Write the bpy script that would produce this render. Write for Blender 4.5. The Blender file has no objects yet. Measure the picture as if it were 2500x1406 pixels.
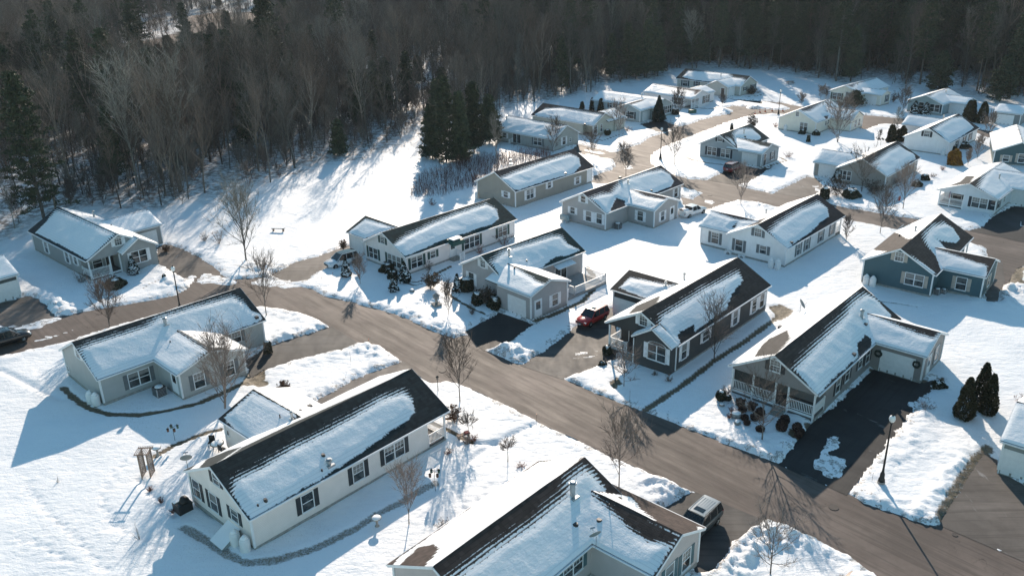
import bpy, math, random
import numpy as np
from mathutils import Matrix, Vector
D = bpy.data
SC = bpy.context.scene
COL = SC.collection

# ------------------------------------------------------------------ camera
CF, CP, CR, CH = 2125.54, 0.397793, -0.018223, 39.132     # focal (px of the 2500 px photo), pitch, roll, height
_F = np.array([0, math.cos(CP), -math.sin(CP)])
_R = np.array([1., 0, 0]); _U = np.array([0, math.sin(CP), math.cos(CP)])
RV = _R * math.cos(CR) + _U * math.sin(CR)
UV = -_R * math.sin(CR) + _U * math.cos(CR)
CO = np.array([0, 0, CH])
cam = D.cameras.new("camera"); camo = D.objects.new("camera", cam); COL.objects.link(camo)
cam.sensor_width = 36; cam.lens = CF * 36 / 2500; cam.clip_start = 1; cam.clip_end = 5000
M = Matrix.Identity(4)
for i in range(3):
    M[i][0] = RV[i]; M[i][1] = UV[i]; M[i][2] = -_F[i]; M[i][3] = CO[i]
camo.matrix_world = M
SC.camera = camo
SC.render.resolution_x = 1024; SC.render.resolution_y = 575

# ------------------------------------------------------------------ light
SUN_EL, SUN_AZ = math.radians(22.2), math.radians(1.2)    # azimuth from +Y towards +X
W = D.worlds.new("World"); SC.world = W; W.use_nodes = True
wn = W.node_tree.nodes; wn.clear()
sky = wn.new('ShaderNodeTexSky'); sky.sky_type = 'NISHITA'; sky.sun_disc = False
sky.sun_elevation = SUN_EL; sky.sun_rotation = SUN_AZ
sky.air_density = 1.3; sky.dust_density = 0.2; sky.ozone_density = 3.5
bg = wn.new('ShaderNodeBackground'); bg.inputs['Strength'].default_value = 0.118
wo = wn.new('ShaderNodeOutputWorld')
tint = wn.new('ShaderNodeMix'); tint.data_type = 'RGBA'; tint.blend_type = 'MULTIPLY'; tint.inputs[0].default_value = 1; tint.inputs[7].default_value = (.84, 1.03, .95, 1)
W.node_tree.links.new(sky.outputs[0], tint.inputs[6]); W.node_tree.links.new(tint.outputs[2], bg.inputs[0]); W.node_tree.links.new(bg.outputs[0], wo.inputs[0])
sl = D.lights.new("sun", 'SUN'); sl.energy = 4.6; sl.angle = math.radians(0.53); sl.color = (1.0, 0.85, 0.70)
so = D.objects.new("sun", sl); COL.objects.link(so)
sd = Vector((math.sin(SUN_AZ) * math.cos(SUN_EL), math.cos(SUN_AZ) * math.cos(SUN_EL), math.sin(SUN_EL)))
so.rotation_euler = (-sd).to_track_quat('-Z', 'Y').to_euler(); so.location = (0, 60, 90)
SC.view_settings.view_transform = 'Standard'; SC.view_settings.look = 'None'
SC.view_settings.exposure = 0.52; SC.view_settings.gamma = 1.0
SC.cycles.max_bounces = 7; SC.cycles.diffuse_bounces = 5; SC.cycles.glossy_bounces = 2
SC.cycles.transmission_bounces = 2; SC.cycles.transparent_max_bounces = 4
SC.cycles.sample_clamp_indirect = 4.0

# ------------------------------------------------------------------ projection helpers (photo pixels -> ground or plane)
def ray(px, py):
    return _F + RV * (px - 1250) / CF - UV * (py - 703) / CF
def gp(px, py, z=0.0):
    d = ray(px, py); t = (z - CO[2]) / d[2]
    return CO + t * d
def proj(P):
    d = np.asarray(P, float) - CO; z = d @ _F
    return 1250 + CF * (d @ RV) / z, 703 - CF * (d @ UV) / z
def plane_hit(px, py, o, n):
    d = ray(px, py); t = ((o - CO) @ n) / (d @ n)
    return CO + t * d
def T(ox, oy, s, pts):
    return [(ox + x / s, oy + y / s) for x, y in pts]
def gpoly(pts):
    return np.array([gp(x, y)[:2] for x, y in pts])
def height_at(base, top):
    """height of an upright thing whose foot and top are seen at these photo pixels"""
    P = gp(*base); lo, hi = 0.0, 60.0
    for _ in range(40):
        m = (lo + hi) / 2
        if proj(P + np.array([0, 0, m]))[1] > top[1]: lo = m
        else: hi = m
    return P, lo

# ------------------------------------------------------------------ mesh builder
class MB:
    def __init__(s): s.v = []; s.f = []; s.m = []; s.n = 0
    def add(s, verts, faces, mi=0):
        verts = [tuple(v) for v in verts]
        s.v += verts; s.f += [tuple(i + s.n for i in f) for f in faces]; s.m += [mi] * len(faces); s.n += len(verts)
    def box(s, lo, hi, mi=0, M=None):
        x0, y0, z0 = lo; x1, y1, z1 = hi
        v = [(x0, y0, z0), (x1, y0, z0), (x1, y1, z0), (x0, y1, z0), (x0, y0, z1), (x1, y0, z1), (x1, y1, z1), (x0, y1, z1)]
        if M is not None: v = [tuple(M @ Vector(p)) for p in v]
        s.add(v, [(3, 2, 1, 0), (4, 5, 6, 7), (0, 1, 5, 4), (1, 2, 6, 5), (2, 3, 7, 6), (3, 0, 4, 7)], mi)
    def obox(s, o, X, Y, Z, lo, hi, mi=0):
        o, X, Y, Z = map(np.asarray, (o, X, Y, Z))
        v = []
        for z in (lo[2], hi[2]):
            for x, y in ((lo[0], lo[1]), (hi[0], lo[1]), (hi[0], hi[1]), (lo[0], hi[1])):
                v.append(o + X * x + Y * y + Z * z)
        f = [(3, 2, 1, 0), (4, 5, 6, 7), (0, 1, 5, 4), (1, 2, 6, 5), (2, 3, 7, 6), (3, 0, 4, 7)]
        if np.dot(np.cross(X, Y), Z) < 0: f = [tuple(reversed(q)) for q in f]
        s.add(v, f, mi)
    def tube(s, p0, p1, r0, r1=None, n=8, mi=0, cap=True):
        if r1 is None: r1 = r0
        p0 = np.array(p0, float); p1 = np.array(p1, float); d = p1 - p0; d /= np.linalg.norm(d) + 1e-9
        a = np.cross(d, (0, 0, 1.) if abs(d[2]) < .9 else (1., 0, 0)); a /= np.linalg.norm(a); b = np.cross(d, a)
        v = []
        for p, r in ((p0, r0), (p1, r1)):
            for k in range(n):
                t = 2 * math.pi * k / n; v.append(p + r * (a * math.cos(t) + b * math.sin(t)))
        f = [(k, (k + 1) % n, n + (k + 1) % n, n + k) for k in range(n)]
        if cap: f += [tuple(range(n))[::-1], tuple(range(n, 2 * n))]
        s.add(v, f, mi)
    def lathe(s, c, prof, n=16, mi=0, axis='z'):
        v = []; f = []
        for r, z in prof:
            for k in range(n):
                t = 2 * math.pi * k / n; p = (r * math.cos(t), r * math.sin(t), z)
                if axis == 'x': p = (p[2], p[0], p[1])
                if axis == 'y': p = (p[0], p[2], p[1])
                v.append((c[0] + p[0], c[1] + p[1], c[2] + p[2]))
        for i in range(len(prof) - 1):
            for k in range(n):
                f.append((i * n + k, i * n + (k + 1) % n, (i + 1) * n + (k + 1) % n, (i + 1) * n + k))
        f += [tuple(range(n))[::-1], tuple(range((len(prof) - 1) * n, len(prof) * n))]
        s.add(v, f, mi)
    def blob(s, c, r, seed=0, n=10, m=7, jit=.15, mi=0, squash=1):
        rg = random.Random(seed); v = [(c[0], c[1], c[2] + r[2])]; f = []
        for i in range(1, m):
            ph = math.pi * i / m
            for k in range(n):
                t = 2 * math.pi * k / n; q = 1 + rg.uniform(-jit, jit)
                v.append((c[0] + r[0] * q * math.sin(ph) * math.cos(t), c[1] + r[1] * q * math.sin(ph) * math.sin(t), c[2] + r[2] * q * math.cos(ph)))
        v.append((c[0], c[1], c[2] - r[2])); L = len(v) - 1
        for k in range(n): f.append((0, 1 + k, 1 + (k + 1) % n))
        for i in range(m - 2):
            for k in range(n):
                a = 1 + i * n + k; b = 1 + i * n + (k + 1) % n; f.append((a, a + n, b + n, b))
        for k in range(n): f.append((L, 1 + (m - 2) * n + (k + 1) % n, 1 + (m - 2) * n + k))
        s.add(v, f, mi)
    def mesh(s, name, mats, smooth=False):
        me = D.meshes.new(name); me.from_pydata(s.v, [], s.f)
        for m in (mats if isinstance(mats, (list, tuple)) else [mats]): me.materials.append(m)
        if any(s.m): me.polygons.foreach_set('material_index', s.m)
        if smooth: me.polygons.foreach_set('use_smooth', [True] * len(me.polygons))
        me.update(); return me
    def build(s, name, mats, parent=None, smooth=False, loc=None, rotz=0):
        o = D.objects.new(name, s.mesh(name, mats, smooth)); COL.objects.link(o)
        if parent is not None: o.parent = parent
        if loc is not None: o.location = loc; o.rotation_euler = (0, 0, rotz)
        return o
def tag(o, label=None, cat=None, group=None, kind=None):
    if label: o['label'] = label
    if cat: o['category'] = cat
    if group: o['group'] = group
    if kind: o['kind'] = kind
    return o
def empty(name, loc, rz=0, label=None, cat=None, group=None):
    o = D.objects.new(name, None); COL.objects.link(o); o.location = tuple(loc); o.rotation_euler = (0, 0, rz)
    o.empty_display_size = .3
    return tag(o, label, cat, group)
def dup(root, loc, rz=0, scale=1.0, label=None, group=None):
    r = root.copy(); COL.objects.link(r); r.location = tuple(loc); r.rotation_euler = (0, 0, rz)
    r.scale = (scale,) * 3 if not isinstance(scale, tuple) else scale
    if label: r['label'] = label
    if group: r['group'] = group
    for ch in list(root.children):
        c = ch.copy(); COL.objects.link(c); c.parent = r
        for g in ch.children:
            q = g.copy(); COL.objects.link(q); q.parent = c
    return r
def npmesh(name, V, F, mats):
    """fast mesh from numpy arrays: V (n,3), F (m,4) or (m,3)"""
    me = D.meshes.new(name); V = np.ascontiguousarray(V, dtype=np.float32); F = np.ascontiguousarray(F, dtype=np.int32)
    me.vertices.add(len(V)); me.vertices.foreach_set('co', V.ravel())
    k = F.shape[1]
    me.loops.add(F.size); me.loops.foreach_set('vertex_index', F.ravel())
    me.polygons.add(len(F)); me.polygons.foreach_set('loop_start', np.arange(0, F.size, k, dtype=np.int32))
    try: me.polygons.foreach_set('loop_total', np.full(len(F), k, dtype=np.int32))
    except Exception: pass
    for m in (mats if isinstance(mats, (list, tuple)) else [mats]): me.materials.append(m)
    me.update(calc_edges=True); me.validate()
    return me
def attr(me, name, arr):
    a = me.attributes.new(name, 'FLOAT', 'POINT'); a.data.foreach_set('value', np.asarray(arr, dtype=np.float32).ravel())

# ------------------------------------------------------------------ noise and distances
_P = np.random.RandomState(7).rand(256, 256)
def vnoise(x, y):
    xi = np.floor(x).astype(int); yi = np.floor(y).astype(int); fx = x - xi; fy = y - yi
    fx = fx * fx * (3 - 2 * fx); fy = fy * fy * (3 - 2 * fy)
    a = _P[xi & 255, yi & 255]; b = _P[(xi + 1) & 255, yi & 255]; c = _P[xi & 255, (yi + 1) & 255]; d = _P[(xi + 1) & 255, (yi + 1) & 255]
    return (a * (1 - fx) + b * fx) * (1 - fy) + (c * (1 - fx) + d * fx) * fy
def fbm(x, y, f, o=4):
    s = 0; a = 1; t = 0
    for i in range(o):
        s = s + a * vnoise(x * f + 17.3 * i, y * f + 5.1 * i); t += a; a *= .5; f *= 2.03
    return s / t
def smooth(a, b, x):
    t = np.clip((x - a) / (b - a), 0, 1); return t * t * (3 - 2 * t)
def sdf(P, poly, margin=5.0):
    """signed distance (negative inside) of points P (n,2) to polygon; far points get +margin"""
    poly = np.asarray(poly); out = np.full(len(P), margin)
    lo = poly.min(0) - margin; hi = poly.max(0) + margin
    idx = np.where((P[:, 0] > lo[0]) & (P[:, 0] < hi[0]) & (P[:, 1] > lo[1]) & (P[:, 1] < hi[1]))[0]
    if len(idx) == 0: return out
    Q = P[idx]; d2 = np.full(len(Q), 1e9); ins = np.zeros(len(Q), bool); n = len(poly)
    for i in range(n):
        a = poly[i]; b = poly[(i + 1) % n]; e = b - a; w = Q - a
        t = np.clip((w @ e) / (e @ e + 1e-12), 0, 1); q = w - t[:, None] * e
        d2 = np.minimum(d2, (q ** 2).sum(1))
        c = (a[1] > Q[:, 1]) != (b[1] > Q[:, 1])
        with np.errstate(divide='ignore', invalid='ignore'):
            xx = a[0] + (Q[:, 1] - a[1]) * e[0] / (e[1] if e[1] else 1e-12)
        ins ^= c & (Q[:, 0] < xx)
    d = np.sqrt(d2); d[ins] *= -1; out[idx] = np.minimum(d, margin); return out
def pdist(P, line, margin=5.0):
    line = np.asarray(line); out = np.full(len(P), margin)
    lo = line.min(0) - margin; hi = line.max(0) + margin
    idx = np.where((P[:, 0] > lo[0]) & (P[:, 0] < hi[0]) & (P[:, 1] > lo[1]) & (P[:, 1] < hi[1]))[0]
    if len(idx) == 0: return out
    Q = P[idx]; d2 = np.full(len(Q), 1e9)
    for a, b in zip(line[:-1], line[1:]):
        e = b - a; w = Q - a; t = np.clip((w @ e) / (e @ e + 1e-12), 0, 1); q = w - t[:, None] * e
        d2 = np.minimum(d2, (q ** 2).sum(1))
    out[idx] = np.minimum(np.sqrt(d2), margin); return out

# ------------------------------------------------------------------ materials
class NT:
    def __init__(s, name):
        s.m = D.materials.new(name); s.m.use_nodes = True; s.t = s.m.node_tree; s.t.nodes.clear()
        s.out = s.t.nodes.new('ShaderNodeOutputMaterial')
    def n(s, typ, **kw):
        q = s.t.nodes.new(typ)
        for k, v in kw.items():
            if k.startswith('_'): setattr(q, k[1:], v)
        return q
    def link(s, a, b): s.t.links.new(a, b)
    def val(s, node, key, v):
        if hasattr(v, 'is_linked') or hasattr(v, 'links'): s.link(v, node.inputs[key])
        else: node.inputs[key].default_value = v
    def math(s, op, a, b=None, c=None):
        q = s.t.nodes.new('ShaderNodeMath'); q.operation = op
        for i, v in enumerate((a, b, c)):
            if v is None: continue
            s.val(q, i, v)
        return q.outputs[0]
    def noise(s, scale, detail=4, rough=.55, vec=None, dims='3D'):
        q = s.t.nodes.new('ShaderNodeTexNoise'); q.inputs['Scale'].default_value = scale
        q.inputs['Detail'].default_value = detail; q.inputs['Roughness'].default_value = rough
        if vec is not None: s.link(vec, q.inputs['Vector'])
        return q.outputs[0]
    def coord(s, kind='Object'):
        return s.t.nodes.new('ShaderNodeTexCoord').outputs[kind]
    def pos(s): return s.t.nodes.new('ShaderNodeNewGeometry').outputs['Position']
    def scale(s, vec, v):
        q = s.t.nodes.new('ShaderNodeVectorMath'); q.operation = 'MULTIPLY'; s.link(vec, q.inputs[0]); q.inputs[1].default_value = v
        return q.outputs[0]
    def at(s, name):
        q = s.t.nodes.new('ShaderNodeAttribute'); q.attribute_name = name; return q
    def ramp(s, f, lo, hi):
        q = s.t.nodes.new('ShaderNodeMapRange'); s.link(f, q.inputs[0]); q.inputs[1].default_value = lo; q.inputs[2].default_value = hi
        return q.outputs[0]
    def mix(s, f, a, b):
        q = s.t.nodes.new('ShaderNodeMix'); q.data_type = 'RGBA'
        s.val(q, 0, f); s.val(q, 6, a if not isinstance(a, tuple) else a + (1,)); s.val(q, 7, b if not isinstance(b, tuple) else b + (1,))
        return q.outputs[2]
    def bump(s, h, strength=.3, dist=.05, normal=None):
        q = s.t.nodes.new('ShaderNodeBump'); q.inputs['Strength'].default_value = strength; q.inputs['Distance'].default_value = dist
        s.link(h, q.inputs['Height'])
        if normal is not None: s.link(normal, q.inputs['Normal'])
        return q.outputs[0]
    def bsdf(s, col, rough=.6, spec=.3, normal=None, metal=0, final=True, alpha=None):
        q = s.t.nodes.new('ShaderNodeBsdfPrincipled')
        s.val(q, 'Base Color', col if not isinstance(col, tuple) else col + (1,)); s.val(q, 'Roughness', rough)
        s.val(q, 'Specular IOR Level', spec); s.val(q, 'Metallic', metal)
        if normal is not None: s.link(normal, q.inputs['Normal'])
        if final: s.link(q.outputs[0], s.out.inputs[0])
        return q
_mc = {}
def simple(name, col, rough=.6, spec=.3, var=.12, scale=3.0, metal=0, bump=0):
    k = (name, col)
    if k in _mc: return _mc[k]
    t = NT(name); c = t.coord(); n = t.noise(scale, 4, vec=c)
    lo = tuple(v * (1 - var) for v in col); hi = tuple(min(1, v * (1 + var)) for v in col)
    nb = t.bump(t.noise(scale * 8, 3, vec=c), bump, .02) if bump else None
    t.bsdf(t.mix(t.ramp(n, .35, .65), lo, hi), rough, spec, nb, metal); _mc[k] = t.m; return t.m
def siding(col):
    k = ('siding', col)
    if k in _mc: return _mc[k]
    t = NT('siding'); c = t.coord(); sp = t.n('ShaderNodeSeparateXYZ'); t.link(c, sp.inputs[0])
    fr = t.math('FRACT', t.math('MULTIPLY', sp.outputs[2], 1 / 0.13))
    n = t.noise(.9, 5, .6, vec=c); st = t.noise(1.0, 3, vec=t.scale(c, (2.5, 2.5, .25)))
    base = t.mix(t.ramp(n, .3, .7), tuple(v * .93 for v in col), tuple(min(1, v * 1.05) for v in col))
    base = t.mix(t.math('MULTIPLY', t.ramp(st, .5, .8), .12), base, tuple(v * .7 for v in col))
    base = t.mix(t.math('MULTIPLY', t.math('LESS_THAN', fr, .14), .35), base, tuple(v * .6 for v in col))
    # splashed base course near the ground
    low = t.ramp(sp.outputs[2], .9, .1)
    base = t.mix(t.math('MULTIPLY', low, t.math('MULTIPLY', n, .25)), base, (.22, .2, .17))
    t.bsdf(base, .55, .25, t.bump(fr, .35, .03)); _mc[k] = t.m; return t.m
def snow_nodes(t, vec):
    n1 = t.noise(.35, 5, .6, vec); n2 = t.noise(3.0, 4, .6, vec); n3 = t.noise(14., 3, .6, vec)
    h = t.math('ADD', t.math('MULTIPLY', n2, .6), t.math('MULTIPLY', n3, .25))
    col = t.mix(t.ramp(n1, .3, .7), (.86, .875, .89), (.92, .92, .92))
    return col, h
def roofmat(col):
    k = ('shingle', col)
    if k in _mc: return _mc[k]
    t = NT('shingle_roof_with_snow'); sdv = t.at('sd').outputs['Fac']; sf = t.at('soft').outputs['Fac']
    u = t.at('ru').outputs['Fac']; v = t.at('rv').outputs['Fac']; c = t.coord()
    cb = t.n('ShaderNodeCombineXYZ'); t.link(u, cb.inputs[0]); t.link(v, cb.inputs[1]); uv = cb.outputs[0]
    row = t.math('FRACT', t.math('MULTIPLY', v, 1 / .30))
    rowi = t.math('FLOOR', t.math('MULTIPLY', v, 1 / .30))
    tab = t.math('FRACT', t.math('ADD', t.math('MULTIPLY', u, 1 / .62), t.math('MULTIPLY', rowi, .5)))
    nn = t.noise(1.5, 5, .65, uv); nf = t.noise(7, 3, .6, uv); nl = t.noise(.6, 2, .5, uv)
    stretch = t.noise(1.2, 4, .6, t.scale(uv, (.55, 2.6, 1)))
    # s > 0 is snow
    rw = t.math('MULTIPLY', t.math('SUBTRACT', t.math('ADD', t.math('MULTIPLY', row, -1.0), .62), t.math('MULTIPLY', t.math('LESS_THAN', tab, .16), .22)), sf)
    s = t.math('ADD', sdv, rw)
    s = t.math('ADD', s, t.math('MULTIPLY', t.math('SUBTRACT', nn, .5), .55))
    s = t.math('ADD', s, t.math('MULTIPLY', t.math('SUBTRACT', nf, .5), t.math('ADD', .22, t.math('MULTIPLY', sf, .35))))
    s = t.math('ADD', s, t.math('MULTIPLY', t.math('SUBTRACT', stretch, .5), t.math('MULTIPLY', sf, .6)))
    fac = t.ramp(s, -.03, .05)
    dark = tuple(x * .7 for x in col); lite = tuple(x * 1.35 for x in col)
    tabn = t.noise(1, 0, .5, None); 
    wn_ = t.n('ShaderNodeTexWhiteNoise'); wn_.noise_dimensions = '2D'
    cb2 = t.n('ShaderNodeCombineXYZ'); t.link(t.math('FLOOR', t.math('MULTIPLY', u, 1 / .31)), cb2.inputs[0]); t.link(rowi, cb2.inputs[1]); t.link(cb2.outputs[0], wn_.inputs['Vector'])
    sh = t.mix(wn_.outputs['Value'], dark, lite)
    sh = t.mix(t.math('MULTIPLY', t.math('LESS_THAN', row, .14), .6), sh, tuple(x * .35 for x in col))
    sh = t.mix(t.math('MULTIPLY', t.ramp(t.noise(.5, 4, .6, uv), .45, .75), .25), sh, tuple(x * 1.7 for x in col))
    scol, sh_h = snow_nodes(t, c)
    # thin snow keeps the shingle courses showing through
    thin = t.math('MULTIPLY', t.math('MAXIMUM', t.ramp(sdv, 1.6, .0), t.math('MULTIPLY', t.ramp(nl, .35, .6), .45)), t.math('MULTIPLY', t.math('LESS_THAN', row, .2), .34))
    scol = t.mix(thin, scol, (.45, .47, .5))
    bh = t.math('ADD', t.math('MULTIPLY', row, .5), t.math('MULTIPLY', nf, .4))
    b1 = t.bsdf(sh, .85, .25, t.bump(bh, .5, .03), final=False)
    sb = t.math('ADD', t.math('MULTIPLY', row, .16), t.math('ADD', sh_h, t.math('MULTIPLY', nn, .6)))
    b2 = t.bsdf(scol, .55, .25, t.bump(sb, .55, .10), final=False)
    mx = t.n('ShaderNodeMixShader'); t.link(fac, mx.inputs[0]); t.link(b1.outputs[0], mx.inputs[1]); t.link(b2.outputs[0], mx.inputs[2])
    t.link(mx.outputs[0], t.out.inputs[0]); _mc[k] = t.m; return t.m
def asphalt(name, col, warm, snowy=.0, streak=(1, .15, 1), rot=0):
    t = NT(name); p = t.pos()
    mp = t.n('ShaderNodeMapping'); t.link(p, mp.inputs[0]); mp.inputs['Rotation'].default_value = (0, 0, rot); q = mp.outputs[0]
    n = t.noise(.25, 6, .65, q); f = t.noise(9, 3, .7, p); st = t.noise(.8, 5, .65, t.scale(q, streak)); st2 = t.noise(.5, 3, .6, t.scale(q, (.25, 2.2, 1)))
    b = t.mix(t.ramp(n, .35, .65), tuple(x * .82 for x in col), tuple(x * 1.15 for x in col))
    b = t.mix(t.math('MULTIPLY', t.ramp(st2, .5, .8), .5), b, warm)
    b = t.mix(t.math('MULTIPLY', t.ramp(f, .5, .8), .35), b, tuple(x * 1.6 for x in col))
    vo = t.n('ShaderNodeTexVoronoi'); vo.feature = 'DISTANCE_TO_EDGE'; vo.inputs['Scale'].default_value = .07
    dv = t.n('ShaderNodeVectorMath'); dv.operation = 'ADD'; t.link(p, dv.inputs[0])
    nv = t.n('ShaderNodeTexNoise'); nv.inputs['Scale'].default_value = .6; nv.inputs['Detail'].default_value = 4; t.link(p, nv.inputs['Vector'])
    sc_ = t.n('ShaderNodeVectorMath'); sc_.operation = 'SCALE'; sc_.inputs[3].default_value = 2.5; t.link(nv.outputs['Color'], sc_.inputs[0]); t.link(sc_.outputs[0], dv.inputs[1])
    t.link(dv.outputs[0], vo.inputs['Vector'])
    crack = t.math('MULTIPLY', t.math('LESS_THAN', vo.outputs['Distance'], .0022), t.ramp(t.noise(.12, 1, .5, p), .5, .6))
    b = t.mix(t.math('MULTIPLY', crack, .7), b, tuple(x * .3 for x in col))
    sl_ = t.math('MULTIPLY', t.ramp(t.noise(.11, 5, .65, p), .46, .66), .75); b = t.mix(sl_, b, tuple(min(1, x * 2.2) for x in col))
    tr_ = t.math('MULTIPLY', t.ramp(t.noise(.7, 3, .7, t.scale(q, (.12, 3.2, 1))), .50, .60), .5); b = t.mix(tr_, b, tuple(x * .6 for x in col))
    r = t.ramp(st, .2, .9)
    if snowy:
        m = t.math('MULTIPLY', t.ramp(st, .62, .78), t.math('GREATER_THAN', t.noise(.3, 2, .5, p), .46))
        b = t.mix(t.math('MULTIPLY', m, snowy), b, (.75, .78, .8))
    t.bsdf(b, t.math('ADD', t.math('MULTIPLY', r, .25), .62), .3, t.bump(f, .25, .02)); return t.m
# ------------------------------------------------------------------ surveyed layout: corner, yaw, length, width, eave height, pitch; wings: centre, width, reach, pitch
GEO={'h01':([-63.039, 108.77, -0.741, 16.883, 8.083, 2.743, 0.569],[[7.488, 6.566, 4.199, 0.372]]),
'h02':([-36.444, 67.691, 0.798, 16.255, 8.135, 2.799, 0.557],[[8.366, 6.355, 4.454, 0.322]]),
'h03':([-17.746, 47.743, 0.829, 17.946, 8.017, 2.875, 0.568],[[8.61, 6.127, 4.569, 0.367]]),
'h04':([-1.739, 37.446, 0.841, 13.92, 7.835, 2.943, 0.551],[[12.385, 5.377, 4.671, 0.437]]),
'h05':([-0.775, 88.068, 0.762, 12.664, 7.031, 2.987, 0.577],[[1.819, 5.626, 4.982, 0.343]]),
'h06':([-12.639, 97.286, 0.793, 18.617, 7.914, 2.567, 0.539],[[3.82, 5.888, 4.56, 0.416]]),
'h07':([0.75, 123.164, 0.8, 17.757, 8.033, 2.725, 0.559],[]),
'h08':([12.843, 112.277, 0.81, 18.231, 7.629, 2.707, 0.542],[[7.957, 5.694, 4.376, 0.367]]),
'h09':([32.926, 97.726, 0.822, 15.972, 7.629, 2.621, 0.557],[[3.194, 5.168, 4.345, 0.475]]),
'h10':([15.036, 71.749, 0.838, 18.069, 7.58, 3.052, 0.58],[[10.199, 6.27, 4.447, 0.32]]),
'h11':([24.977, 62.765, 0.843, 18.794, 7.6, 2.811, 0.607],[[15.354, 5.504, 4.603, 0.426]]),
'h12':([46.148, 88.064, 0.875, 15.116, 7.476, 2.79, 0.596],[[5.506, 5.727, 4.485, 0.374]]),
'h13':([36.541, 55.209, -0.7, 13.92, 6.84, 2.888, 0.336],[]),
'h14':([-66.142, 82.689, 0.843, 13.92, 7.079, 2.827, 0.409],[]),
'h15':([39.191, 146.52, 0.829, 10.573, 7.272, 2.477, 0.564],[[2.894, 6.061, 4.496, 0.363]]),
'h16':([57.44, 128.771, 0.837, 14.031, 7.515, 2.422, 0.562],[[4.222, 5.833, 4.334, 0.474]]),
'h17':([76.36, 148.75, 0.809, 15.033, 7.407, 2.461, 0.557],[[12.565, 5.303, 4.14, 0.459]]),
'h18':([67.725, 116.046, 0.821, 15.039, 7.554, 2.405, 0.413],[[10.429, 6.977, 5.22, 0.413]]),
'h19':([88.163, 139.912, 1.131, 13.92, 7.348, 2.357, 0.489],[]),
'h20':([59.169, 166.518, 0.822, 13.382, 7.592, 2.51, 0.529],[[9.145, 5.588, 4.235, 0.458]]),
'h21':([78.016, 194.538, 0.734, 13.658, 6.838, 2.502, 0.46],[[3.942, 4.208, 4.133, 0.354]]),
'h22':([90.671, 181.828, 0.741, 10.338, 7.254, 2.407, 0.438],[[5.844, 4.897, 3.418, 0.384]]),
'h23':([97.456, 173.692, -0.709, 3.814, 6.953, 2.44, 0.316],[]),
'h24':([-2.351, 166.418, -0.724, 13.92, 7.406, 2.272, 0.554],[]),
'h25':([4.945, 178.982, -0.754, 15.673, 6.977, 2.385, 0.531],[[13.003, 6.039, 2.918, 0.45]]),
'h26':([18.666, 193.43, -0.731, 15.892, 6.94, 2.592, 0.45],[[12.302, 5.765, 4.11, 0.396]]),
'h27':([31.448, 202.527, -0.798, 12.931, 7.109, 2.409, 0.398],[[8.789, 5.635, 3.677, 0.336]]),
'h28':([42.196, 220.218, -0.793, 17.952, 7.195, 2.429, 0.53],[[13.665, 5.765, 3.126, 0.431]])}
for _k in GEO:
    GEO[_k][0][6] *= .93; GEO[_k][0][5] += .07
GEO['h13'][0][3] = 9.0; GEO['h13'][0][4] = 8.0
_g = GEO['h14'][0]; _g[0] += 4.92 * math.cos(_g[2]); _g[1] += 4.92 * math.sin(_g[2]); _g[3] = 9.0
GEO['h23'][0][3] = 4.6

# asphalt outlines in photo pixels
ROAD = [
 # main street from the left edge down to the lower right corner
 [(-120,840),(0,808),(140,772),(290,748),(430,722),(462,700),(474,676),(500,664),(520,652),(560,684),(650,676),(700,690),(760,706),(790,724),(860,738),(960,767),(1000,782),(1060,812),(1110,827),(1135,818),
  (1182,856),(1250,884),(1272,890),(1375,925),(1480,971),(1560,1001),(1650,1036),(1800,1096),(1905,1135),(2065,1205),(2150,1244),(2250,1277),(2300,1283),(2500,1368),(2720,1460),
  (2720,1700),(2500,1600),(2145,1408),(2110,1381),(2070,1351),(2000,1319),(1960,1301),(1900,1276),(1860,1270),(1690,1200),(1640,1180),(1560,1141),(1480,1106),(1400,1066),(1340,1041),(1310,1025),
  (1260,1000),(1180,960),(1110,931),(1080,931),(1055,938),(1000,898),(985,884),(940,850),(900,838),(870,838),(808,799),(768,775),(704,756),(637,748),(500,780),(352,775),(272,797),(176,829),(74,854),(0,870),(-120,900)],
 # upper street
 [(2110,281),(2210,291),(2300,302),(2388,316),(2420,321),(2500,332),(2600,345),(2600,365),(2466,343),(2408,336),(2388,326),(2203,305),(2152,303),(2140,308),(2112,317),(2040,300),(1990,290),(1902,279),(1850,281),(1810,288),(1770,300),(1730,316),(1690,332),(1650,348),
  (1620,358),(1596,372),(1586,386),(1590,400),(1600,409),(1620,420),(1650,429),(1680,438),(1726,440),(1768,428),(1802,453),(1830,462),(1880,472),(1892,472),(1956,480),(1998,478),(2032,500),(2068,508),(2120,516),(2170,524),(2230,534),(2300,550),(2360,563),
  (2400,569),(2440,577),(2500,590),(2620,610),(2620,690),(2520,640),(2480,655),(2458,690),(2444,702),(2425,692),(2436,650),(2412,618),(2405,606),(2369,592),(2300,585),(2192,560),(2150,553),(2060,534),(2040,504),(1980,520),(1900,507),(1850,495),(1802,490),
  (1770,498),(1746,505),(1720,515),(1668,500),(1664,482),(1690,488),(1718,471),(1664,457),(1600,450),(1540,450),(1450,448),(1440,446),(1452,429),(1490,416),(1503,406),(1498,388),(1470,386),(1420,376),(1396,366),(1412,353),(1498,373),(1508,371),(1526,364),(1562,352),(1570,346),(1590,334),(1620,326),(1640,320),(1655,309),(1678,306),
  (1710,294),(1740,286),(1782,277),(1790,270),(1826,266),(1850,266),(1915,270),(1930,264),(1910,257),(1870,249),(1862,247),(1910,252),(1960,262),(2040,272)],
]
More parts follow.
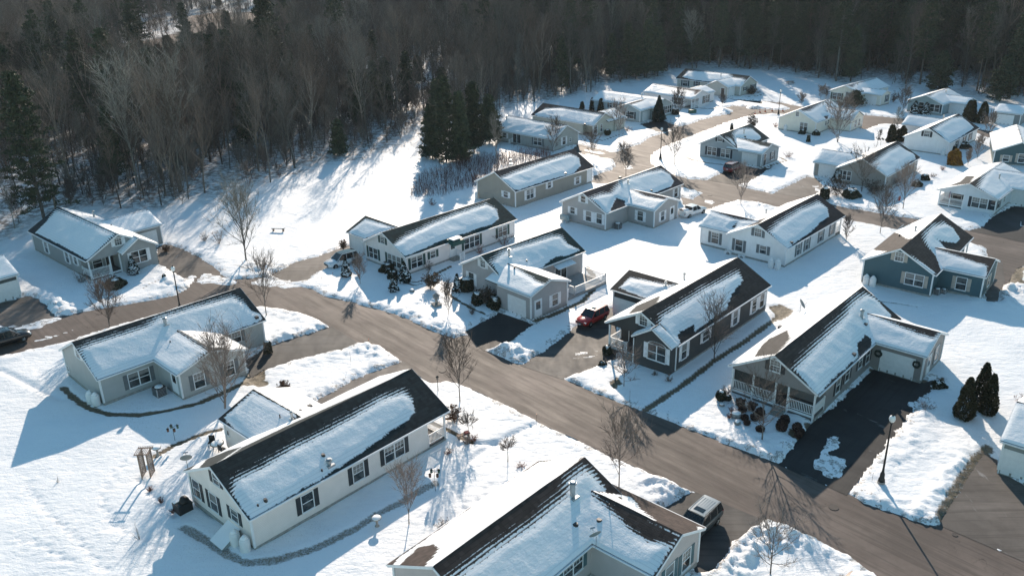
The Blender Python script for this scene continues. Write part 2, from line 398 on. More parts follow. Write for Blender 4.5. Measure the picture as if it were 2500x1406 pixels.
DRIVES = [  # (outline, kind)
 ([(0,740),(34,732),(74,722),(96,734),(114,750),(131,770),(128,776),(60,792),(19,797),(-10,788),(-60,800),(-80,760)], 'worn'),
 ([(381,604),(400,598),(416,600),(448,610),(490,632),(520,652),(500,668),(474,676),(464,688),(400,650),(383,640)], 'worn'),
 ([(662,672),(720,642),(790,622),(850,600),(862,612),(852,650),(793,655),(772,665),(750,684),(700,690)], 'worn'),
 ([(1136,812),(1218,764),(1292,790),(1303,791),(1238,836),(1182,856)], 'black'),
 ([(1273,892),(1356,840),(1404,799),(1470,762),(1494,752),(1520,776),(1502,800),(1500,876),(1436,900),(1375,925)], 'dark'),
 ([(1904,1134),(1987,1033),(2020,1008),(2124,914),(2140,900),(2258,937),(2283,926),(2279,947),(2246,972),(2225,1004),(2160,1087),(2102,1159),(2065,1206)], 'wet'),
 ([(2297,1281),(2333,1224),(2397,1123),(2408,1112),(2430,1123),(2430,1150),(2520,1195),(2640,1260),(2720,1470),(2500,1368)], 'worn'),
 ([(1690,1200),(1862,1270),(1850,1277),(1800,1310),(1762,1370),(1740,1390),(1700,1400),(1660,1320),(1580,1260),(1640,1235)], 'dark'),
 ([(598,880),(650,850),(690,835),(808,798),(872,838),(850,850),(760,868),(640,902),(614,922)], 'dark'),
 ([(760,985),(800,966),(870,925),(985,883),(1003,898),(900,950),(800,1000)], 'worn'),
 ([(1768,419),(1798,402),(1858,414),(1884,410),(1842,436),(1802,453),(1727,441)], 'black'),
 ([(1892,472),(1902,466),(1970,433),(1992,436),(2006,452),(2000,470),(1988,475),(1956,482)], 'worn'),
 ([(2470,504),(2520,506),(2640,540),(2640,600),(2500,592),(2440,578),(2366,564),(2406,552),(2412,540),(2430,528)], 'black'),
 ([(1562,304),(1596,296),(1620,296),(1648,306),(1642,314),(1625,323),(1604,322)], 'black'),
 ([(1770,264),(1790,259),(1828,262),(1826,266),(1790,271)], 'worn'),
 ([(1776,243),(1862,248),(1860,255),(1810,247)], 'black'),
 ([(2412,620),(2444,640),(2450,690),(2432,735),(2410,738),(2404,700),(2420,650)], 'worn'),
]
# strips where the snow has melted to turf or gravel: (line, half width, strength)
STRIPS = [
 ([(155,947),(180,972),(216,997),(270,1013),(342,1015),(414,1004),(486,986),(576,947),(606,935)], .42, .9),
 ([(450,1289),(504,1321),(558,1357),(600,1379),(672,1371),(780,1335),(870,1292),(924,1256),(978,1227),(1061,1181)], .5, .62),
 ([(378,1116),(432,1087),(486,1065),(540,1051)], .30, 1.0),
 ([(1087,703),(1097,722),(1116,735),(1148,751),(1186,770)], .22, 1.0),
 ([(1433,655),(1452,680),(1446,712),(1420,738),(1372,760),(1308,786)], .42, 1.0),
 ([(1895,778),(1855,808),(1809,841),(1738,887),(1684,930),(1656,950),(1575,1003)], .45, .82),
 ([(1674,385),(1694,394),(1730,400),(1776,406)], .3, 1.0),
 ([(1862,412),(1890,404),(1918,394),(1904,386)], .3, 1.0),
 ([(2412,1098),(2376,1134),(2340,1188),(2318,1224),(2299,1268)], .6, .75),
 ([(1010,692),(1040,686),(1070,668),(1100,652)], .3, 1.0),
 ([(2040,722),(2160,741),(2240,752)], .14, .8),
 ([(1045,1030),(1090,1052),(1130,1072),(1150,1080)], .3, .95),
 ([(620,905),(608,935),(640,940)], .7, .9),
 ([(2130,905),(2290,940),(2300,925)], .3, 1.0),
 ([(350,705),(380,690),(400,680)], .15, .8),
 ([(1445,338),(1470,345),(1510,330)], .25, .9),
 ([(1820,238),(1850,236),(1868,229)], .25, .9),
 ([(1700,264),(1740,268),(1760,262)], .3, .9),
 ([(985,690),(1010,700),(1035,694)], .2, .8),
 ([(1975,1040),(1985,1064),(1960,1075),(1935,1060)], .5, .9),
]
BARE = [  # bare turf patches
 [(1877,749),(1905,744),(1940,763),(1925,778),(1900,786),(1884,770)],
 [(2470,655),(2500,650),(2500,700),(2450,700)],
 [(1505,925),(1525,940),(1500,948),(1480,935)],
 [(605,925),(650,900),(640,945),(605,945)],
]
MARSHFLOOR = [(240,168),(320,104),(380,96),(448,76),(438,56),(467,38),(608,30),(700,26),(725,105),(655,200),(590,290),(420,312),(310,275)]
MARSH = [(262,150),(320,112),(380,96),(448,83),(442,60),(467,38),(608,32),(680,28),(640,70),(560,100),(470,125),(380,150),(300,168)]
FOREST_EDGE = [(-400,720),(-80,640),(30,575),(90,545),(200,512),(400,516),(460,500),(520,490),(620,470),(690,450),(760,413),(830,398),(880,392),(960,372),(1000,352),(1025,322),(1060,340),(1150,345),(1190,335),(1205,295),(1230,272),(1330,246),(1440,230),(1470,212),(1560,203),(1640,180),(1690,163),(1850,172),(1900,177),(1950,183),(2000,195),(2060,203),(2160,190),(2190,222),(2240,212),(2310,202),(2390,240),(2440,243),(2520,240),(2700,262),(3100,330)]
# ------------------------------------------------------------------ ground
def ground():
    r = [30.]
    while r[-1] < 270: r.append(r[-1] * 1.0031)
    while r[-1] < 1100: r.append(r[-1] * 1.013)
    r = np.array(r); ph = np.linspace(-1.12, 1.12, 740)
    Rr, Pp = np.meshgrid(r, ph, indexing='ij')
    X = (Rr * np.sin(Pp)).ravel(); Y = (-10 + Rr * np.cos(Pp)).ravel(); P = np.stack([X, Y], 1)
    nr, npn = len(r), len(ph)
    d = np.full(len(P), 6.0)
    for pl in ROAD + [q for q, _ in DRIVES]:
        d = np.minimum(d, sdf(P, gpoly(pl), 6.0))
    n1 = fbm(X, Y, .9, 4); n2 = fbm(X + 50, Y, 3.1, 3); nl = fbm(X, Y + 90, .09, 3); ns = fbm(X, Y, .22, 4)
    edge = smooth(5, 0, d)
    dd = d + (n1 - .5) * .75 + (n2 - .5) * .22
    t = smooth(-.02, .32, dd)
    lump = smooth(.35, .8, fbm(X + 7, Y + 3, 1.7, 4))
    berm_amp = smooth(.38, .66, nl) * .17 + .03
    berm = berm_amp * np.exp(-((d - 1.25) / .85) ** 2) * (.35 + 1.1 * lump)
    z = -.12 + t * (.27 + (ns - .5) * .25 * smooth(0.4, 3, d) + berm) + edge * t * ((fbm(X, Y + 31, 2.6, 3) - .5) * .10 + (fbm(X + 9, Y, 6.5, 2) - .5) * .14)
    # piles pushed up by the plough
    for (px, py, rad, hgt) in PILES:
        c = gp(px, py)[:2]; q = np.hypot(P[:, 0] - c[0], P[:, 1] - c[1])
        z += t * .34 * hgt * np.exp(-(q / rad) ** 2) * (.45 + 1.1 * lump)
    bare = np.zeros(len(P))
    for line, w, k in STRIPS:
        q = pdist(P, gpoly(line), 4.0) + (n2 - .5) * .45 * w + (n1 - .5) * .22
        b = smooth(w * 1.15, w * .55, q) * k; bare = np.maximum(bare, b)
    for pl in BARE:
        q = sdf(P, gpoly(pl), 4.0) + (n1 - .5) * .9; bare = np.maximum(bare, smooth(.15, -.15, q))
    z -= bare * .12 * t
    for line in GROOVES:
        q = pdist(P, gpoly(line), 3.0); z -= t * .20 * np.exp(-(q / .26) ** 2)
    for line in TRACKS:
        L = gpoly(line); acc = 0; side = 1
        for a, b in zip(L[:-1], L[1:]):
            e = b - a; n = max(1, int(np.linalg.norm(e) / .62)); pr = np.array([-e[1], e[0]]) / (np.linalg.norm(e) + 1e-9)
            for k in range(n):
                c = a + e * (k + .5) / n + pr * .13 * side; side = -side
                idx = np.where((np.abs(X - c[0]) < .6) & (np.abs(Y - c[1]) < .6))[0]; z[idx] -= .12 * np.exp(-((X[idx] - c[0]) ** 2 + (Y[idx] - c[1]) ** 2) / .035)
    # forest floor
    fe = gpoly(FOREST_EDGE); fp = np.vstack([fe, [[900, 1500], [-900, 1500]]])
    fd = sdf(P, fp, 12.0); litter = smooth(4, -6, fd + (ns - .5) * 10)
    md = sdf(P, gpoly(MARSHFLOOR), 12.0) + (ns - .5) * 6
    marsh = smooth(1.5, -1.5, md)
    z += litter * (fbm(X, Y, .05, 3) - .5) * .8
    z = np.where(d < -.6, -.12, z)
    for pl, k in PATCHES:
        q = sdf(P, gpoly(pl), 3.0) + (n1 - .5) * 1.1 + (n2 - .5) * .6; z = np.where((d < .3), np.maximum(z, -.05 + .10 * k * smooth(.15, -.25, q)), z)
    V = np.stack([X, Y, z], 1)
    i = np.arange(nr - 1)[:, None] * npn + np.arange(npn - 1)[None, :]
    Fc = np.stack([i, i + npn, i + npn + 1, i + 1], -1).reshape(-1, 4)[:, ::-1]
    t_ = NT('snow_ground'); p = t_.pos(); col, h = snow_nodes(t_, p)
    ba = t_.at('bare').outputs['Fac']; li = t_.at('litter').outputs['Fac']; ma = t_.at('marsh').outputs['Fac']; di = t_.at('dirty').outputs['Fac']
    fn = t_.noise(5, 4, .7, p); fb = t_.noise(1.1, 4, .65, p)
    # bare strips: turf poking through
    turf = t_.mix(t_.ramp(fn, .35, .65), (.055, .045, .03), (.20, .155, .095))
    ff = t_.noise(16, 3, .7, p)
    fb_ = t_.ramp(t_.math('ADD', ba, t_.math('ADD', t_.math('MULTIPLY', t_.math('SUBTRACT', fn, .5), .5), t_.math('MULTIPLY', t_.math('SUBTRACT', ff, .5), .7))), .38, .72)
    col = t_.mix(fb_, col, turf)
    # grass tips in thin snow
    tips = t_.math('GREATER_THAN', t_.math('MULTIPLY', t_.noise(11, 2, .8, p), t_.math('ADD', .75, t_.math('MULTIPLY', t_.noise(.13, 3, .5, p), .5))), .66)
    col = t_.mix(t_.math('MULTIPLY', tips, .45), col, (.35, .31, .25))
    # dirt thrown on the banks beside the road
    dm = t_.math('MULTIPLY', t_.math('GREATER_THAN', t_.math('ADD', fb, t_.math('MULTIPLY', di, .34)), .86), .8)
    col = t_.mix(t_.math('MULTIPLY', dm, t_.ramp(fn, .35, .6)), col, (.16, .13, .10))
    lit = t_.mix(t_.ramp(fn, .3, .7), (.07, .05, .035), (.2, .14, .10))
    lm = t_.math('MULTIPLY', li, t_.math('MULTIPLY', t_.ramp(t_.noise(.9, 6, .75, p), .42, .56), .85))
    col = t_.mix(lm, col, lit)
    mcol = t_.mix(t_.ramp(t_.noise(.08, 5, .7, t_.scale(p, (1, .4, 1))), .35, .65), (.07, .035, .02), (.16, .095, .06))
    col = t_.mix(ma, col, mcol)
    bh = t_.math('ADD', h, t_.math('MULTIPLY', t_.noise(.9, 5, .65, t_.scale(p, (1, 2.0, 1))), 1.6))
    t_.bsdf(col, .6, .2, t_.bump(bh, .5, .13))
    me = npmesh('snow_ground', V, Fc, t_.m)
    attr(me, 'bare', bare); attr(me, 'litter', litter); attr(me, 'marsh', marsh); attr(me, 'dirty', smooth(2.2, .2, d))
    me.polygons.foreach_set('use_smooth', [True] * len(me.polygons))
    o = D.objects.new('snow_ground', me); COL.objects.link(o)
    tag(o, 'white snow cover over the lawns and the wood floor', kind='structure')
    return fp
GROOVES = [[(1150,1082),(1180,1086),(1215,1080),(1250,1062),(1310,1036)],[(1063,1197),(1110,1155),(1160,1118),(1212,1082)],[(450,1205),(478,1232),(520,1258),(560,1268)],[(340,1175),(370,1210),(430,1260)],[(0,905),(60,935),(110,960),(150,975)]]
TRACKS = [[(378,1092),(330,1115),(285,1150),(262,1190),(250,1225),(262,1262),(300,1300),(350,1318),(400,1345)],[(90,905),(130,950),(160,985)],[(60,1180),(120,1260),(200,1330),(260,1400)],[(700,600),(760,640)],[(30,1320),(90,1330),(180,1380)],
 [(1660,770),(1700,780),(1760,775)],[(1870,745),(1900,760)],[(2330,860),(2400,900)],[(1200,1180),(1150,1260),(1060,1330)],[(1030,1120),(1110,1200),(1180,1300)],[(430,610),(470,640),(520,665)],[(440,600),(500,660)],[(2110,360),(2090,385)],[(2180,1150),(2260,1100),(2330,1050)],[(1480,740),(1400,760)],[(1500,640),(1600,655),(1690,650)],[(2000,690),(2080,660)]]
PATCHES = [([(1995,1100),(2035,1062),(2060,1070),(2030,1110),(2062,1122),(2058,1158),(2022,1168),(1985,1140)], 1.0), ([(1950,1100),(2000,1040),(2035,1000),(2045,1005),(2010,1060),(1965,1120)], .6), ([(2060,1050),(2100,1030),(2110,1040),(2070,1070)], .55), ([(2120,1050),(2135,1000),(2150,1005),(2135,1060)], .6), ([(2215,985),(2245,965),(2250,980),(2225,1003)], .9),
 ([(30,802),(140,771),(152,780),(100,797),(60,812),(0,822)], 1.0), ([(86,832),(130,819),(184,803),(186,806),(132,824),(88,836)], .9), ([(475,690),(500,664),(545,672),(580,690),(560,700),(520,694)], .9), ([(600,690),(660,672),(720,690),(760,700),(700,704),(640,700)], .8), ([(460,672),(480,676),(470,690),(452,690)], .9),
 ([(1716,491),(1735,489),(1756,496),(1735,500)], .9), ([(1980,455),(2004,450),(2004,470),(1985,468)], .8), ([(1415,364),(1440,366),(1474,374),(1478,378),(1440,374)], .8), ([(1420,372),(1450,378),(1480,386),(1450,384)], .8), ([(1520,404),(1545,402),(1550,412),(1525,416)], .6), ([(1406,862),(1480,853),(1482,856),(1408,868)], .8), ([(1404,875),(1480,860),(1484,863),(1440,876)], .7), ([(1820,250),(1850,252),(1842,258),(1815,256)], .8), ([(2480,545),(2500,530),(2500,560)], .8), ([(860,705),(905,712),(880,716)], .4),
 ([(1768,272),(1790,262),(1810,268),(1790,272)], .6), ([(383,606),(400,600),(410,606),(392,612)], .8), ([(416,640),(440,650),(430,655)], .5), ([(440,604),(470,618),(460,640),(440,620)], .6)]
PILES = [(408,690,2.2,.7),(430,700,1.8,.5),(640,655,2.2,.9),(615,660,1.5,.5),(690,658,1.6,.4),(90,740,1.4,.5),(120,745,1.4,.6),(150,752,1.5,.7),(165,762,1.3,.6),
 (710,812,1.5,.5),(760,800,1.4,.55),(690,825,1.3,.35),(900,850,1.4,.5),(860,858,1.3,.4),(930,870,1.2,.5),(700,905,1.1,.4),(800,870,1.0,.3),
 (1240,860,1.6,.7),(1210,852,1.2,.6),(1260,872,1.3,.5),(1100,790,1.4,.5),(1010,745,1.3,.5),(960,735,1.2,.5),(890,712,1.4,.4),(790,695,1.4,.35),
 (1700,1180,1.1,.3),(1640,1195,1.4,.5),(1600,1185,1.2,.3),(1880,1300,1.4,.75),(1850,1330,1.4,.7),(1900,1290,1.3,.6),(1820,1350,1.2,.5),(1790,1385,1.2,.5),(1960,1330,1.1,.35),
 (2110,1220,1.0,.35),(2150,1235,1.1,.35),(2230,1262,1.2,.3),(2290,1262,1.2,.3),(1830,1085,1.6,.4),(1880,1105,1.8,.5),(1760,1062,1.2,.3),
 (1100,950,1.6,.2),(1410,925,1.0,.3),(1385,930,1.0,.3),(2475,710,1.8,.6),(2440,705,1.2,.4),(2500,720,1.8,.8),
 (1600,425,2.,.3),(1870,428,2.2,.6),(1905,420,2.,.5),(1860,450,1.8,.4),(1825,455,1.6,.4),(1835,495,2.,.4),(1800,500,2.,.3),(1880,506,1.6,.3),
 (1690,462,1.3,.3),(1460,400,1.6,.5),(1480,408,1.6,.4),(1640,345,1.6,.3),(1580,372,1.6,.3),(1545,345,2.5,.4),(1810,258,1.8,.6),(1835,262,1.8,.6),(1860,266,1.8,.5),(1760,270,2.,.5),(1745,276,1.8,.4),(1660,300,1.6,.4),
 (1570,300,1.4,.3),(2380,545,1.8,.4),(2330,535,1.6,.35),(2385,600,1.4,.3),(2200,526,1.3,.25),(1640,500,1.2,.3),(1700,545,2.,.4),(1685,560,1.6,.35),(1480,880,1.0,.3),(1465,885,1.,.35)]
FP = ground()
def offset(poly, w):
    n = len(poly); a = sum(poly[i][0] * poly[(i + 1) % n][1] - poly[(i + 1) % n][0] * poly[i][1] for i in range(n))
    sg = 1 if a > 0 else -1; out = []
    for i in range(n):
        p, q, r = poly[i - 1], poly[i], poly[(i + 1) % n]
        e1 = (q - p) / (np.linalg.norm(q - p) + 1e-9); e2 = (r - q) / (np.linalg.norm(r - q) + 1e-9)
        m = np.array([e1[1] + e2[1], -e1[0] - e2[0]]) * sg; m /= np.linalg.norm(m) + 1e-9; out.append(q + m * w)
    return np.array(out)
def sheet(name, poly, z, mat, label):
    import bmesh
    bm = bmesh.new(); vs = [bm.verts.new((x, y, z)) for x, y in poly]; f = bm.faces.new(vs)
    bmesh.ops.triangulate(bm, faces=[f], ngon_method='EAR_CLIP'); bmesh.ops.recalc_face_normals(bm, faces=bm.faces)
    for f in bm.faces:
        if f.normal.z < 0: f.normal_flip()
    me = D.meshes.new(name); bm.to_mesh(me); bm.free(); me.materials.append(mat)
    o = D.objects.new(name, me); COL.objects.link(o); tag(o, label, kind='structure'); return o
MR = asphalt('road_asphalt', (.092, .072, .062), (.15, .118, .10), streak=(.2, 1.6, 1), rot=math.radians(48))
MD = {'worn': asphalt('worn_asphalt', (.085, .074, .066), (.12, .10, .088), .35, streak=(1.4, .3, 1)),
      'dark': asphalt('dark_asphalt', (.05, .047, .045), (.075, .066, .058), .0, streak=(1, .4, 1)),
      'black': asphalt('sealed_asphalt', (.016, .016, .017), (.028, .027, .027)),
      'wet': asphalt('wet_sealed_asphalt', (.016, .016, .017), (.03, .03, .03), .38, streak=(.9, .22, 1), rot=math.radians(-48))}
for i, pl in enumerate(ROAD):
    sheet('road', offset(gpoly(pl), .12), 0.0 + .004 * i, MR, 'main street of tan grey asphalt crossing the front' if i == 0 else 'upper street curving between the far houses')
for i, (pl, k) in enumerate(DRIVES):
    sheet('driveway', offset(gpoly(pl), .15), .010 + .0012 * i, MD[k], None)
# ------------------------------------------------------------------ houses
OG, OE = .26, .30
WHITE = simple('white_trim', (.78, .79, .80), .45, .3, .04)
GLASS = NT('window_glass'); _c = GLASS.coord(); GLASS.bsdf(GLASS.mix(GLASS.ramp(GLASS.noise(1.3, 2, .5, _c), .42, .6), (.012, .02, .025), (.09, .10, .10)), .06, .6); GLASS = GLASS.m
BLIND = simple('window_blind', (.23, .23, .22), .25, .5, .15, 5.0)
SCREEN = simple('porch_screen', (.03, .035, .035), .6)
FOUND = simple('concrete_footing', (.30, .30, .28), .8, .2, .2)
METAL = simple('galvanised_metal', (.45, .46, .46), .35, .5, .1, metal=.7)
DARKM = simple('dark_metal', (.03, .03, .032), .45, .4)
DECK = simple('deck_boards', (.10, .10, .10), .7)
SNOWM = NT('snow_cap'); _c, _h = snow_nodes(SNOWM, SNOWM.pos()); SNOWM.bsdf(_c, .55, .25, SNOWM.bump(_h, .4, .06)); SNOWM = SNOWM.m
SH = {'dk': (.035, .04, .045), 'wh': (.75, .76, .78), 'gn': (.03, .07, .065), 'bl': (.02, .035, .05), 'bg': (.42, .37, .32), 'tl': (.07, .14, .16), 'gy': (.14, .16, .17)}

class House:
    def __init__(s, key, name, label, wallc, roofc, sh='dk', porch=None, bump=None, cat='house', group=None):
        (s.x, s.y, s.a, s.L, s.W, s.he, s.p), s.wings = GEO[key]
        s.key = key; s.sides = WSIDE.get(key, [])
        s.root = empty(name, (s.x, s.y, 0), s.a, label, cat, group)
        s.X = np.array([math.cos(s.a), math.sin(s.a), 0]); s.Y = np.array([-math.sin(s.a), math.cos(s.a), 0]); s.o = np.array([s.x, s.y, 0.])
        wallc = tuple(min(.84, v * (1 if max(wallc) < .2 else 1.15 if key == 'h02' else 1.36 if max(wallc) > .5 else 1.10)) for v in wallc); s.wall = siding(wallc); s.wallc = wallc; s.roofc = roofmat(roofc); s.shm = simple('shutter_paint', SH[sh], .5)
        s.far = math.hypot(s.x, s.y) > 140
        s.frames()
        s.walls(porch, bump); s.roofs(bump)
    def l2w(s, p): return s.o + s.X * p[0] + s.Y * p[1] + np.array([0, 0, p[2]])
    def w2l(s, P): q = P - s.o; return np.array([q @ s.X, q @ s.Y, P[2]])
    def hw(s, v): return s.he + s.p * (v + OE)               # top of roof plane at distance v in from the wall line
    def frames(s):
        """wall frames: local origin, tangent, outward normal, length"""
        F = {'N': ((0, 0), (1, 0), (0, -1), s.L), 'F': ((0, s.W), (1, 0), (0, 1), s.L),
             'L': ((0, 0), (0, 1), (-1, 0), s.W), 'R': ((s.L, 0), (0, 1), (1, 0), s.W)}
        for k, ((u, w, pr, pt), t) in enumerate(zip(s.wings, s.sides)):
            sg = -1 if t == 0 else 1; v0 = 0 if t == 0 else s.W; vo = v0 + sg * pr
            F['g'] = ((u - w / 2, vo), (1, 0), (0, sg), w)
            F['a'] = ((u - w / 2, v0), (0, sg), (-1, 0), pr); F['b'] = ((u + w / 2, v0), (0, sg), (1, 0), pr)
        s.F = F
    def wf(s, wall, off=0):
        (ox, oy), (tx, ty), (nx, ny), L = s.F[wall]
        return np.array([ox + nx * off, oy + ny * off, 0.]), np.array([tx, ty, 0.]), np.array([nx, ny, 0.]), L
    def hit(s, wall, px, py, off=0):
        o, t, n, L = s.wf(wall, off); nw = s.X * n[0] + s.Y * n[1]
        P = plane_hit(px, py, s.l2w(o), nw); q = s.w2l(P) - o
        return float(q @ t), float(P[2])
    # -------------------------------------------------- walls
    def extr(s, mb, poly, a0, a1, ax):
        """extrude polygon (c,z) between a0 and a1; ax 'u': c is v; ax 'v': c is u"""
        n = len(poly); V = []
        for a in (a0, a1):
            for c, z in poly: V.append((a, c, z) if ax == 'u' else (c, a, z))
        F = [tuple(range(n)), tuple(range(n, 2 * n))[::-1]] + [(i, i + n, (i + 1) % n + n, (i + 1) % n) for i in range(n)]
        area = sum(poly[i][0] * poly[(i + 1) % n][1] - poly[(i + 1) % n][0] * poly[i][1] for i in range(n))
        flip = (area > 0) == (a1 > a0)
        if ax == 'v': flip = not flip
        if not flip: F = [f[::-1] for f in F]
        mb.add(V, F)
    def pent(s, c0, c1, zb, p, he):
        w = c1 - c0; return [(c0, zb), (c1, zb), (c1, he + p * OE - .1), ((c0 + c1) / 2, he + p * (w / 2 + OE) - .1), (c0, he + p * OE - .1)]
    def walls(s, porch, bump):
        mb = MB(); u0, u1 = 0, s.L
        s.porch = porch
        if porch:
            e, va, vb, d = porch['end'], porch['v'][0] * s.W, porch['v'][1] * s.W, porch['d']
            zc = porch.get('zc', s.he - .28)
            ua, ub = (0, d) if e == 0 else (s.L - d, s.L)
            if e == 0: u0 = d
            else: u1 = s.L - d
            zt = s.he + s.p * OE - .1; zr = s.he + s.p * (s.W / 2 + OE) - .1
            s.extr(mb, [(0, zc), (s.W, zc), (s.W, zt), (s.W / 2, zr), (0, zt)], ua, ub, 'u')
            if va > .05: s.extr(mb, [(0, -.2), (va, -.2), (va, zc), (0, zc)], ua, ub, 'u')
            if vb < s.W - .05: s.extr(mb, [(vb, -.2), (s.W, -.2), (s.W, zc), (vb, zc)], ua, ub, 'u')
        s.extr(mb, s.pent(0, s.W, -.2, s.p, s.he), u0, u1, 'u')
        for (u, w, pr, pt), t in zip(s.wings, s.sides):
            v0 = 0 if t == 0 else s.W; sg = -1 if t == 0 else 1
            s.extr(mb, s.pent(u - w / 2, u + w / 2, -.2, pt, s.he), v0 - sg * .25, v0 + sg * pr, 'v')
        mb.build('wall', s.wall, s.root)
        if bump:   # shallow gabled bay on one end
            e, va, vb, d = bump['end'], bump['v'][0] * s.W, bump['v'][1] * s.W, bump['d']
            b = MB(); a0, a1 = (-d, .3) if e == 0 else (s.L + d, s.L - .3)
            s.extr(b, s.pent(va, vb, -.2, bump['p'], s.he), a0, a1, 'u'); b.build('bay', s.wall, s.root)
            s.F['P'] = ((-d if e == 0 else s.L + d, 0), (0, 1), (-1 if e == 0 else 1, 0), s.W)
        # footing
        fb = MB()
        for o, t, n, L in [s.wf(k) for k in s.F if k != 'P']:
            if porch and abs(n[0]) > .5 and ((n[0] < 0) == (porch['end'] == 0)) and L > s.W - .1: continue
            fb.obox(o, t, n, (0, 0, 1), (.0, -.02, -.2), (L, .025, .34))
        fb.build('footing', FOUND, s.root)
        cw = .07
        cs = [(0, 0), (s.L, 0), (0, s.W), (s.L, s.W)]
        if porch:
            cs = [(x, y) for x, y in cs if not ((x < .1) == (porch['end'] == 0) and (porch['v'][0] * s.W - .1 < y < porch['v'][1] * s.W + .1))]
        for (u, w, pr, pt), t in zip(s.wings, s.sides):
            v = -pr if t == 0 else s.W + pr; cs += [(u - w / 2, v), (u + w / 2, v)]
        for x, y in cs:
            cb = MB(); cb.box((x - cw, y - cw, .34), (x + cw, y + cw, s.he - .02)); cb.build('corner_board', WHITE, s.root)
    # -------------------------------------------------- roofs
    def slope(s, mb, O, U, V, lu, lv, key, nrm):
        """one roof plane with its snow; O eave corner, U along the eave, V up the slope (unit, local)"""
        g = .30 if s.far else .16
        nu, nv = max(4, int(lu / g)), max(4, int(lv / g))
        uu, vv = np.meshgrid(np.linspace(0, lu, nu + 1), np.linspace(0, lv, nv + 1), indexing='ij'); Q = np.stack([uu.ravel(), vv.ravel()], 1)
        spec = SNOW.get((s.key, key)); base = np.minimum.reduce([Q[:, 0] + .35, lu - Q[:, 0] + .35, Q[:, 1] + .6, (lv - Q[:, 1]) - .10])
        sdv = base
        ow = s.l2w(O); Uw = s.X * U[0] + s.Y * U[1]; Uw = Uw + np.array([0, 0, U[2]]); Vw = s.X * V[0] + s.Y * V[1] + np.array([0, 0, V[2]]); nw = np.cross(Uw, Vw)
        if spec:
            pos = []; neg = []
            for sgn, pts in spec:
                pp = []
                for a, b in pts:
                    h = plane_hit(a, b, ow, nw) - ow; pp.append((h @ Uw, h @ Vw))
                (pos if sgn == '+' else neg).append(np.array(pp))
            if pos:
                sdv = np.max([-sdf(Q, q, 8.) for q in pos], 0)
                sdv = np.minimum(sdv, base + .5)
            for q in neg: sdv = np.minimum(sdv, sdf(Q, q, 8.))
        hi_ = smooth(.35, .8, Q[:, 1] / lv)
        soft = (.10 + .75 * hi_) if (spec and key == 'N') else (.12 + .25 * hi_)
        nz = fbm(Q[:, 0] + sum(map(ord, s.key + key)) * 7 % 97, Q[:, 1], .8, 3)
        rise = .09 * smooth(.05, .8, sdv) * (.6 + .8 * nz)
        bd = np.minimum.reduce([Q[:, 0], lu - Q[:, 0], Q[:, 1], np.full(len(Q), 9.)])
        rise = rise * smooth(-.02, .15, bd)
        Pt = np.asarray(O) + Q[:, :1] * np.asarray(U) + Q[:, 1:2] * np.asarray(V) + rise[:, None] * np.asarray(nrm)
        i = np.arange(nu)[:, None] * (nv + 1) + np.arange(nv)[None, :]
        Fq = np.stack([i, i + nv + 1, i + nv + 2, i + 1], -1).reshape(-1, 4)
        if np.dot(np.cross(U, V), nrm) < 0: Fq = Fq[:, ::-1]
        mb.append((Pt, Fq, sdv, soft * np.ones(len(Q)), Q[:, 0], Q[:, 1]))
        # underside and edges
        a = [np.asarray(O) + np.asarray(U) * x + np.asarray(V) * y for x, y in ((0, 0), (lu, 0), (lu, lv), (0, lv))]; b = [q - np.asarray(nrm) * .13 for q in a]
        Pt = np.array(a + b); Fb = np.array([(4, 7, 6, 5), (0, 4, 5, 1), (1, 5, 6, 2), (2, 6, 7, 3), (3, 7, 4, 0)])
        if np.dot(np.cross(U, V), nrm) < 0: Fb = Fb[:, ::-1]
        mb.append((Pt, Fb, np.full(8, -5.), np.zeros(8), np.zeros(8), np.zeros(8)))
    def roofmesh(s, name, parts):
        V = []; F = []; A = [[], [], [], []]; n = 0
        for p in parts:
            V.append(p[0]); F.append(p[1] + n); n += len(p[0])
            for k in range(4): A[k].append(p[2 + k])
        me = npmesh(name, np.vstack(V), np.vstack(F), s.roofc)
        for nm, a in zip(('sd', 'soft', 'ru', 'rv'), A): attr(me, nm, np.concatenate(a))
        sm = np.zeros(len(me.polygons), bool); sm[:] = True
        k = 0; arr = []
        for p in parts: arr += [len(p[1]) > 5] * len(p[1])
        if len(arr) == len(me.polygons): me.polygons.foreach_set('use_smooth', arr)
        o = D.objects.new(name, me); COL.objects.link(o); o.parent = s.root; return o
    def roofs(s, bump):
        p = s.p; c = 1 / math.sqrt(1 + p * p); half = s.W / 2 + OE; ls = half / c; lu = s.L + 2 * OG
        s.S = {}
        parts = []
        s.slope(parts, (-OG, -OE, s.he), (1, 0, 0), (0, c, p * c), lu, ls, 'N', (0, -p * c, c)); s.S['N'] = ((-OG, -OE, s.he), (0, c, p * c))
        s.slope(parts, (-OG, s.W + OE, s.he), (1, 0, 0), (0, -c, p * c), lu, ls, 'F', (0, p * c, c)); s.S['F'] = ((-OG, s.W + OE, s.he), (0, -c, p * c))
        r = s.roofmesh('roof', parts)
        tr = MB(); rp = MB()
        hr = s.he + p * half
        # rake boards, gutters, ridge cap
        for u in (-OG - .03, s.L + OG):
            for sg, v0 in ((1, -OE), (-1, s.W + OE)):
                tr.obox((u, v0, s.he), (1, 0, 0), (0, sg * c, p * c), (0, -sg * p * c, c), (0, -.02, -.19), (.03, ls - .02, -.015 if not s.far else .0))
        for sg, v0 in ((-1, -OE), (1, s.W + OE)):
            tr.box((-OG, min(v0, v0 + sg * .10), s.he - .15), (s.L + OG, max(v0, v0 + sg * .10), s.he - .035))
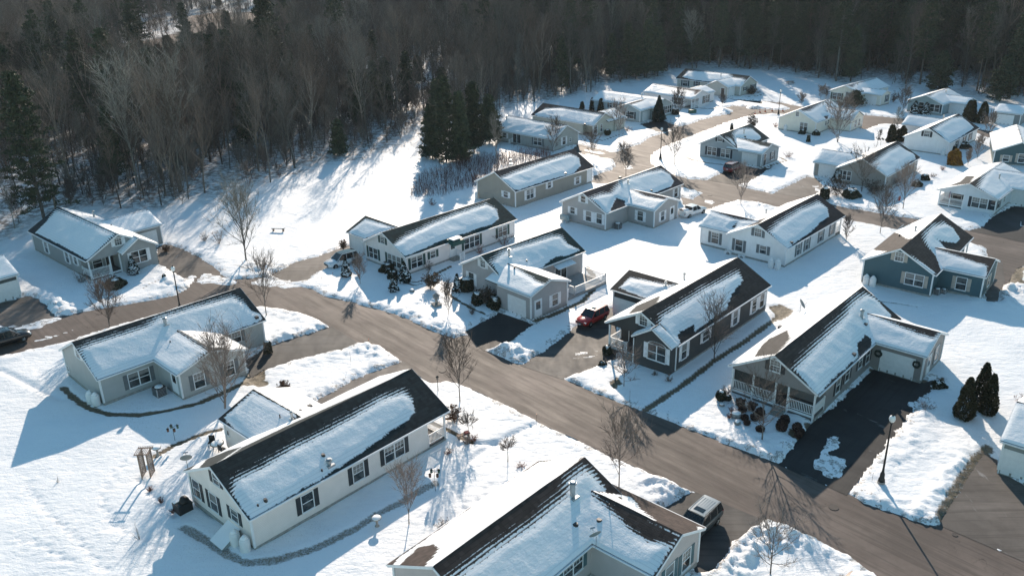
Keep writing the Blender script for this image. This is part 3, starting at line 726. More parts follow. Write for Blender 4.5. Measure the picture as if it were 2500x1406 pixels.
        for (u, w, pr, pt), t in zip(s.wings, s.sides):
            cw = 1 / math.sqrt(1 + pt * pt); hf = w / 2 + OE; lw = hf / cw; hwg = s.he + pt * hf
            vi = min((hwg - s.he) / p - OE + .15, s.W / 2 - .05); sg = -1 if t == 0 else 1; v0 = 0 if t == 0 else s.W
            vin = v0 - sg * vi; vo = v0 + sg * (pr + OG); ln = abs(vo - vin); parts = []
            s.slope(parts, (u - hf, vo, s.he), (0, -sg, 0), (cw, 0, pt * cw), ln, lw, 'a', (-pt * cw, 0, cw)); s.S['a'] = ((u - hf, vo, s.he), (cw, 0, pt * cw))
            s.slope(parts, (u + hf, vo, s.he), (0, -sg, 0), (-cw, 0, pt * cw), ln, lw, 'b', (pt * cw, 0, cw)); s.S['b'] = ((u + hf, vo, s.he), (-cw, 0, pt * cw))
            s.roofmesh('wing_roof', parts)
            vv = (vo, vo + sg * .03)
            for sx, uu in ((1, u - hf), (-1, u + hf)):
                tr.obox((uu, vo if sg > 0 else vo - .03, s.he), (0, 1, 0), (sx * cw, 0, pt * cw), (-sx * pt * cw, 0, cw), (0, -.02, -.19), (.03, lw - .02, -.015))
                gl = pr - OE + OG
                tr.box((min(uu, uu - sx * .10), min(vo, vo - sg * gl), s.he - .15), (max(uu, uu - sx * .10), max(vo, vo - sg * gl), s.he - .035))
        if bump:
            e, va, vb, d, pb = bump['end'], bump['v'][0] * s.W, bump['v'][1] * s.W, bump['d'], bump['p']
            hf = (vb - va) / 2 + OE; cb = 1 / math.sqrt(1 + pb * pb); lb = hf / cb; sg = -1 if e == 0 else 1
            uo = -d - OG if e == 0 else s.L + d + OG; parts = []; ln = d + OG + .05
            for key, v0, sv in (('c', va - OE, 1), ('d', vb + OE, -1)):
                s.slope(parts, (uo, v0, s.he), (-sg, 0, 0), (0, sv * cb, pb * cb), ln, lb, key, (0, -sv * pb * cb, cb))
                tr.obox((uo if sg > 0 else uo - .03, v0, s.he), (1, 0, 0), (0, sv * cb, pb * cb), (0, -sv * pb * cb, cb), (0, -.02, -.19), (.03, lb - .02, -.015))
            s.roofmesh('bay_roof', parts)
        tr.build('roof_trim', WHITE, s.root)
    def on_slope(s, key, px, py):
        O, V = s.S[key]; Vw = s.X * V[0] + s.Y * V[1] + np.array([0, 0, V[2]])
        Uw = s.X if key in 'NF' else s.Y
        return s.w2l(plane_hit(px, py, s.l2w(O), np.cross(Uw, Vw)))
    # -------------------------------------------------- openings
    def window(s, wall, px, py, w, h, n=1, sh=None, grid=False, arch=False, off=0, mid=True, one=None):
        u, z = s.hit(wall, px, py, off); o, t, nn, L = s.wf(wall, off); Z = (0, 0, 1)
        u = max(w / 2 + .05, min(L - w / 2 - .05, u)) if L > w + .2 else L / 2
        if s.key not in ('h04',): z = max(z, h / 2 + .75) if z < s.he + .2 or True else z
        z0 = z - h / 2; u0 = u - w / 2
        f = MB(); g = MB(); b = .07
        f.obox(o, t, nn, Z, (u0 - b, .01, z0 - b), (u0 + w + b, .035, z0))
        f.obox(o, t, nn, Z, (u0 - b, .01, z0 + h), (u0 + w + b, .035, z0 + h + b))
        f.obox(o, t, nn, Z, (u0 - b, .01, z0), (u0, .035, z0 + h)); f.obox(o, t, nn, Z, (u0 + w, .01, z0), (u0 + w + b, .035, z0 + h))
        f.obox(o, t, nn, Z, (u0 - b - .02, .035, z0 - b - .03), (u0 + w + b + .02, .075, z0 - b + .02))
        for i in range(1, n): f.obox(o, t, nn, Z, (u0 + w * i / n - .05, .008, z0), (u0 + w * i / n + .05, .04, z0 + h))
        if mid:
            for i in range(n): f.obox(o, t, nn, Z, (u0 + w * i / n + .05, .008, z - .03), (u0 + w * (i + 1) / n - .05, .03, z + .03))
        if grid:
            gz, gh = (z0, h) if h < 1.05 else (z, h / 2)
            for i in range(n):
                cw = w / n
                for k in (1, 2): f.obox(o, t, nn, Z, (u0 + cw * (i + k / 3) - .010, .008, gz), (u0 + cw * (i + k / 3) + .010, .016, gz + gh))
                for q in ((.25, .75) if h < 1.05 else (.5,)): f.obox(o, t, nn, Z, (u0 + cw * i + .05, .007, gz + gh * q - .010), (u0 + cw * (i + 1) - .05, .0145, gz + gh * q + .010))
        g.obox(o, t, nn, Z, (u0, -.02, z0), (u0 + w, .006, z0 + h))
        rb = (int(px * 7 + py * 13) % 10) / 10.
        if rb < .7 and mid: g.obox(o, t, nn, Z, (u0 + .01, -.01, z + (0 if rb < .4 else h * .2)), (u0 + w - .01, .0075, z0 + h - .01), 1)
        if arch:
            k = 12; pts = [(u0 + w / 2 - (w / 2 + b) * math.cos(math.pi * i / k), z0 + h + .38 * math.sin(math.pi * i / k)) for i in range(k + 1)]
            for mbx, d0, d1, sc in ((f, .01, .035, 1), (g, .005, .042, .86)):
                V = []
                for dd in (d0, d1):
                    for a, c in pts:
                        aa = u0 + w / 2 + (a - u0 - w / 2) * sc; cc = z0 + h + .07 * (sc < 1) + (c - z0 - h) * (sc - .1 * (sc < 1))
                        V.append(o + t * aa + nn * dd + np.array([0, 0, cc]))
                q = len(pts); Fs = [tuple(range(q)), tuple(range(q, 2 * q))[::-1]] + [(i, (i + 1) % q, (i + 1) % q + q, i + q) for i in range(q)]
                mbx.add(V, Fs)
        fo = f.build('window', WHITE, s.root); g.build('pane', [GLASS, BLIND], fo)
        if sh:
            m = simple('shutter_paint', SH[sh], .5)
            for k, sx in enumerate((-1, 1)):
                if one is not None and one != sx: continue
                c0 = u0 - b - .40 if sx < 0 else u0 + w + b + .02
                q = MB(); q.obox(o, t, nn, Z, (c0, .008, z0 - .05), (c0 + .38, .032, z0 + h + .05))
                for (ra, rb) in ((z0 + .05, z - .05), (z + .05, z0 + h - .05)):
                    q.obox(o, t, nn, Z, (c0 + .06, .032, ra), (c0 + .32, .040, rb))
                q.build('shutter', m, fo)
        return fo
    def door(s, wall, px, py, w=.92, h=2.05, glass=True, garage=False, dark=False, z0=None, off=0, win=False):
        u, z = s.hit(wall, px, py, off); o, t, nn, L = s.wf(wall, off); Z = (0, 0, 1)
        u = max(w / 2 + .1, min(L - w / 2 - .1, u)) if L > w + .2 else L / 2
        z0 = (.02 if garage else .42) if z0 is None else z0
        d = MB(); u0 = u - w / 2; b = .09
        m = DARKM if dark else WHITE
        d.obox(o, t, nn, Z, (u0, -.02, z0), (u0 + w, .012, z0 + h))
        if garage:
            rows = 4; cols = max(2, int(w / .65))
            for i in range(rows):
                for j in range(cols):
                    ca = u0 + w * (j + .1) / cols; cb_ = u0 + w * (j + .9) / cols
                    d.obox(o, t, nn, Z, (ca, .012, z0 + h * (i + .14) / rows), (cb_, .026, z0 + h * (i + .86) / rows))
        else:
            for a, c in ((.08, .42), (.5, .94)):
                if not (glass and a > .4): d.obox(o, t, nn, Z, (u0 + .12, .012, z0 + h * a), (u0 + w - .12, .028, z0 + h * c))
        do = d.build('garage_door' if garage else 'door', m, s.root)
        f = MB(); f.obox(o, t, nn, Z, (u0 - b, 0, z0), (u0, .035, z0 + h + b)); f.obox(o, t, nn, Z, (u0 + w, 0, z0), (u0 + w + b, .035, z0 + h + b))
        f.obox(o, t, nn, Z, (u0, 0, z0 + h), (u0 + w, .035, z0 + h + b)); f.build('frame', WHITE, do)
        if glass and not garage:
            g = MB(); g.obox(o, t, nn, Z, (u0 + .15, 0, z0 + h * .5), (u0 + w - .15, .018, z0 + h * .92)); g.build('pane', GLASS, do)
        return do
    def slider(s, wall, px, py, w=1.9, h=2.05):
        u, z = s.hit(wall, px, py); o, t, nn, L = s.wf(wall); Z = (0, 0, 1); z0 = .45; u0 = u - w / 2
        f = MB()
        for a, c, q, r in ((u0 - .07, z0, u0, z0 + h + .07), (u0 + w, z0, u0 + w + .07, z0 + h + .07), (u0 + w / 2 - .05, z0, u0 + w / 2 + .05, z0 + h), (u0, z0 + h, u0 + w, z0 + h + .07), (u0, z0 - .06, u0 + w, z0)):
            f.obox(o, t, nn, Z, (a, .006, c), (q, .045, r))
        fo = f.build('sliding_door', WHITE, s.root); g = MB(); g.obox(o, t, nn, Z, (u0, -.02, z0), (u0 + w, .01, z0 + h)); g.build('pane', GLASS, fo)
    def vent(s, key, px, py, h=.45, r=.07, kind='vent'):
        p = s.on_slope(key, px, py); m = MB()
        if kind == 'chimney':
            m.tube(p - (0, 0, .2), p + (0, 0, h), r, r, 12); m.tube(p + (0, 0, h), p + (0, 0, h + .1), r * 1.5, r * 1.5, 12); m.tube(p + (0, 0, h + .14), p + (0, 0, h + .2), r * 1.35, r * .7, 12)
            m.tube(p + (0, 0, h + .1), p + (0, 0, h + .15), r * .5, r * .5, 8)
            m.box(tuple(p - (r * 1.9, r * 1.9, .25)), tuple(p + (r * 1.9, r * 1.9, .04)))
            m.build('chimney', METAL, s.root)
        elif kind == 'box':
            m.box(tuple(p - (.18, .18, .15)), tuple(p + (.18, .18, .16))); m.build('vent', DARKM, s.root)
        else:
            m.tube(p - (0, 0, .2), p + (0, 0, h), r, r, 10); m.tube(p - (0, 0, .2), p + (0, 0, .1), r * 1.8, r * 1.2, 10); m.build('vent', DARKM, s.root)
    # -------------------------------------------------- porch
    def rail(s, p0, p1, h=.95):
        p0 = np.array(p0, float); p1 = np.array(p1, float); L = np.linalg.norm(p1 - p0); t = (p1 - p0) / L; n = np.array([-t[1], t[0], 0]); Z = (0, 0, 1); m = MB()
        m.obox(p0, t, n, Z, (0, -.035, h - .06), (L, .035, h)); m.obox(p0, t, n, Z, (0, -.03, .08), (L, .03, .14))
        k = int(L / .14)
        for i in range(1, k): m.obox(p0, t, n, Z, (L * i / k - .02, -.02, .14), (L * i / k + .02, .02, h - .06))
        for q in (0, L): m.obox(p0, t, n, Z, (q - .06, -.06, -.3), (q + .06, .06, h + .08))
        m.build('railing', WHITE, s.root)
    def post(s, x, y, z0, z1, w=.07): m = MB(); m.box((x - w, y - w, z0), (x + w, y + w, z1)); m.build('post', WHITE, s.root)
    def make_porch(s, rails, posts, deck=.5, screens=()):
        P = s.porch; e = P['end']; va, vb = P['v'][0] * s.W, P['v'][1] * s.W; d = P['d']; zc = P.get('zc', s.he - .28)
        ue = 0.06 if e == 0 else s.L - .06; ui = d if e == 0 else s.L - d
        m = MB(); m.box((min(ue, ui), va + .02, -.1), (max(ue, ui), vb - .02, deck)); m.build('porch_floor', DECK, s.root)
        m = MB(); m.box((ue - .03, va, deck - .22), (ue + .03, vb, deck - .01)); m.build('porch_skirt', WHITE, s.root)
        for a, b in rails: s.rail((ue, s.W * a, deck), (ue, s.W * b, deck))
        for side in P.get('side', ()):
            v = .06 if side == 0 else s.W - .06; s.rail((ue, v, deck), (ui, v, deck))
        for a in posts: s.post(ue, s.W * a + (.06 if a < .02 else -.06 if a > .98 else 0), -.05, zc)
        for a, b in screens:
            m = MB(); m.box((ue + (.08 if e == 0 else -.1), s.W * a, deck + .1), (ue + (.1 if e == 0 else -.08), s.W * b, zc)); m.build('porch_screen', SCREEN, s.root)
    def steps(s, x0, x1, y0, dy, n=3, z=.5, rails=True, ax='y'):
        m = MB()
        for i in range(n):
            a = y0 + dy * i * .28; b = y0 + dy * (i + 1) * .28; zz = z * (n - i) / (n + 1) + .05
            lo, hi = min(a, b), max(a, b)
            m.box((x0, lo, -.1), (x1, hi, zz)) if ax == 'y' else m.box((lo, x0, -.1), (hi, x1, zz))
        m.build('steps', FOUND, s.root)
WSIDE = {k: [int(v)] for k, v in (x.split(':') for x in 'h01:1 h02:0 h03:1 h04:0 h05:0 h06:1 h08:0 h09:1 h10:1 h11:0 h12:0 h15:0 h16:1 h17:1 h18:0 h20:0 h21:0 h22:0 h25:1 h26:0 h27:1 h28:0'.split())}
A4 = lambda p: T(1120, 340, 4.16667, p)
B4 = lambda p: T(100, 690, 4.16667, p)
C3 = lambda p: T(1200, 950, 3.0829, p)
Dd = lambda p: T(1400, 450, 2.8117, p)
E5 = lambda p: T(1900, 450, 2.8117, p)
G5 = lambda p: T(1550, 150, 5, p)
K5 = lambda p: T(2000, 150, 5, p)
L5 = lambda p: T(2000, 330, 5, p)
N5 = lambda p: T(1650, 400, 5, p)
Q3 = lambda p: T(700, 450, 3.125, p)
R5 = lambda p: T(1150, 150, 5, p)
U3 = lambda p: T(1900, 100, 3.515, p)
SNOW = {
 ('h01','N'): [('+', T(0,470,5,[(420,500),(560,360),(680,220),(760,230),(1000,330),(1380,490),(1400,510),(1300,600),(1090,800),(1050,820),(820,680),(600,570),(450,500)]))],
 ('h02','N'): [('+', B4([(380,690),(500,620),(800,530),(1050,450),(1200,350),(1500,260),(1800,180),(1950,140),(2060,200),(2150,290),(2230,320),(2250,380),(1850,530),(1500,700),(1130,800),(570,990),(480,850),(410,720)]))],
 ('h02','a'): [('+', B4([(1400,505),(1700,690),(1390,965),(1040,800),(1120,520)]))],
 ('h02','b'): [('+', B4([(1300,400),(1850,500),(2120,690),(1900,760),(1750,670),(1400,470)])), ('-', B4([(1730,670),(1790,655),(1920,660),(1880,690),(1740,695)]))],
 ('h03','N'): [('+', [(640,1140),(708,1095),(801,1050),(870,1010),(924,975),(985,955),(1008,975),(1014,1004),(992,1029),(955,1051),(885,1103),(801,1158),(708,1210),(612,1268),(588,1235),(566,1200),(575,1170)])],
 ('h03','F'): [('+', [(450,1156),(530,1095),(640,1010),(1008,880),(1010,900),(720,1030),(590,1092),(520,1140),(490,1150)]), ('-', [(478,1150),(505,1120),(560,1098),(590,1090),(520,1137)])],
 ('h03','a'): [('+', [(545,1020),(618,955),(725,1010),(640,1110)])],
 ('h04','N'): [('+', C3([(-900,1990),(-300,1420),(0,1200),(300,1010),(540,800),(590,660),(700,590),(780,650),(860,760),(870,1000),(810,1230),(720,1265),(460,1440),(-300,1980)]))],
 ('h04','F'): [('+', [(930,1420),(971,1362),(1200,1203),(1313,1128),(1427,1110),(1300,1220),(1010,1420)]), ('-', [(930,1420),(985,1370),(1020,1335),(1060,1328),(1074,1338),(1035,1385),(1000,1420)])],
 ('h04','a'): [('+', C3([(640,700),(740,750),(1400,1100),(1220,1406),(620,1260)])), ('-', C3([(735,765),(850,870),(960,960),(1050,1060),(1180,1140),(1360,1170),(1430,1100),(1100,910),(850,800)]))],
 ('h04','b'): [('+', C3([(640,720),(735,745),(790,772),(960,790),(1060,815),(1120,900),(1250,1005),(1100,940),(850,830)])), ('+', C3([(1550,1030),(1620,1050),(1560,1060)]))],
 ('h05','N'): [('+', A4([(330,1250),(430,1160),(520,1110),(700,1060),(950,980),(1040,985),(1100,1060),(1230,1120),(1200,1145),(1110,1185),(980,1195),(900,1260),(850,1300),(790,1320),(600,1420),(440,1420)]))],
 ('h05','a'): [('-', Q3([(1700,600),(1780,655),(1880,715),(1920,745),(1975,760),(2015,722),(1850,655),(1750,615)]))],
 ('h06','N'): [('+', Q3([(790,480),(900,400),(1100,300),(1300,220),(1520,150),(1600,190),(1620,260),(1560,310),(1450,340),(1380,370),(1200,420),(1000,510),(905,550),(850,500)]))],
 ('h06','a'): [('+', Q3([(470,365),(600,265),(690,290),(820,330),(590,415)]))],
 ('h07','N'): [('+', A4([(420,400),(560,340),(800,250),(1000,190),(1130,150),(1220,190),(1240,270),(1180,340),(1120,360),(900,420),(600,520),(560,510),(480,440)]))],
 ('h08','N'): [('+', A4([(1340,600),(1450,560),(1550,550),(1650,430),(1720,400),(1900,340),(2060,310),(2150,360),(2190,430),(2160,480),(2010,540),(1860,560),(1820,720),(1500,755),(1420,670)])), ('-', A4([(1605,595),(1690,630),(1690,685),(1540,735),(1570,660)]))],
 ('h08','a'): [('-', A4([(1755,508),(1900,580),(2090,615),(2130,590),(1950,530)]))],
 ('h09','N'): [('+', N5([(1140,830),(1250,720),(1500,560),(1750,465),(1850,540),(1870,640),(1750,730),(1650,830),(1420,990),(1370,1040),(1250,950)]))],
 ('h09','a'): [('-', N5([(430,570),(560,620),(700,665),(790,685),(980,692),(1000,680),(700,600)])), ('-', N5([(690,770),(740,715),(745,755),(700,790)]))],
 ('h09','F'): [('-', N5([(850,775),(1010,735),(1130,645),(1000,690)]))],
 ('h10','N'): [('+', Dd([(610,900),(720,830),(900,710),(1000,670),(1130,600),(1165,660),(1090,750),(1050,860),(980,900),(850,1000),(700,1115),(640,1040),(590,960)])), ('-', Dd([(730,1010),(830,965),(835,1040),(740,1090),(715,1040)]))],
 ('h10','a'): [('+', Dd([(310,710),(390,640),(500,660),(640,690),(700,690),(620,730),(500,785)]))],
 ('h10','F'): [('-', Dd([(375,890),(430,835),(600,762),(575,820),(480,868)]))],
 ('h11','N'): [('+', E5([(110,1270),(250,1110),(450,900),(520,790),(600,750),(680,790),(710,830),(780,900),(740,1110),(650,1115),(540,1190),(380,1330),(270,1450),(150,1310)])), ('-', E5([(545,1090),(600,1035),(640,1060),(640,1115),(550,1190)])), ('-', E5([(400,1340),(500,1230),(520,1240),(350,1420)]))],
 ('h11','a'): [('-', E5([(620,885),(720,925),(900,1000),(1065,1055),(1120,1010),(850,940)]))],
 ('h11','F'): [('+', Dd([(1060,1240),(1400,990),(1687,780),(2000,560),(1990,700),(1480,1110),(1380,1170),(1200,1215)])), ('-', Dd([(1240,1185),(1290,1110),(1340,1060),(1470,1000),(1490,1060),(1400,1165)]))],
 ('h12','N'): [('+', E5([(1010,335),(1060,285),(1140,265),(1200,300),(1250,375),(1220,405),(1100,385),(1160,450),(1180,600),(1118,592),(1080,490),(1030,430),(1005,380)])), ('+', E5([(930,500),(1000,545),(1090,615),(1060,615),(990,565)]))],
 ('h12','a'): [('+', E5([(1060,435),(1180,475),(1300,515),(1435,560),(1430,640),(1120,585),(1050,480)]))],
 ('h12','F'): [('+', E5([(790,325),(1000,230),(1118,195),(930,370),(890,375),(830,340)])), ('+', E5([(570,515),(640,450),(740,462),(620,510)]))],
 ('h15','N'): [('+', G5([(1205,880),(1250,830),(1350,820),(1430,825),(1530,910),(1540,940),(1500,965),(1400,950),(1250,935),(1270,1060),(1220,980)])), ('+', G5([(1120,930),(1180,950),(1250,1050),(1190,1010)]))],
 ('h15','a'): [('-', G5([(1255,940),(1400,980),(1550,1030),(1640,1050),(1675,1005),(1450,960)]))],
 ('h16','N'): [('+', L5([(600,390),(700,310),(850,190),(980,130),(1050,180),(1160,230),(1180,290),(1080,350),(840,515),(700,430)]))],
 ('h17','N'): [('+', K5([(1390,830),(1480,770),(1620,690),(1740,680),(1830,750),(1890,810),(1780,890),(1590,1000),(1480,900)]))],
 ('h18','N'): [('+', L5([(1940,640),(2010,500),(2120,400),(2240,330),(2500,470),(2340,680),(2180,795)]))],
 ('h18','F'): [('-', L5([(1570,625),(1720,570),(1800,500),(1905,500),(1840,592)]))],
 ('h20','N'): [('-', U3([(175,585),(430,498),(330,560),(270,600),(215,605)])), ('-', U3([(390,650),(430,640),(420,685)]))],
 ('h21','N'): [('-', U3([(590,385),(640,400),(660,370),(830,325),(840,305),(640,370)]))],
 ('h22','N'): [('-', U3([(1270,465),(1300,475),(1350,440),(1460,398)]))],
 ('h24','N'): [('-', R5([(650,690),(800,735),(900,750),(1100,790),(1180,775),(930,725)]))],
 ('h25','N'): [('+', R5([(770,650),(900,580),(1100,570),(1400,620),(1600,655),(1490,798),(1250,760),(960,690),(820,670)]))],
 ('h26','b'): [('-', R5([(1920,512),(1950,530),(2080,490),(2135,455)]))],
 ('h27','N'): [('-', G5([(240,280),(500,330),(720,370),(730,415),(830,345)]))],
 ('h28','N'): [('+', G5([(580,190),(650,120),(900,130),(1150,155),(1200,200),(1300,210),(1350,230),(1300,315),(1150,320),(1040,250),(900,250),(700,225)]))],
}
DK = (.030, .031, .033); GNR = (.020, .045, .046); BRN = (.045, .033, .030)
def mk():
    H = {}
    # ---- left, by the wood
    h = House('h01', 'house', 'grey gabled house with small front bay, against the wood on the left', (.30, .31, .31), (.028, .04, .045), 'wh',
              porch=dict(end=1, v=(0, .48), d=2.2, side=(0,)), bump=dict(end=1, v=(.48, 1.0), d=.9, p=.62)); H['h01'] = h
    h.window('N', 113, 604, .9, 1.4, sh='wh', grid=True); h.window('N', 164, 628, .85, 1.4, sh='wh'); h.window('N', 184, 634, .8, 1.2, sh='wh')
    h.window('R', 288, 590, .8, .85, sh='wh', grid=True); h.window('P', 340, 626, 1.9, 1.5, n=2, sh='wh', grid=False)
    h.door('R', 270, 645, off=-2.2, dark=True); h.window('R', 240, 652, 1.1, 1.2, off=-2.2)
    h.make_porch([(.02, .30)], [0, .32, .47]); h.door('b', 360, 590, 2.7, 2.1, garage=True)
    h.vent('F', 230, 532, .8, .12, 'chimney'); h.vent('F', 272, 552, .25)
    # ---- front left pair
    h = House('h02', 'house', 'long grey-beige house with snowy cross gable and two tanks at its corner', (.36, .375, .37), (.027, .036, .039), 'gy'); H['h02'] = h
    h.window('N', 340, 922, 1.9, 1.35, n=2, sh='gy'); h.window('N', 566, 827, 1.9, 1.1, n=2, sh='gy', grid=True, one=1)
    h.window('L', 190, 863, .75, .85, sh='wh', grid=True); h.window('L', 167, 902, .5, .5)
    h.door('a', 430, 952, .95, 2.05); h.window('g', 489, 940, .95, 1.4, sh='gy', grid=True); h.window('g', 561, 906, .95, 1.4, sh='gy', grid=True)
    h.vent('N', 404, 792, .55, .15, 'chimney'); h.vent('N', 626, 776, .3, .1, 'box'); h.vent('a', 416, 838, .25, .06); h.vent('b', 497, 815, .15, .06)
    h = House('h03', 'house', 'big cream house with dark shutters filling the lower left', (.60, .555, .52), (.024, .031, .033), 'dk',
              porch=dict(end=1, v=(0, .5), d=1.9, side=(0,))); H['h03'] = h
    h.window('N', 963, 1101, 1.9, 1.3, n=2, sh='dk', grid=True); h.window('N', 875, 1152, .95, 1.35, sh='dk', grid=True); h.window('N', 751, 1224, .95, 1.35, sh='dk')
    h.window('L', 527, 1170, .75, .8, sh='dk'); h.window('L', 480, 1193, .95, 1.45, sh='dk'); h.window('L', 522, 1226, .95, 1.45, sh='dk'); h.window('L', 573, 1258, .85, .95, sh='dk')
    h.make_porch([(.02, .48)], [0, .5]); h.window('a', 557, 1056, .3, .45, mid=False)
    h.vent('N', 789, 1113, .18, .13); h.vent('N', 804, 1133, .3, .16, 'chimney'); h.vent('N', 786, 1150, .18, .06); h.vent('N', 648, 1223, .2, .12); h.vent('N', 630, 1236, .2, .06)
    h.vent('a', 684, 1022, .4, .05); h.vent('a', 713, 1022, .5, .09, 'chimney'); h.vent('b', 733, 1003, .12, .12); h.vent('b', 756, 993, .06, .12, 'box')
    # cellar bulkhead and downspout
    m = MB(); p = h.w2l(gp(527, 1290)); x = -1.5
    v = [(x, 5.1 - 3.4, 0), (0, 5.1 - 3.4, 0), (0, 5.1 - 3.4, .95), (x, 5.1 - 3.4, .15)]; v2 = [(a, b + 1.5, c) for a, b, c in v]
    m.add(v + v2, [(0, 1, 2, 3), (7, 6, 5, 4), (0, 4, 5, 1), (1, 5, 6, 2), (2, 6, 7, 3), (3, 7, 4, 0)]); m.build('cellar_hatch', simple('painted_steel', (.33, .35, .35), .5), h.root)
    m = MB(); m.add([(x - .03, 1.67, .17), (0, 1.67, .98), (0, 3.23, .98), (x - .03, 3.23, .17)] + [(x - .03, 1.67, .21), (0, 1.67, 1.02), (0, 3.23, 1.02), (x - .03, 3.23, .21)], [(0, 1, 2, 3)[::-1], (4, 5, 6, 7), (0, 1, 5, 4), (1, 2, 6, 5), (2, 3, 7, 6), (3, 0, 4, 7)]); m.build('snow_on_hatch', SNOWM, h.root)
    m = MB(); m.tube((-.05, h.W + .05, .2), (-.05, h.W + .05, 2.7), .05, .05, 8); m.tube((-.05, h.W + .05, .25), (-1.0, h.W - .3, .08), .05, .05, 8); m.build('downspout', WHITE, h.root)
    h = House('h04', 'house', 'pinkish-beige house with cross gable cut off by the bottom edge', (.47, .425, .41), (.060, .043, .038), 'tl'); H['h04'] = h
    h.window('N', 1399, 1385, 1.9, 1.2, n=2, sh='tl', grid=True); h.window('g', 1675, 1365, .95, 1.45, sh='tl', grid=True); h.window('g', 1634, 1401, .95, 1.4, sh='tl')
    h.vent('N', 1398, 1212, 1.0, .17, 'chimney'); h.vent('N', 1403, 1281, .14, .18, 'vent'); h.vent('a', 1464, 1270, .12, .16, 'vent'); h.vent('a', 1487, 1240, .35, .03); h.vent('b', 1512, 1219, .1, .15)
    # ---- centre
    h = House('h05', 'house', 'grey house with dark green roof and garage wing, in the centre beside the black driveway', (.36, .355, .36), (.016, .040, .040), 'wh'); H['h05'] = h
    h.window('L', 1179, 644, .75, .8, sh='wh', grid=True); h.window('L', 1151, 680, .85, 1.4, sh='wh'); h.slider('N', 1369, 663, 1.9, 2.05)
    h.window('g', 1355, 735, .85, 1.3, sh='wh'); h.door('g', 1314, 759, .95, 2.05, z0=.1); h.door('a', 1262, 754, 2.6, 2.1, garage=True)
    h.vent('N', 1243, 627, .8, .12, 'chimney'); h.vent('N', 1286, 640, .3, .07); h.vent('a', 1256, 656, .3, .08)
    u, z = h.hit('N', 1369, 640); m = MB(); m.add([(u - 1.5, 0, 2.75), (u + 1.5, 0, 2.75), (u + 1.5, -1.1, 2.45), (u - 1.5, -1.1, 2.45), (u - 1.5, 0, 2.68), (u + 1.5, 0, 2.68), (u + 1.5, -1.1, 2.38), (u - 1.5, -1.1, 2.38)], [(3, 2, 1, 0), (4, 5, 6, 7), (0, 1, 5, 4), (1, 2, 6, 5), (2, 3, 7, 6), (3, 0, 4, 7)]); m.build('awning', WHITE, h.root)
    ue = h.wings[0][0] + h.wings[0][1] / 2
    m = MB(); m.box((ue + .1, -4.2, -.1), (h.L - .4, -.03, .42)); m.build('deck', simple('grey_deck', (.33, .32, .31), .7), h.root)
    h.rail((ue + 2.2, -4.1, .42), (h.L - .5, -4.1, .42)); h.rail((h.L - .5, -4.1, .42), (h.L - .5, -1.0, .42)); h.rail((ue + .2, -4.1, .42), (ue + 1.1, -4.1, .42)); h.rail((ue + 2.2, -4.1, .42), (ue + 2.2, -2.5, .42))
    h = House('h06', 'house', 'long off-white house with green shutters and door canopy behind the snowy cone shrubs', (.60, .56, .545), (.016, .038, .038), 'gn'); H['h06'] = h
    h.window('L', 934, 586, .75, .85, sh='gn', grid=True); h.window('L', 912, 621, 1.7, 1.35, n=2, sh='gn'); h.window('L', 963, 640, 2.5, 1.4, n=3, sh='gn')
    h.window('N', 1018, 640, 1.75, 1.35, n=2, sh='gn'); h.window('N', 1057, 621, .8, .85, sh='gn'); h.door('N', 1106, 616, .95, 2.05)
    h.window('N', 1152, 591, 2.6, 1.4, n=3, sh='gn'); h.window('N', 1227, 565, 1.6, 1.3, n=2, sh='gn'); h.door('a', 873, 604, 2.4, 2.1, garage=True)
    u, z = h.hit('N', 1106, 616); m = MB()
    m.add([(u - 1, -.02, 2.6), (u + 1, -.02, 2.6), (u + 1.1, -1.3, 2.3), (u - 1.1, -1.3, 2.3), (u - 1, -.02, 3.0), (u + 1, -.02, 3.0), (u + .9, -1.1, 2.75), (u - .9, -1.1, 2.75)], [(0, 1, 2, 3), (7, 6, 5, 4), (0, 4, 5, 1), (1, 5, 6, 2), (2, 6, 7, 3), (3, 7, 4, 0)]); m.build('canopy', simple('green_canopy', (.02, .07, .06), .5), h.root)
    m = MB(); m.box((u - .75, -1.0, 2.95), (u + .75, -.1, 3.06)); m.build('snow_on_canopy', SNOWM, h.root)
    h.steps(u - .7, u + .7, -.03, -1, 3, .5); h.rail((u + .6, -.05, .4), (u + .6, -1.4, .35), .85); h.rail((u - .1, -1.45, .3), (u + .6, -1.45, .3), .85)
    h = House('h07', 'house', 'taupe house with white trim, above the long off-white one', (.30, .285, .25), (.03, .03, .036), 'wh'); H['h07'] = h
    h.window('L', 1235, 475, .85, .85, sh='wh'); h.window('N', 1294, 474, 1.5, 1.4, n=2, sh='wh', grid=True); h.window('N', 1341, 452, .7, .9, sh='wh'); h.window('N', 1410, 441, .8, 1.1, sh='wh'); h.door('N', 1438, 436, .95, 2.05, glass=False)
    h.vent('F', 1247, 400, .5, .08, 'chimney'); h.vent('N', 1380, 424, .2, .1, 'box')
    h = House('h08', 'house', 'grey house with T-shaped snowy roof, pickup parked at its right', (.36, .35, .345), (.03, .03, .038), 'wh'); H['h08'] = h
    h.window('L', 1424, 487, .75, .85, sh='wh'); h.window('L', 1398, 514, .75, .9, sh='wh'); h.window('L', 1437, 528, .9, 1.4, sh='wh'); h.window('L', 1463, 534, .9, 1.4, sh='wh')
    h.window('a', 1563, 535, .9, 1.35, sh='wh'); h.window('g', 1617, 534, .8, 1.3, sh='wh'); h.door('g', 1640, 527, .9, 2.05, z0=.1); h.window('N', 1650, 471, .8, 1.3, sh='wh')
    h.vent('N', 1533, 450, .5, .1, 'chimney'); h.vent('N', 1514, 434, .3, .1, 'box'); h.vent('N', 1590, 466, .15, .15, 'vent')
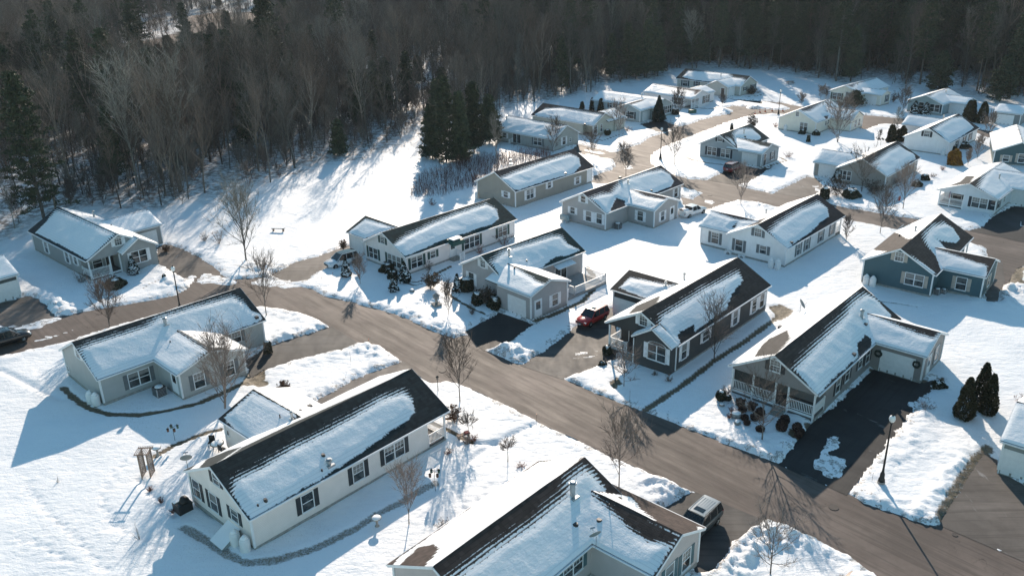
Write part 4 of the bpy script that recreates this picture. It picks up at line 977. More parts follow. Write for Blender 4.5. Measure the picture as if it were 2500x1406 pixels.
    h = House('h09', 'house', 'white house with grey shutters and two heat pumps on its gable wall', (.68, .645, .64), (.020, .021, .026), 'gy',
              porch=dict(end=1, v=(0, .42), d=1.6, side=(0,))); H['h09'] = h
    h.window('L', 1851, 568, .85, .95, sh='gy', grid=True); h.window('L', 1804, 600, .95, 1.45, sh='gy'); h.window('L', 1863, 610, .85, 1.0, sh='gy'); h.window('a', 1745, 590, 1.0, 1.4, sh='gy', grid=True)
    for q in ((1949, 610), (1970, 597), (2004, 578), (2031, 561)): h.window('N', q[0], q[1], .85, 1.4, sh='gy')
    h.make_porch([(.02, .40)], [0, .42]); h.vent('F', 1870, 523, .5, .09, 'chimney'); h.vent('N', 1932, 593, .25, .1, 'box')
    # ---- right of centre
    h = House('h10', 'house', 'dark charcoal house with arched front window and white railing', (.056, .060, .062), (.024, .025, .026), 'wh',
              porch=dict(end=0, v=(.52, 1.0), d=2.0, side=(1,)), bump=dict(end=0, v=(0, .52), d=.9, p=.62)); H['h10'] = h
    h.window('L', 1571, 783, .8, .9, sh='wh', grid=True); h.window('P', 1603, 862, 1.9, 1.5, n=2, sh='wh', arch=True)
    for q, w, e in (((1670, 857), .85, 1.5), ((1723, 819), 1.1, 1.0), ((1795, 775), .85, 1.5), ((1841, 746), .85, 1.5), ((1860, 733), .85, 1.5)): h.window('N', q[0], q[1], w, e, sh='wh')
    h.door('a', 1526, 745, 2.7, 2.1, garage=True); h.make_porch([(.72, .99)], [1.0], deck=.55); h.steps(h.W * .54, h.W * .70, -.05, -1, 4, .55, ax='x')
    h.vent('F', 1670, 686, .75, .10, 'chimney'); h.vent('a', 1625, 697, .3, .1, 'chimney'); h.door('L', 1545, 850, off=-2.0, dark=True)
    m = MB(); m.tube((-.98, h.W * .52 + .08, .2), (-.98, h.W * .52 + .08, 2.85), .05, .05, 8); m.build('downspout', WHITE, h.root)
    h = House('h11', 'house', 'brown-grey house with full-width railed porch and garage wing beside the wet black driveway', (.25, .24, .235), (.038, .034, .033), 'dk',
              porch=dict(end=0, v=(0, 1.0), d=2.2, side=(0, 1))); H['h11'] = h
    h.window('L', 1893, 893, .85, 1.0, sh='dk', grid=True)
    for q in ((2046, 940), (2069, 912), (2101, 880), (2119, 868)): h.window('N', q[0], q[1], .85, 1.4, sh='dk')
    h.door('a', 2188, 898, 2.9, 2.1, garage=True); h.window('g', 2286, 866, .85, 1.5, sh='gy'); h.door('g', 2266, 893, .9, 2.05, z0=.1)
    h.make_porch([(.01, .30), (.47, .735), (.735, .99)], [0, .31, .46, .735, 1.0], deck=.6, screens=[(.47, .73), (.74, .98)])
    h.steps(h.W * .32, h.W * .45, -.05, -1, 4, .6, ax='x'); h.vent('N', 2103, 776, .7, .14, 'chimney'); h.vent('N', 2112, 793, .15, .12, 'box'); h.vent('N', 2084, 866, .18, .1, 'box'); h.vent('F', 1905, 800, .15, .12, 'box')
    for k, (qx, qy) in enumerate(((2144, 868), (2237, 895))):
        u, z = h.hit('a', qx, qy); o, t, nn, L = h.wf('a'); m = MB(); c = o + t * u + nn * .07; z = 1.75
        for i in range(14):
            a = 2 * math.pi * i / 14; q = c + t * .27 * math.cos(a) + np.array([0, 0, z + .27 * math.sin(a)]); m.blob(q, (.11, .11, .11), i, 6, 4, .3)
        m.build('wreath', simple('wreath_green', (.02, .035, .03), .8), h.root)
    h = House('h12', 'house', 'slate blue house with brown sunlit roof slope and beige shutters', (.062, .125, .15), (.052, .041, .038), 'bg',
              porch=dict(end=1, v=(0, .4), d=1.8, side=())); H['h12'] = h
    h.window('L', 2196, 627, .85, .95, sh='bg', grid=True); h.window('L', 2232, 683, 1.9, 1.3, n=2, sh='bg'); h.window('a', 2345, 701, 1.0, 1.4, sh='bg'); h.window('g', 2412, 694, .85, 1.3, sh='bg')
    h.vent('F', 2234, 566, .5, .1, 'chimney'); h.vent('F', 2196, 577, .25, .08); h.make_porch([], [0, .4])
    h = House('h13', 'garage', 'grey-green garage with snowy roof at the right edge', (.24, .265, .265), (.03, .035, .038), 'wh', cat='garage'); H['h13'] = h
    h.door('N', 2484, 1140, 3.0, 2.15, garage=True)
    h = House('h14', 'garage', 'dark green-grey garage with white door at the left edge', (.095, .115, .12), (.03, .04, .045), 'wh', cat='garage'); H['h14'] = h
    h.door('N', 10, 716, 3.2, 2.1, garage=True)
    # ---- behind
    h = House('h15', 'house', 'light grey house with dark green roof, red car parked in front', (.31, .35, .375), (.018, .038, .039), 'bl'); H['h15'] = h
    h.window('L', 1758, 339, .8, .95, sh='bl', grid=True); h.window('L', 1738, 371, 1.7, 1.4, n=2, sh='bl', grid=True); h.window('L', 1771, 375, 1.7, 1.4, n=2, sh='bl', grid=True)
    h.door('a', 1829, 395, 2.7, 2.1, garage=True); h.window('g', 1885, 386, .8, 1.3, sh='bl'); h.door('g', 1866, 399, .9, 2.05, z0=.1, dark=True)
    h.vent('N', 1816, 328, .7, .1, 'chimney'); h.vent('N', 1818, 335, .15, .12, 'box')
    h = House('h16', 'house', 'grey-brown house behind big dark shrubs, snowy roof', (.30, .285, .265), (.028, .036, .040), 'dk'); H['h16'] = h
    h.door('a', 2018, 423, 2.6, 2.1, garage=True); h.window('L', 2062, 428, 2.0, 1.4, n=3); h.window('N', 2222, 409, 1.0, 1.4); h.window('N', 2236, 398, .8, .9)
    h.vent('F', 2120, 371, .6, .1, 'chimney'); h.vent('a', 2078, 374, .3, .08)
    h = House('h17', 'house', 'bright white house with black attic shutters, two white tanks at its corner', (.74, .745, .75), (.026, .032, .036), 'dk'); H['h17'] = h
    h.window('L', 2263, 327, .9, .95, sh='dk', grid=True)
    for q in ((2336, 353), (2354, 343), (2369, 333)): h.window('N', q[0], q[1], .85, 1.4, sh='dk')
    h.vent('a', 2304, 288, .35, .1, 'chimney')
    h = House('h18', 'house', 'white house with railed corner porch and striped flag, right edge', (.52, .55, .585), (.030, .030, .030), 'bl',
              porch=dict(end=0, v=(.55, 1.0), d=2.2, side=(1,))); H['h18'] = h
    h.window('L', 2391, 498, 2.0, 1.4, n=2, sh='bl', grid=True); h.window('L', 2424, 503, .9, 1.4); h.window('L', 2336, 483, 1.2, 1.2, sh='bl', off=-2.2, n=1); h.window('N', 2438, 500, .9, 1.4, sh='bl'); h.window('N', 2452, 486, .6, .9)
    h.door('a', 2496, 491, 2.9, 2.1, garage=True); h.make_porch([(.57, .98)], [.56, .80, 1.0], deck=.5); h.vent('N', 2439, 438, .6, .1, 'chimney'); h.vent('N', 2469, 432, .25, .1)
    h = House('h19', 'house', 'dark blue-green house half out of frame at the right edge', (.055, .11, .125), (.045, .038, .036), 'bg'); H['h19'] = h
    h.window('L', 2456, 387, .85, .95, sh='bg'); h.window('L', 2492, 397, .9, 1.4, sh='bg')
    h = House('h20', 'house', 'cream house with plain gable wall and bare tree in front, beyond the light grey one', (.60, .565, .49), (.028, .029, .036), 'dk'); H['h20'] = h
    h.window('L', 1947, 279, .6, .8, grid=True); h.window('L', 1962, 309, 1.5, 1.4, n=2); h.window('N', 2016, 301, .5, .8); h.window('N', 2022, 298, .5, .8); h.window('g', 2088, 308, .8, 1.3); h.window('g', 2097, 302, .8, 1.3)
    h.vent('N', 2009, 257, .6, .1, 'chimney')
    h = House('h21', 'house', 'cream house with green shutters and dark pine at its door, near the open field', (.60, .57, .50), (.035, .036, .040), 'gn'); H['h21'] = h
    h.window('L', 2043, 236, 2.0, 1.4, n=2, sh='gn', grid=True); h.window('L', 2071, 242, 1.5, 1.9, n=2); h.door('a', 2124, 252, 2.6, 2.1, garage=True); h.window('g', 2164, 248, .9, 1.5, sh='gn')
    h.vent('N', 2093, 207, .35, .1, 'chimney')
    h = House('h22', 'house', 'pale blue-grey house with white bay front, under the dark pines', (.30, .38, .40), (.035, .040, .046), 'bl'); H['h22'] = h
    h.window('L', 2281, 267, 2.0, 1.5, n=2, sh='bl'); h.window('L', 2249, 258, 1.0, 1.3); h.door('a', 2334, 273, 2.9, 2.1, garage=True); h.vent('N', 2309, 228, .5, .1, 'chimney')
    h = House('h23', 'garage', 'grey garage with white double door, far right under the pines', (.21, .225, .23), (.03, .035, .04), 'wh', cat='garage'); H['h23'] = h
    h.door('N', 2453, 295, 2.9, 2.0, garage=True)
    h = House('h24', 'house', 'pale grey house with sliding door, nearest of the left far row', (.36, .375, .36), (.030, .028, .032), 'wh'); H['h24'] = h
    h.slider('N', 1262, 342, 1.9, 2.0); h.window('N', 1232, 331, .9, .9, sh='wh', grid=True); h.window('N', 1313, 350, 1.9, 1.4, n=2, sh='gy'); h.window('R', 1377, 344, .9, 1.4, sh='wh'); h.window('R', 1392, 342, .5, .6)
    h.vent('N', 1237, 292, .7, .1, 'chimney')
    u, z = h.hit('N', 1260, 345); h.steps(u - .9, u + .3, -.03, -1, 3, .5); h.rail((u - .9, -.05, .4), (u - .9, -1.0, .3), .8)
    h = House('h25', 'house', 'cream-grey house with corner porch, second of the left far row', (.47, .465, .41), (.026, .032, .038), 'wh',
              porch=dict(end=1, v=(0, .2), d=2.6, side=())); H['h25'] = h
    h.window('R', 1454, 319, .95, 1.5); h.window('R', 1468, 316, .6, 1.4); h.make_porch([], [0, .2]); h.vent('N', 1428, 304, .15, .15, 'box')
    h = House('h26', 'house', 'pale blue-grey house with tall dark spruce by its garage, third of the left far row', (.36, .42, .44), (.028, .034, .040), 'bl'); H['h26'] = h
    h.window('N', 1495, 257, 1.6, 1.2, n=2, sh='bl'); h.window('g', 1542, 285, 1.1, 1.4, sh='bl'); h.window('g', 1530, 280, .6, .9, sh='bl'); h.door('b', 1577, 288, 2.5, 2.1, garage=True); h.window('R', 1632, 268, 2.6, 1.5, n=3, sh='bl')
    h.vent('N', 1567, 236, .6, .1, 'chimney')
    h = House('h27', 'house', 'white house with brown roof and small front porch, fourth of the left far row', (.60, .575, .58), (.060, .036, .034), 'gy',
              porch=dict(end=1, v=(0, .42), d=1.8, side=())); H['h27'] = h
    h.window('R', 1724, 246, 2.0, 1.6, n=3, sh='dk'); h.window('R', 1698, 251, .9, 1.6, off=-1.8); h.window('N', 1654, 247, 2.0, 1.4, n=2, sh='gy'); h.make_porch([(.02, .38)], [0, .20, .42])
    h = House('h28', 'house', 'beige house with dark roof at the far end of the left row, against the wood', (.46, .46, .42), (.016, .030, .034), 'bl'); H['h28'] = h
    h.window('N', 1673, 203, 1.4, 1.5, sh='bl'); h.window('N', 1701, 204, .8, 1.2, sh='bl'); h.door('g', 1764, 230, .95, 2.05, dark=True, z0=.1); h.door('b', 1786, 227, 2.5, 2.1, garage=True)
    h.window('R', 1819, 217, .8, .8, sh='bl'); h.window('R', 1838, 214, 1.5, 1.4, n=2, sh='bl'); h.vent('N', 1760, 187, .6, .1, 'chimney')
    # bodies continuing past garages at the frame edge
    return H
HS = mk()
# ------------------------------------------------------------------ trees and shrubs
def segmesh(name, segs, mat, sides=4):
    A = np.array([np.concatenate([a, b, [r0, r1]]) for a, b, r0, r1 in segs]); p0, p1 = A[:, :3], A[:, 3:6]; r0, r1 = A[:, 6], A[:, 7]
    d = p1 - p0; d /= np.linalg.norm(d, axis=1)[:, None] + 1e-9
    ref = np.where(np.abs(d[:, 2:3]) < .9, [[0, 0, 1.]], [[1., 0, 0]]); a = np.cross(d, ref); a /= np.linalg.norm(a, axis=1)[:, None]; b = np.cross(d, a)
    V = []
    for p, r in ((p0, r0), (p1, r1)):
        for k in range(sides):
            t = 2 * math.pi * k / sides; V.append(p + r[:, None] * (a * math.cos(t) + b * math.sin(t)))
    V = np.stack(V, 1).reshape(-1, 3); n = len(A); base = np.arange(n)[:, None] * 2 * sides
    F = np.concatenate([base + np.array([[k, (k + 1) % sides, sides + (k + 1) % sides, sides + k]]) for k in range(sides)], 0)
    me = npmesh(name, V, F, mat)
    if sides > 3: me.polygons.foreach_set('use_smooth', [True] * len(me.polygons))
    return me
def bark(name, col, var=.35):
    k = (name, col)
    if k in _mc: return _mc[k]
    t = NT(name); c = t.coord(); oi = t.n('ShaderNodeObjectInfo')
    n = t.noise(2.5, 4, .6, t.scale(c, (3, 3, .6)))
    b = t.mix(t.ramp(n, .35, .65), tuple(v * (1 - var) for v in col), tuple(v * (1 + var) for v in col))
    if name.startswith('wood'): b = t.mix(t.math('FRACT', t.math('MULTIPLY', oi.outputs['Random'], 7.3)), b, (col[0] * 1.15, col[1] * .90, col[2] * .82))
    hs = t.n('ShaderNodeHueSaturation'); t.link(b, hs.inputs['Color']); t.link(t.math('ADD', t.math('MULTIPLY', oi.outputs['Random'], 1.0), .5), hs.inputs['Value'])
    t.bsdf(hs.outputs[0], .9, .15); _mc[k] = t.m; return t.m
def leafm(name, col, col2, rv=.5):
    k = (name, col)
    if k in _mc: return _mc[k]
    t = NT(name); c = t.coord(); oi = t.n('ShaderNodeObjectInfo'); n = t.noise(1.2, 4, .7, c)
    b = t.mix(t.ramp(n, .38, .62), col, col2)
    hs = t.n('ShaderNodeHueSaturation'); t.link(b, hs.inputs['Color']); t.link(t.math('ADD', t.math('MULTIPLY', oi.outputs['Random'], rv), 1 - rv / 2), hs.inputs['Value'])
    t.bsdf(hs.outputs[0], .75, .2); _mc[k] = t.m; return t.m
BARK = bark('tree_bark', (.16, .14, .125)); TWIG = bark('twigs', (.21, .17, .15)); FBARK = bark('wood_bark', (.095, .092, .084), .5); FTW = bark('wood_twigs', (.125, .122, .112), .5); LBARK = bark('wood_pale_bark', (.19, .185, .165), .5); REDT = bark('red_twigs', (.20, .095, .075)); GREYT = bark('grey_limbs', (.20, .19, .17))

def unit(v): return v / (np.linalg.norm(v) + 1e-9)
def branch(rg, segs, p, d, L, r, n, up, wob):
    pts = [(p, d)]
    for i in range(n):
        d = unit(d + np.array([rg.uniform(-wob, wob), rg.uniform(-wob, wob), rg.uniform(-wob, wob) + up]))
        q = p + d * L / n; r1 = r * (1 - .8 / n * 1.0) if i < n - 1 else r * .35
        segs.append((p, q, r, r1)); p = q; r = r1; pts.append((p, d))
    return pts
def bare_tree(seed, H=8., spread=.28, first=.25, nl=16, nb=6, nt=5, r0=None, lean=0., ang=(35, 60), tw=.012, multi=1, dens=1.0):
    rg = random.Random(seed); T0 = []; T1 = []; r0 = r0 or H * .011
    for m in range(multi):
        d = unit(np.array([rg.uniform(-1, 1) * (lean + .25 * (multi > 1)), rg.uniform(-1, 1) * (lean + .25 * (multi > 1)), 1.]))
        p = np.array([rg.uniform(-.1, .1) * (multi > 1), rg.uniform(-.1, .1) * (multi > 1), -.15]); n = 10; tr = []; r = r0 * (1 if multi == 1 else .7)
        for i in range(n):
            q = p + d * H / n; r1 = r0 * (1 - .93 * (i + 1) / n) * (1 if multi == 1 else .7); T0.append((p, q, r, r1)); tr.append((p, q, r)); p = q; r = r1
            d = unit(d + np.array([rg.uniform(-.06, .06), rg.uniform(-.06, .06), .05]))
        for k in range(nl // multi):
            f = first + (1 - first) * (k + rg.random() * .6) / (nl // multi) * .97; i = min(n - 1, int(f * n)); a, b, rr = tr[i]; s = a + (b - a) * (f * n - i)
            az = k * 2.4 + rg.uniform(-.5, .5); el = math.radians(rg.uniform(*ang)) + f * .35
            dd = np.array([math.cos(az) * math.cos(el), math.sin(az) * math.cos(el), math.sin(el)])
            g = (f - first) / (1 - first); L = H * spread * 1.45 * (.45 + .75 * math.sin(math.pi * min(1, .18 + g * .82))) * rg.uniform(.75, 1.15)
            pts = branch(rg, T0, s, dd, L, min(rr * .6, r0 * .45), 4, .10, .13)
            for j in range(int(nb * dens)):
                h = 1 + rg.random() * 2.9; i2 = min(3, int(h)); pa, da = pts[i2]; pb = pts[min(4, i2 + 1)][0]; s2 = pa + (pb - pa) * (h - i2)
                d2 = unit(da + np.array([rg.gauss(0, .55), rg.gauss(0, .55), rg.gauss(.15, .4)]))
                p2 = branch(rg, T1, s2, d2, L * rg.uniform(.3, .5), tw * 1.9, 2, .08, .16)
                for t in range(nt):
                    q = p2[rg.choice((1, 1, 2))]; d3 = unit(q[1] + np.array([rg.gauss(0, .5), rg.gauss(0, .5), rg.gauss(.12, .35)]))
                    branch(rg, T1, q[0], d3, L * rg.uniform(.14, .28), tw * 1.05, 1, .05, .1)
            for t in range(nt):
                q = pts[rg.choice((2, 3, 4))]; d3 = unit(q[1] + np.array([rg.gauss(0, .4), rg.gauss(0, .4), rg.gauss(.12, .3)])); branch(rg, T1, q[0], d3, L * rg.uniform(.2, .3), tw * 1.2, 1, .05, .1)
    return T0, T1
def leaves(rg, pts, size, n, mi=None):
    """n small leaf faces scattered about each of the given (centre, radius, tilt) clumps"""
    C = np.array([p[0] for p in pts]); R = np.array([p[1] for p in pts]); rs = np.random.RandomState(rg.randint(0, 9999))
    idx = rs.randint(0, len(C), n); off = rs.normal(0, .5, (n, 3)) * R[idx][:, None]; off[:, 2] *= .55
    c = C[idx] + off; a = rs.normal(0, 1, (n, 3)); a /= np.linalg.norm(a, axis=1)[:, None]; b = np.cross(a, rs.normal(0, 1, (n, 3))); b /= np.linalg.norm(b, axis=1)[:, None]
    s = size * rs.uniform(.6, 1.3, n)[:, None]; V = np.stack([c - a * s - b * s * .45, c + a * s - b * s * .35, c + a * s * .8 + b * s * .45, c - a * s + b * s * .4], 1).reshape(-1, 3)
    return V, np.arange(4 * n).reshape(-1, 4)
def pine(seed, H=18., R=3.2, base=.3, n=4200, size=.26, dens=2.6):
    rg = random.Random(seed); T0 = []; p = np.array([0, 0, -.2]); r = H * .012; k = 8
    for i in range(k):
        q = p + np.array([rg.uniform(-.05, .05), rg.uniform(-.05, .05), H / k]); r1 = r * (1 - .85 / k * 1.05); T0.append((p, q, r, r1)); p = q; r = r1
    cl = []; z = H * base
    while z < H * .985:
        f = (z / H - base) / (1 - base); rad = R * (1 - f) ** .7 * rg.uniform(.5, 1.2) + .3
        m = rg.randint(4, 6); a0 = rg.random() * 6
        for j in range(m):
            az = a0 + j * 6.283 / m + rg.uniform(-.3, .3); L = rad * rg.uniform(.6, 1.1); up = .10 + .35 * f + rg.uniform(-.12, .15)
            d = np.array([math.cos(az), math.sin(az), up]); e = np.array([0, 0, z]) + d * L; T0.append((np.array([0, 0, z]), e, .05 + .03 * (1 - f), .012))
            for q in (.45, .7, .92): cl.append((np.array([0, 0, z + rg.uniform(-.25, .3)]) + d * L * q + np.array([0, 0, .1]), (.36 + .34 * L / R) * (1.15 - q * .3), 0))
        z += H * .034 * rg.uniform(.5, 1.4)
    V, F = leaves(rg, cl, size, n); return T0, V, F
def cone(seed, H, R, n, size, power=.8, jit=.12, low=.03):
    """dense conical or columnar evergreen, leaf faces on and under its outline"""
    rs = np.random.RandomState(seed); z = low + (1 - low) * rs.rand(n) ** 1.15; th = rs.rand(n) * 6.283
    lob = 1 + .10 * np.sin(th * 3 + z * 9) + .08 * np.sin(th * 5 - z * 17)
    rr = R * (np.clip(1 - z, 0, 1) ** power) * lob * (1 - jit * 2.2 * rs.rand(n) ** 2) * np.clip(z / .08, .75, 1)
    c = np.stack([rr * np.cos(th), rr * np.sin(th), z * H], 1); c += rs.normal(0, size * .4, c.shape)
    a = np.stack([np.cos(th), np.sin(th), rs.normal(.6, .6, n)], 1); a += rs.normal(0, .5, a.shape); a /= np.linalg.norm(a, axis=1)[:, None]
    b = np.cross(a, rs.normal(0, 1, a.shape)); b /= np.linalg.norm(b, axis=1)[:, None]; s = size * rs.uniform(.6, 1.3, n)[:, None]
    V = np.stack([c - a * s - b * s * .5, c + a * s - b * s * .4, c + a * s + b * s * .4, c - a * s + b * s * .5], 1).reshape(-1, 3); return V, np.arange(4 * n).reshape(-1, 4)
def snowbits(seed, H, R, n, size, power=.8):
    rs = np.random.RandomState(seed + 5); z = .08 + .85 * rs.rand(n); th = rs.rand(n) * 6.283; rr = R * (1 - z) ** power * 1.02
    c = np.stack([rr * np.cos(th), rr * np.sin(th), z * H], 1); s = size * rs.uniform(.5, 1.3, n)[:, None]
    t = np.stack([-np.sin(th), np.cos(th), 0 * th], 1); o = np.stack([np.cos(th) * .7, np.sin(th) * .7, -.35 + 0 * th], 1)
    V = np.stack([c - t * s - o * s * .5, c + t * s - o * s * .5, c + t * s * .7 + o * s * .7, c - t * s * .7 + o * s * .6, c + np.array([0, 0, 1]) * s * .5], 1).reshape(-1, 3)
    k = np.arange(n)[:, None] * 5; F = np.concatenate([k + [[0, 1, 4]], k + [[1, 2, 4]], k + [[2, 3, 4]], k + [[3, 0, 4]]], 0); return V, F
PINE = leafm('pine_needles', (.026, .040, .028), (.075, .088, .048)); SPRUCE = leafm('spruce_needles', (.010, .022, .018), (.022, .036, .026), .3)
ARB = leafm('arborvitae_foliage', (.024, .028, .014), (.065, .058, .030), .3); YEW = leafm('evergreen_leaves', (.026, .034, .021), (.070, .068, .044), .3)
BROWNL = leafm('dry_leaves', (.10, .055, .035), (.20, .12, .075)); GOLD = leafm('golden_foliage', (.16, .075, .010), (.34, .17, .03)); BOX = leafm('dark_red_shrub', (.040, .024, .021), (.10, .060, .050))
def mkobj(name, me, parent): o = D.objects.new(name, me); COL.objects.link(o); o.parent = parent; return o
def tree_thing(name, segs, loc, label, cat='tree', group=None, mats=(None, None), rz=0, sc=1.0):
    r = empty(name, loc, rz, label, cat, group); r.scale = (sc,) * 3
    mkobj('trunk', segmesh('trunk', segs[0], mats[0] or BARK, 5), r); mkobj('crown', segmesh('crown', segs[1], mats[1] or TWIG, 3), r); return r

# --- yard and street trees: (foot px, top px, style, label)
YARD = [
 ((601,637),(575,500),'m','big spreading bare tree alone in the snow field beside the bench'),
 ((1123,985),(1117,848),'s','bare street tree on the snow lawn by the porch corner of the big cream house'),
 ((1511,1193),(1513,1048),'s','bare street tree behind the snowy ridge of the beige house at the bottom'),
 ((1860,1077),(1866,945),'w','bare tree before the full-width railed porch'),
 ((1523,946),(1527,868),'w','small bare tree before the charcoal house railing'),
 ((1743,881),(1741,755),'v','upright bushy bare tree against the long side of the charcoal house'),
 ((999,1282),(992,1165),'s','bare young tree between the birdbath and the bottom house roof'),
 ((552,1001),(546,852),'b','wide many-limbed bare tree in front of the grey-beige cross gable'),
 ((651,774),(647,655),'s','bare street tree at the tip of the snow lobe by the bend'),
 ((270,797),(268,712),'b','low wide bare tree standing behind the long grey-beige roof'),
 ((1095,770),(1093,700),'v','narrow bare tree by the stone garden lantern'),
 ((880,695),(888,636),'v','small bare ornamental tree before the off-white gable'),
 ((1880,1404),(1893,1286),'w','bare young tree on the snow mound at the bottom edge'),
 ((1808,502),(1809,424),'s','bare street tree on the snow mound above the white house'),
 ((2148,572),(2154,482),'s','bare street tree between the upper street and the blue house roof'),
 ((2204,512),(2220,428),'s','bare street tree on the snow beside the upper street, left of the flag porch'),
 ((2103,470),(2106,388),'w','bare tree rising from the dark shrubs by the grey-brown house'),
 ((2045,349),(2048,266),'b','large bare tree in front of the cream garage wing'),
 ((2202,283),(2206,226),'s','bare tree at the road beside the cream house with green shutters'),
 ((2411,341),(2416,288),'s','bare street tree below the far right garage'),
 ((1647,405),(1650,328),'s','bare street tree inside the curve below the black lamp post'),
 ((1511,342),(1510,268),'s','bare tree in the yard of the corner-porch house'),
 ((1445,391),(1448,335),'s','small bare tree on the snow lobe of the side lane'),
 ((1528,431),(1527,364),'s','bare street tree just above the T-shaped roof'),
 ((1656,292),(1659,232),'s','bare street tree before the white house with brown roof'),
 ((1764,264),(1764,238),'s','tiny bare tree by the farthest beige house drive'),
 ((1955,262),(1957,235),'s','pale bare tree behind the cream gable roof'),
 ((2003,245),(2006,216),'s','bare tree with red shrub near the far cream house'),
 ((1214,412),(1219,286),'t','tall slender bare tree before the sliding door house'),
 ((1350,376),(1361,306),'v','dense bare tree clump at the right corner of the sliding door house'),
 ((2385,389),(2394,341),'v','bare tree beside the bright white house, left of the blue-green one'),
 ((2362,406),(2365,372),'v','small bare tree right of the golden shrub'),
 ((2140,360),(2141,318),'t','thin bare tree left of the column evergreens'),
 ((2183,345),(2196,268),'t','tall thin birch above the column evergreens'),
 ((1147,1080),(1148,1029),'u','small round-headed bare tree at the curve of the walk'),
 ((1240,1130),(1246,1087),'u','tiny weeping bare tree on the open snow'),
 ((2065,592),(2083,540),'v','bare spreading shrub tree by the white house porch'),
 ((2432,379),(2436,352),'v','bare garden tree near the frame edge above the flag porch'),
]
